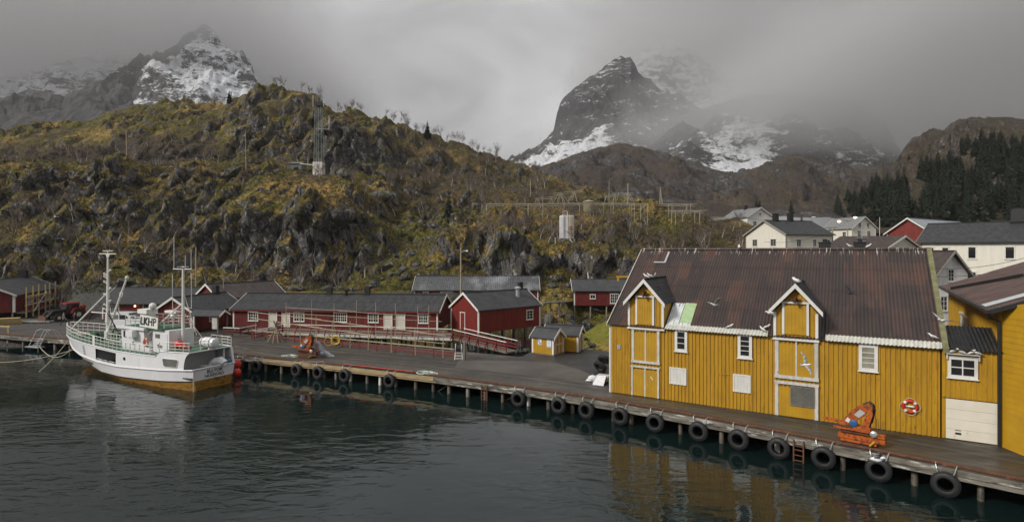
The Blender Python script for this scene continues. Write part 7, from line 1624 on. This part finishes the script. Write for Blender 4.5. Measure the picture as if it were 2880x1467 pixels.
aframe('thin upper pole frame between the two right-hand legs of the A-frame rack', (1722, 541), (1784, 544), 0, 145, [(1740, 543, 1736, 560), (1764, 544, 1760, 560)])
def pole(label, top, foot, d, r=.12, kind='utility_pole', lamp=False, arms=0, mat=None):
    a = D(*foot, d); g_ = ground(a.x, a.y); b = D(*top, d); t_ = thing(kind, label, 'pole', (a.x, a.y, min(a.z, g_) - .2)); o0 = t_.location
    MB().tube([Vector((0, 0, 0)), b - o0], [r, r * .75], 8).build('shaft', mat or palewood, t_)
    for k in range(arms): MB().beam(b - o0 + Vector((-.9, 0, -.3 - .5 * k)), b - o0 + Vector((.9, 0, -.3 - .5 * k)), .1).build('crossarm', greywood, t_)
    if lamp:
        MB().tube([b - o0 + Vector((0, 0, -.6)), b - o0 + Vector((.8, -.2, -.4))], .04, 5).build('lamp_arm', steel, t_); MB().lathe(b - o0 + Vector((.9, -.2, -.5)), (.2, 0, 1), [(0, .20), (.12, .16), (.2, .05)], 12).build('lamp_head', white, t_)
    return t_
pole('tall utility pole with a lamp arm between the long cabin and the weathered-roof house', (1296, 697), (1296, 840), 80, .13, lamp=True, arms=1)
pole('thin pole standing between boat mast and gable-fronted cabin', (551, 696), (551, 840), 88, .12)
pole('short stovepipe pole behind the black-roofed cabin', (627, 776), (634, 830), 82, .06)
pole('old pole on the mossy bench far left', (355, 366), (357.5, 456), 141, .14)
pole('slim pole on the bench beside the leaning slab boulder', (690, 366), (692, 466), 141, .11)
pole('short pole stump in the scree right of the mast', (1047, 520), (1047, 545), 134, .12)
pole('weathered pole at the left of the A-frame racks', (1492, 506), (1492, 572), 145, .13)
pole('aerial pole with a small box behind the right A-frame rack', (1766, 515), (1766, 570), 146, .12, arms=1, mat=steel)
pole('thin whip aerial left of the right A-frame rack', (1713, 510), (1713, 570), 146, .06, mat=steel)
up_ = pole('A-legged power pole with a crossarm right of the fish racks', (1857, 524), (1856, 590), 142, .12, arms=1)
_b = D(1857, 530, 142) - up_.location; MB().tube([_b, D(1865, 590, 142) - up_.location], .12, 7).build('leg', palewood, up_)
pole('telegraph pole with lit lamps in front of the white slate-roofed house', (2384, 617), (2384, 700), 120, .15, arms=1)
pole('dark telegraph pole at the right corner of the cream house', (2341, 636), (2342, 706), 106, .15, arms=1)
pole('slim flagpole between the white house and the red metal-roofed house', (2474, 611), (2474, 665), 130, .06, mat=white)
for k, (px, py, d) in enumerate(((2405, 611.5, 121), (2360, 622.5, 119))):
    p = D(px, py, d); t_ = thing('street_lamp', ['lit street lamp right of the telegraph pole', 'lit street lamp left of the telegraph pole'][k], 'street lamp', p, 0, 'lit street lamps'); MB().ball((0, 0, 0), .28, 10, 7, (1.3, 1, .6)).build('globe', lamp_on, t_); MB().beam((0, 0, .15), D(2384, 617, 120) - p, .06).build('arm', steel, t_)
p = D(2290, 610, 112); t_ = thing('street_lamp', 'unlit grey street lamp behind the cream house roof', 'street lamp', p - Vector((0, 0, 5))); MB().tube([(0, 0, 0), (-.5, 0, 4.8)], .07, 6).build('post', steel, t_); MB().ball((-.1, 0, 4.95), .3, 9, 6, (1.5, .8, .5)).build('lamp_head', white, t_)
def wire(label, a, b, sag): 
    t_ = thing('overhead_wire', label, 'wire', a, 0, 'overhead wires'); n = 16
    MB().tube([(b - a) * (k / n) - Vector((0, 0, sag * 4 * (k / n) * (1 - k / n))) for k in range(n + 1)], .022, 4).build('strand', black_paint, t_)
wire('upper overhead wire crossing the white gabled house', D(2600, 752, 58), D(2900, 720, 50), .5)
wire('lower overhead wire crossing the white gabled house', D(2605, 776, 58), D(2900, 745, 50), .4)
wire('overhead wire from the A-legged pole down the valley to the cream house', D(1860, 530, 142), D(2341, 642, 106), 2.0)
wire('overhead wire between the two telegraph poles', D(2341, 640, 106), D(2384, 620, 120), .4)
wire('wire slung across the cream house front', D(2150, 680, 90), D(2341, 648, 106), .8)
ta = thing('tv_aerial', 'rooftop television aerial with crossbars behind the warehouse ridge', 'aerial', D(2424, 712, 45)); MB().tube([(0, 0, -.6), (0, 0, 2.4)], .025, 5).build('mast_tube', steel, ta)
for k, (z, w_) in enumerate(((.6, .5), (.95, .35), (1.25, .55), (1.6, .4), (1.95, .3))): MB().beam((-w_, .1 * (k % 2), z), (w_, 0, z + .03), .03).build('element', steel, ta)
# footbridge over the inlet and gantry jib
fbp = D(1520, 852, 80); fb_ = thing('footbridge', 'narrow wooden footbridge with railings over the dark inlet', 'footbridge', fbp); bd_ = D(1618, 846, 92) - fbp
MB().beam((0, 0, 0), bd_, 1.3, .16).build('deck', greywood, fb_)
for k in range(5): q = bd_ * (k / 4); MB().tube([q + Vector((0, 0, -5)), q], .10, 6).build('stilt', greywood, fb_); MB().beam(q + Vector((0, -.6, 0)), q + Vector((.15, -.6, .85)), .08).build('post', greywood, fb_)
MB().beam(Vector((0, -.6, .8)), bd_ + Vector((0, -.6, .8)), .06, .1).build('rail', palewood, fb_)
jb = thing('gantry_jib', 'yellow steel jib with a hook block showing left of the warehouse roof', 'crane', D(1772, 790, 70)); ym = mk('yellow_steel', (.55, .33, .02), (.45, .26, .02), 3, .5)
MB().box((-.75, 0, .55), (1.9, .25, .22)).build('beam', ym, jb); MB().box((-1.5, 0, .25), (.22, .22, .5)).build('hook_block', ym, jb); MB().box((.3, 0, -2.2), (.25, .25, 5.6)).build('post', ym, jb)
gp = thing('shed', 'small pale cylindrical shed with a conical lid behind the long fish rack', 'shed', D(1656, 588, 128)); MB().lathe((0, 0, -1), (0, 0, 1), [(0, 1.25), (2.6, 1.25)], 18).build('wall', mk('khaki_boards', (.22, .20, .12), (.16, .14, .085), 3, .8), gp); MB().lathe((0, 0, 1.6), (0, 0, 1), [(0, 1.45), (.15, 1.4), (.5, .15)], 18).build('roof', palewood, gp)
sn = thing('snow_patch', 'small patches of old snow on the left hillside above the red house', 'snow'); snm = mk('old_snow', (.72, .74, .78), (.6, .62, .66), 4, .6)
# snow patches lie on the ground
c0 = on_ground(140, 116); sn.location = c0
for k in range(7):
    px = 112 + k * 9 + rnd.uniform(-3, 3); q = on_ground(px, 114.5 + 1.2 * (k % 3)) - c0; MB().ball(q + Vector((0, 0, .05)), rnd.uniform(.4, .8), 8, 5, (1.3, .8, .3)).build('patch', snm, sn, smooth=True)
# ------------------------------------------------------------------ boulders
def boulder_mesh(seed):
    rr = random.Random(seed); bm = bmesh.new(); bmesh.ops.create_icosphere(bm, subdivisions=3, radius=1.0)
    pl = [(Vector((rr.uniform(-1, 1), rr.uniform(-1, 1), rr.uniform(-.7, 1))).normalized(), rr.uniform(.42, .72)) for _ in range(11)]
    off = Vector((rr.uniform(0, 50), rr.uniform(0, 50), rr.uniform(0, 50)))
    for v in bm.verts:
        for n, d in pl:
            e = v.co.dot(n) - d
            if e > 0: v.co -= n * e * .97
        v.co += v.co.normalized() * (mn.fractal(v.co * 1.6 + off, 1.0, 2.0, 4) * .09)
        v.co.z *= .75
    me = bpy.data.meshes.new('boulder'); bm.to_mesh(me); bm.free(); me.materials.append(boulder_mat)
    me.polygons.foreach_set('use_smooth', [True] * len(me.polygons)); return me
boulder_mat = ground_mat('boulder_rock', (.10, .11, .016), (.16, .15, .05), (.07, .06, .04), (.19, .18, .172), (.42, .41, .38), 1.6, (.86, 1.02))
BM_ = [boulder_mesh(k * 7 + 1) for k in range(8)]
def boulder(loc, sz, rot, label, group=None, i=None, kind='boulder'):
    o = bpy.data.objects.new(kind, BM_[i if i is not None else rnd.randrange(8)]); COL.objects.link(o); o.location = loc
    o.scale = sz if isinstance(sz, tuple) else (sz, sz * rnd.uniform(.8, 1.1), sz * rnd.uniform(.7, 1.0)); o.rotation_euler = rot
    return tag(o, label, 'boulder', group)
slab = boulder(on_ground(655, 137) + Vector((0, 0, 1.4)), (3.6, 2.0, 1.6), (0, R(-32), R(10)), 'big leaning slab boulder left of the slim pole on the bench', None, 2)
boulder(on_ground(968, 131) + Vector((0, 0, .9)), (2.5, 2.0, 2.4), (0, R(10), R(40)), 'pale angular boulder right of the radio mast block', None, 3)
boulder(on_ground(1077, 132) + Vector((0, 0, .8)), (4.0, 2.4, 2.3), (0, R(8), 0), 'broad grey boulder below the dark crag right of the mast', None, 5)
boulder(on_ground(120, 101) + Vector((0, 0, .6)), (3.0, 2.0, 1.8), (0, 0, .4), 'large grey boulder on the slope behind the left red house', None, 1)
boulder(on_ground(360, 95) + Vector((0, 0, .7)), (2.7, 2.1, 2.0), (0, 0, 1.4), 'grey lichened boulder just behind the low red house beside the mast', None, 4)
boulder(on_ground(640, 104) + Vector((0, 0, .8)), (2.4, 2.0, 2.4), (0, 0, 2.4), 'pale spotted boulder above the gable-fronted cabin', None, 6)
boulder(D(1597, 688, 103.5), (2.3, 2.0, .8), (0, 0, .2), 'flat rock shelf carrying the storage tank', None, 0)
boulder(on_ground(1235, 112) + Vector((0, 0, .5)), (1.9, 1.6, 1.6), (0, 0, .8), 'mossy boulder at the foot of the scree gully', None, 7)
rs = random.Random(11); nB_ = 0
def scatter_boulders(n, pxr, dr_, szr, label, group):
    k = 0
    for _ in range(n * 6):
        if k >= n: break
        px, d = rs.uniform(*pxr), rs.uniform(*dr_); x = (px - CXP) / FPX * d; z = ground(x, d)
        if z < WZ - .6: continue
        s_ = szr[0] + (szr[1] - szr[0]) * rs.random() ** 2.2
        boulder((x, d, z + s_ * .12), s_, (rs.uniform(-.3, .3), rs.uniform(-.3, .3), rs.uniform(0, 6.28)), label, group); k += 1
scatter_boulders(75, (1110, 1330), (97, 128), (.5, 1.5), 'grey boulder in the scree gully beside the mossy cliff', 'scree boulders')
scatter_boulders(60, (0, 640), (93, 116), (.5, 1.6), 'mossy boulder on the slope behind the left cabins', 'boulders on the left slope')
scatter_boulders(30, (640, 1130), (92, 101), (.6, 1.8), 'mossy boulder at the foot of the cliff', 'boulders below the cliff')
scatter_boulders(45, (1340, 1900), (98, 125), (.4, 1.2), 'weathered boulder among the straw and scrub under the fish racks', 'boulders under the racks')
scatter_boulders(40, (250, 1000), (127, 139), (.5, 1.5), 'pale boulder on the bench below the crag', 'boulders on the bench')
scatter_boulders(36, (1500, 1720), (84, 94), (.6, 1.4), 'grey shore boulder beside the dark inlet', 'shore boulders')
scatter_boulders(26, (640, 1500), (79, 88), (.4, 1.1), 'wet shore boulder under the stilt cabins', 'shore boulders under the cabins')
for k in range(15):
    t = k / 14; p = G(1470, 992).lerp(G(1500, 978), t) if k < 6 else Vector((7.4 + 1.2 * math.sin(k), 57.2 + (k - 6) * .8, 0))
    boulder(p + Vector((rs.uniform(-.6, .6), rs.uniform(-.3, .3), .12)), rs.uniform(.3, .55), (0, 0, rs.uniform(0, 6)), 'mossy kerb stone beside the yellow huts and the green', 'kerb stones by the huts')

# ------------------------------------------------------------------ trees
bark = mk('birch_bark', (.46, .42, .37), (.30, .265, .23), 5, .85, .2, one, [((.34, .32, .29), 6, .60, .1, one)])
twig = mk('bare_twigs', (.19, .155, .132), (.11, .086, .072), 3, .9)
def bare_tree(seed, h=5.0, lean=.2):
    rr = random.Random(seed); mt, mc = MB(), MB()
    def grow(p, d, L, r_, lev, mb):
        n = 3; pts, rs_ = [p], [r_]
        for k in range(n):
            d = (d + Vector((rr.uniform(-.25, .25), rr.uniform(-.25, .25), rr.uniform(-.08, .22)))).normalized(); p = p + d * (L / n); pts.append(p); rs_.append(r_ * (1 - .6 * (k + 1) / n))
        mb.tube(pts, rs_, 4 if lev else 5, False)
        if lev >= 3: return
        for k in range((5, 4, 4)[lev] + (lev == 0) * 2):
            f = rr.uniform(.30, 1.0); i = min(n - 1, int(f * n)); q = pts[i].lerp(pts[i + 1], f * n - i) if i + 1 < len(pts) else pts[-1]
            a = rr.uniform(0, 6.28); s_ = Vector((math.cos(a), math.sin(a), rr.uniform(.25, .9))).normalized(); dd = (d * .55 + s_ * .75).normalized()
            grow(q, dd, L * rr.uniform(.42, .62), max(.013, r_ * (.42 if lev == 0 else .5)), lev + 1, mc)
    stems = rr.choice((1, 2, 3))
    for s_ in range(stems):
        a = rr.uniform(0, 6.28); grow(Vector((.15 * math.cos(a), .15 * math.sin(a), -.3)), Vector((lean * math.cos(a), lean * math.sin(a), 1)).normalized(), h * rr.uniform(.5, .66), .12 / math.sqrt(stems), 0, mt)
    return mt, mc
def tree_proto(seed, h, name='birch_tree', label='x', group=None, lean=.2):
    t_ = thing(name, label, 'tree', (0, 0, -500), 0, group); mt, mc = bare_tree(seed, h, lean)
    mt.build('trunk', bark, t_, fixn=False); mc.build('crown', twig, t_, fixn=False); return t_
protos = [tree_proto(100 + k, 5.0, lean=.15 + .1 * (k % 3)) for k in range(6)]
used = set()
def plant_tree(pr, loc, label, group, s_):
    if pr.name not in used: used.add(pr.name); pr.location = loc; pr.scale = (s_,) * 3; pr.rotation_euler = (0, 0, rs.uniform(0, 6)); tag(pr, label, None, group)
    else: dup(pr, loc, rs.uniform(0, 6.28), label, s_ * rs.uniform(.85, 1.15), group)
nt_ = 0
zones = [((-60, 620), (94, 125), 40, 'bare birch on the lower slope behind the left cabins', 'bare birches on the left slope', (.7, 1.15)),
         ((0, 640), (146, 176), 38, 'bare birch in the brown thicket behind the mossy bench', 'bare birches in the brown thicket', (.7, 1.1)),
         ((640, 1100), (93, 104), 16, 'bare birch at the foot of the mossy cliff', 'bare birches below the cliff', (.6, 1.0)),
         ((720, 1100), (126, 150), 24, 'bare birch on the bench round the radio mast', 'bare birches by the mast', (.6, 1.0)),
         ((1090, 1560), (130, 200), 62, 'bare birch on the dark slope right of the crag', 'bare birches on the right slope', (.7, 1.15)),
         ((1330, 1900), (99, 124), 58, 'bare scrub birch between boulders under the fish racks', 'scrub birches under the racks', (.55, .95)),
         ((1900, 2120), (95, 128), 18, 'bare scrub birch beside the cream and white houses', 'scrub birches by the houses', (.6, 1.0))]
for (pr_, dr_, n, lab, grp, sr) in zones:
    for _ in range(n):
        px, d = rs.uniform(*pr_), rs.uniform(*dr_); p = on_ground(px, d)
        plant_tree(protos[rs.randrange(6)], p, lab, grp, rs.uniform(*sr)); nt_ += 1
# silhouettes along the skyline
sky_px = [505, 560, 585, 610, 625, 640, 655, 775, 790, 800, 846, 870, 880, 896, 905, 945, 958, 972, 990, 1003, 1015, 1085, 1095, 1105, 1130, 1140, 1150, 1165, 1175, 1190, 1218, 1230, 1242, 1258, 1275, 1290, 1300, 1330, 1345, 1360, 1378, 1392, 1455, 1470, 1485, 1505, 1525, 1545, 1565, 1590, 1612, 1640]
for px in sky_px:
    col = HZ[:, int(np.clip(np.searchsorted(CP, px), 0, len(CP) - 1))]; el = (col - CAMZ) / DR; m = (DR > 150); i = np.argmax(np.where(m, el, -9)); p = on_ground(px, float(DR[i]) - .5)
    plant_tree(protos[rs.randrange(6)], p, 'bare birch standing out against the sky on the hill crest', 'bare birches on the skyline', rs.uniform(.55, 1.05))
# brushwood too dense to count: short stems and twigs over heath and slopes
def brush():
    rr = np.random.default_rng(5); n = 15000; V, Fc = [], []
    ii = rr.integers(0, HZ.shape[0] - 1, n * 4); jj = rr.integers(0, HZ.shape[1] - 1, n * 4)
    pxv = CP[jj]; dv = DR[ii]
    keep = (dv > 93) & (dv < 215) & (pxv > -150) & (pxv < 2150) & (rr.random(n * 4) < (.10 + .9 * HEATH[ii, jj]) * np.clip(dv / 150, .4, 1))
    ii, jj = ii[keep][:n], jj[keep][:n]
    vs = []; k = 0
    X, Y, Z = HX[ii, jj], HY[ii, jj], HZ[ii, jj]
    for q in range(len(ii)):
        for s_ in range(4):
            a = rr.random() * 6.28; h = .35 + rr.random() ** 2 * 1.3; l = .25 * h + .1
            bx, by, bz = X[q] + rr.normal() * .3, Y[q] + rr.normal() * .3, Z[q] - .1
            tx, ty = bx + math.cos(a) * l, by + math.sin(a) * l; wv = .018 + .012 * rr.random()
            V += [(bx - wv, by, bz), (bx + wv, by, bz), (tx, ty, bz + h)]; Fc.append((k, k + 1, k + 2)); k += 3
            V += [(bx * .5 + tx * .5, by * .5 + ty * .5, bz + h * .5), (bx * .5 + tx * .5 + wv * 1.2, by * .5 + ty * .5, bz + h * .5), (tx + math.cos(a + 1.4) * l * .8, ty + math.sin(a + 1.4) * l * .8, bz + h * .95)]; Fc.append((k, k + 1, k + 2)); k += 3
    me = bpy.data.meshes.new('brushwood'); me.from_pydata(V, [], Fc); me.materials.append(twig); o = bpy.data.objects.new('brushwood', me); COL.objects.link(o); o['kind'] = 'stuff'
brush()
def tufts():
    """dry straw and moss tussocks"""
    rr = np.random.default_rng(9); n = 26000; V, Fc, Mi = [], [], []; k = 0
    ii = rr.integers(0, HZ.shape[0] - 1, n * 4); jj = rr.integers(0, HZ.shape[1] - 1, n * 4); pxv, dv = CP[jj], DR[ii]
    gz = np.abs((HZ[ii + 1, jj] - HZ[ii, jj]) / (DR[ii + 1] - DR[ii]))
    keep = (dv > 92) & (dv < 150) & (pxv > -80) & (pxv < 2100) & (gz < 1.1); ii, jj = ii[keep][:n], jj[keep][:n]
    for q in range(len(ii)):
        x, y, z = HX[ii[q], jj[q]], HY[ii[q], jj[q]], HZ[ii[q], jj[q]]; mi = int(rr.random() < .25 + .8 * pn(np.array([x / 9]), np.array([y / 9]), 91)[0])
        for s_ in range(5):
            a = rr.random() * 6.28; h = .16 + rr.random() * .32; wv = .05
            bx, by = x + rr.normal() * .14, y + rr.normal() * .14; c, s2 = math.cos(a + 1.57) * wv, math.sin(a + 1.57) * wv
            V += [(bx - c, by - s2, z - .05), (bx + c, by + s2, z - .05), (bx + math.cos(a) * h * .9, by + math.sin(a) * h * .9, z + h)]; Fc.append((k, k + 1, k + 2)); Mi.append(mi); k += 3
    me = bpy.data.meshes.new('grass_tussocks'); me.from_pydata(V, [], Fc); me.materials.append(mk('moss_blades', (.062, .070, .014), (.04, .045, .012), .3, .9)); me.materials.append(mk('straw_blades', (.26, .17, .06), (.17, .11, .04), .3, .9))
    me.polygons.foreach_set('material_index', Mi); o = bpy.data.objects.new('grass_tussocks', me); COL.objects.link(o); o['kind'] = 'stuff'
tufts()
# spruces on the right-hand hill
needle = mk('spruce_needles', (.030, .046, .024), (.015, .023, .013), .5, .9)
sbark = mk('spruce_bark', (.05, .038, .03), (.035, .027, .022), 3, .9)
def spruce(seed, h=10.0):
    rr = random.Random(seed); mb = MB(); n = 26
    for k in range(n):
        f = (k + .5) / n; z = h * (.06 + .94 * f); R0 = h * .27 * (1 - f) ** .85 * rr.uniform(.8, 1.15) + .08; m = max(4, int(13 * (1 - f) + 4))
        for q in range(m):
            a = 6.28 * q / m + rr.uniform(-.3, .3) + k * .7; L = R0 * rr.uniform(.65, 1.15); c, s_ = math.cos(a), math.sin(a); wv = L * .26 + .06
            dz = -L * rr.uniform(.25, .55)
            p0 = Vector((0, 0, z)); p1 = Vector((c * L * .55 - s_ * wv, s_ * L * .55 + c * wv, z + dz * .35)); p2 = Vector((c * L, s_ * L, z + dz)); p3 = Vector((c * L * .55 + s_ * wv, s_ * L * .55 - c * wv, z + dz * .35 - .05))
            mb.add([p0, p1, p2], [(0, 1, 2)]); mb.add([p0, p2, p3], [(0, 1, 2)])
    mb.tube([(0, 0, h * .9), (0, 0, h * 1.05)], [.05, .01], 4)
    t_ = thing('spruce_tree', 'x', 'tree', (0, 0, -500), 0, 'spruces on the right-hand hill')
    MB().tube([(0, 0, -1), (0, 0, h * .85)], [h * .02, h * .006], 6).build('trunk', sbark, t_); mb.build('crown', needle, t_, fixn=False); return t_
sp = [spruce(300 + k) for k in range(4)]
RH = bpy.data.objects['right_hill']; MHL = bpy.data.objects['moor_hill']
from mathutils.bvhtree import BVHTree
bpy.context.view_layer.update(); _dg = bpy.context.evaluated_depsgraph_get()
bvhR = BVHTree.FromObject(RH, _dg); bvhM = BVHTree.FromObject(MHL, _dg); bvhH = BVHTree.FromObject(hill, _dg)
def drop(x, y):
    best = None
    for b in (bvhR, bvhM, bvhH):
        h = b.ray_cast(Vector((x, y, 900)), Vector((0, 0, -1)))
        if h[0] is not None and (best is None or h[0].z > best): best = h[0].z
    return best
def see(px, py):
    d = Vector(((px - CXP) / FPX, 1, (HYP - py) / FPX)); best = None
    for b in (bvhR, bvhM, bvhH):
        h = b.ray_cast(Vector((0, 0, CAMZ)), d.normalized())
        if h[0] is not None and (best is None or h[0].y < best.y): best = h[0]
    return best
def plant_spruce(px, py, hh, lab, grp):
    q = see(px, py)
    if q is None: return
    pr = sp[rs.randrange(4)]; s_ = hh / 10.0 * rs.uniform(.8, 1.2)
    if pr.name not in used: used.add(pr.name); pr.location = q; pr.scale = (s_,) * 3; tag(pr, lab, None, grp)
    else: dup(pr, q, rs.uniform(0, 6.28), lab, (s_, s_, s_ * rs.uniform(.9, 1.15)), grp)
areas = [((2350, 2440), (560, 640), 26), ((2440, 2560), (520, 640), 52), ((2590, 2740), (470, 625), 88), ((2740, 2930), (425, 625), 100), ((2700, 2900), (400, 450), 12), ((2480, 2620), (600, 640), 12)]
for (xr, yr, n) in areas:
    for _ in range(n): plant_spruce(rs.uniform(*xr), rs.uniform(*yr), 7.6, 'dark spruce in the plantation on the right-hand hill', 'spruces on the right-hand hill')
for px, py in ((2248, 640), (2262, 636), (2275, 640), (2290, 632), (2300, 640), (2310, 636), (2322, 640), (2335, 630), (2128, 592), (2136, 590), (2225, 596), (2270, 628), (2296, 640), (2255, 650)):
    plant_spruce(px, py, 7, 'dark spruce in the small clump behind the cream house', 'spruces behind the cream house')
for px, py, hh in ((1202, 385, 7), (645, 284, 5), (1262, 600, 5)): 
    q = see(px, py + 6)
    if q is not None: dup(sp[0], q, 1, {1202: 'lone small spruce on the skyline right of the crag', 645: 'lone dark spruce on the crest left of the summit rock', 1262: 'little spruce in the scree gully'}[px], hh / 10, 'lone spruces')
# ------------------------------------------------------------------ mist round the tops: real participating air
def mist(name, lo, hi, dens, body, noise_sc=.0022, step=.35, tint=(.74, .74, .75)):
    m = bpy.data.materials.new(name + '_air'); m.use_nodes = True; t = m.node_tree; t.nodes.clear()
    ou = t.nodes.new('ShaderNodeOutputMaterial'); pv = t.nodes.new('ShaderNodeVolumePrincipled')
    pv.inputs['Color'].default_value = (*tint, 1); pv.inputs['Anisotropy'].default_value = 0.0
    g = t.nodes.new('ShaderNodeNewGeometry'); s3 = t.nodes.new('ShaderNodeSeparateXYZ'); t.links.new(g.outputs['Position'], s3.inputs[0])
    mpn = t.nodes.new('ShaderNodeMapping'); mpn.inputs['Scale'].default_value = (1, .8, 1.5); t.links.new(g.outputs['Position'], mpn.inputs[0])
    nn = t.nodes.new('ShaderNodeTexNoise'); nn.inputs['Scale'].default_value = noise_sc; nn.inputs['Detail'].default_value = 4; nn.inputs['Roughness'].default_value = .55
    t.links.new(mpn.outputs[0], nn.inputs['Vector'])
    d = body(t, s3.outputs[0], s3.outputs[1], s3.outputs[2], nn.outputs[0])
    t.links.new(mathn(t, 'MULTIPLY', d, dens), pv.inputs['Density']); t.links.new(pv.outputs[0], ou.inputs['Volume'])
    try: m.cycles.volume_step_rate = step
    except Exception: pass
    o = MB().box2(lo, hi).build(name, m); o['kind'] = 'stuff'
    return o
def deck_body(t, X, Y, Z, n):
    # cloud base: about 560 m over the left range, higher over the tall crag, lower behind it
    nv = mathn(t, 'MULTIPLY', mathn(t, 'SUBTRACT', n, .5), 420)
    zb = mathn(t, 'ADD', maprange(t, X, -900, -100, 455, 640), maprange(t, Y, 1980, 2350, 0, -260))
    h = mathn(t, 'SUBTRACT', mathn(t, 'ADD', Z, nv), zb)
    d = maprange(t, h, 0, 330, 0, 1, True)
    d = mathn(t, 'MULTIPLY', d, maprange(t, Z, 860, 1100, 1, 0, True))
    d = mathn(t, 'MULTIPLY', d, maprange(t, X, -3250, -2800, 0, 1, True))
    gap = mathn(t, 'ADD', maprange(t, X, -1000, -620, 1, 0, True), maprange(t, X, 230, 470, 0, 1, True))
    d = mathn(t, 'MULTIPLY', d, gap)
    return mathn(t, 'MULTIPLY', d, maprange(t, X, 750, 1250, 1, 0, True))
mist('cloud_deck', (-3300, 1400, 150), (1300, 3300, 1110), .0036, deck_body)
def bank_body(t, X, Y, Z, n):
    nv = mathn(t, 'MULTIPLY', mathn(t, 'SUBTRACT', n, .5), 400)
    edge = mathn(t, 'SUBTRACT', X, mathn(t, 'MULTIPLY_ADD', Z, 1.75, -270))          # lies along the right flank of the tall crag
    a = maprange(t, mathn(t, 'ADD', edge, nv), -60, 330, 0, 1, True)
    b = maprange(t, mathn(t, 'ADD', Z, mathn(t, 'MULTIPLY', nv, .45)), 165, 290, 0, 1, True)
    return mathn(t, 'MULTIPLY', a, b)
mist('mist_bank', (-100, 900, 120), (2600, 1290, 900), .0075, bank_body, .005, .3)

hz = bpy.data.materials.new('haze_air'); hz.use_nodes = True; _t = hz.node_tree; _t.nodes.clear()
_o = _t.nodes.new('ShaderNodeOutputMaterial'); _v = _t.nodes.new('ShaderNodeVolumePrincipled'); _v.inputs['Color'].default_value = (.90, .90, .92, 1); _v.inputs['Density'].default_value = .00009
_t.links.new(_v.outputs[0], _o.inputs['Volume'])
o = MB().box2((-3900, -120, -11), (3900, 3700, 1510)).build('haze', hz); o['kind'] = 'stuff'
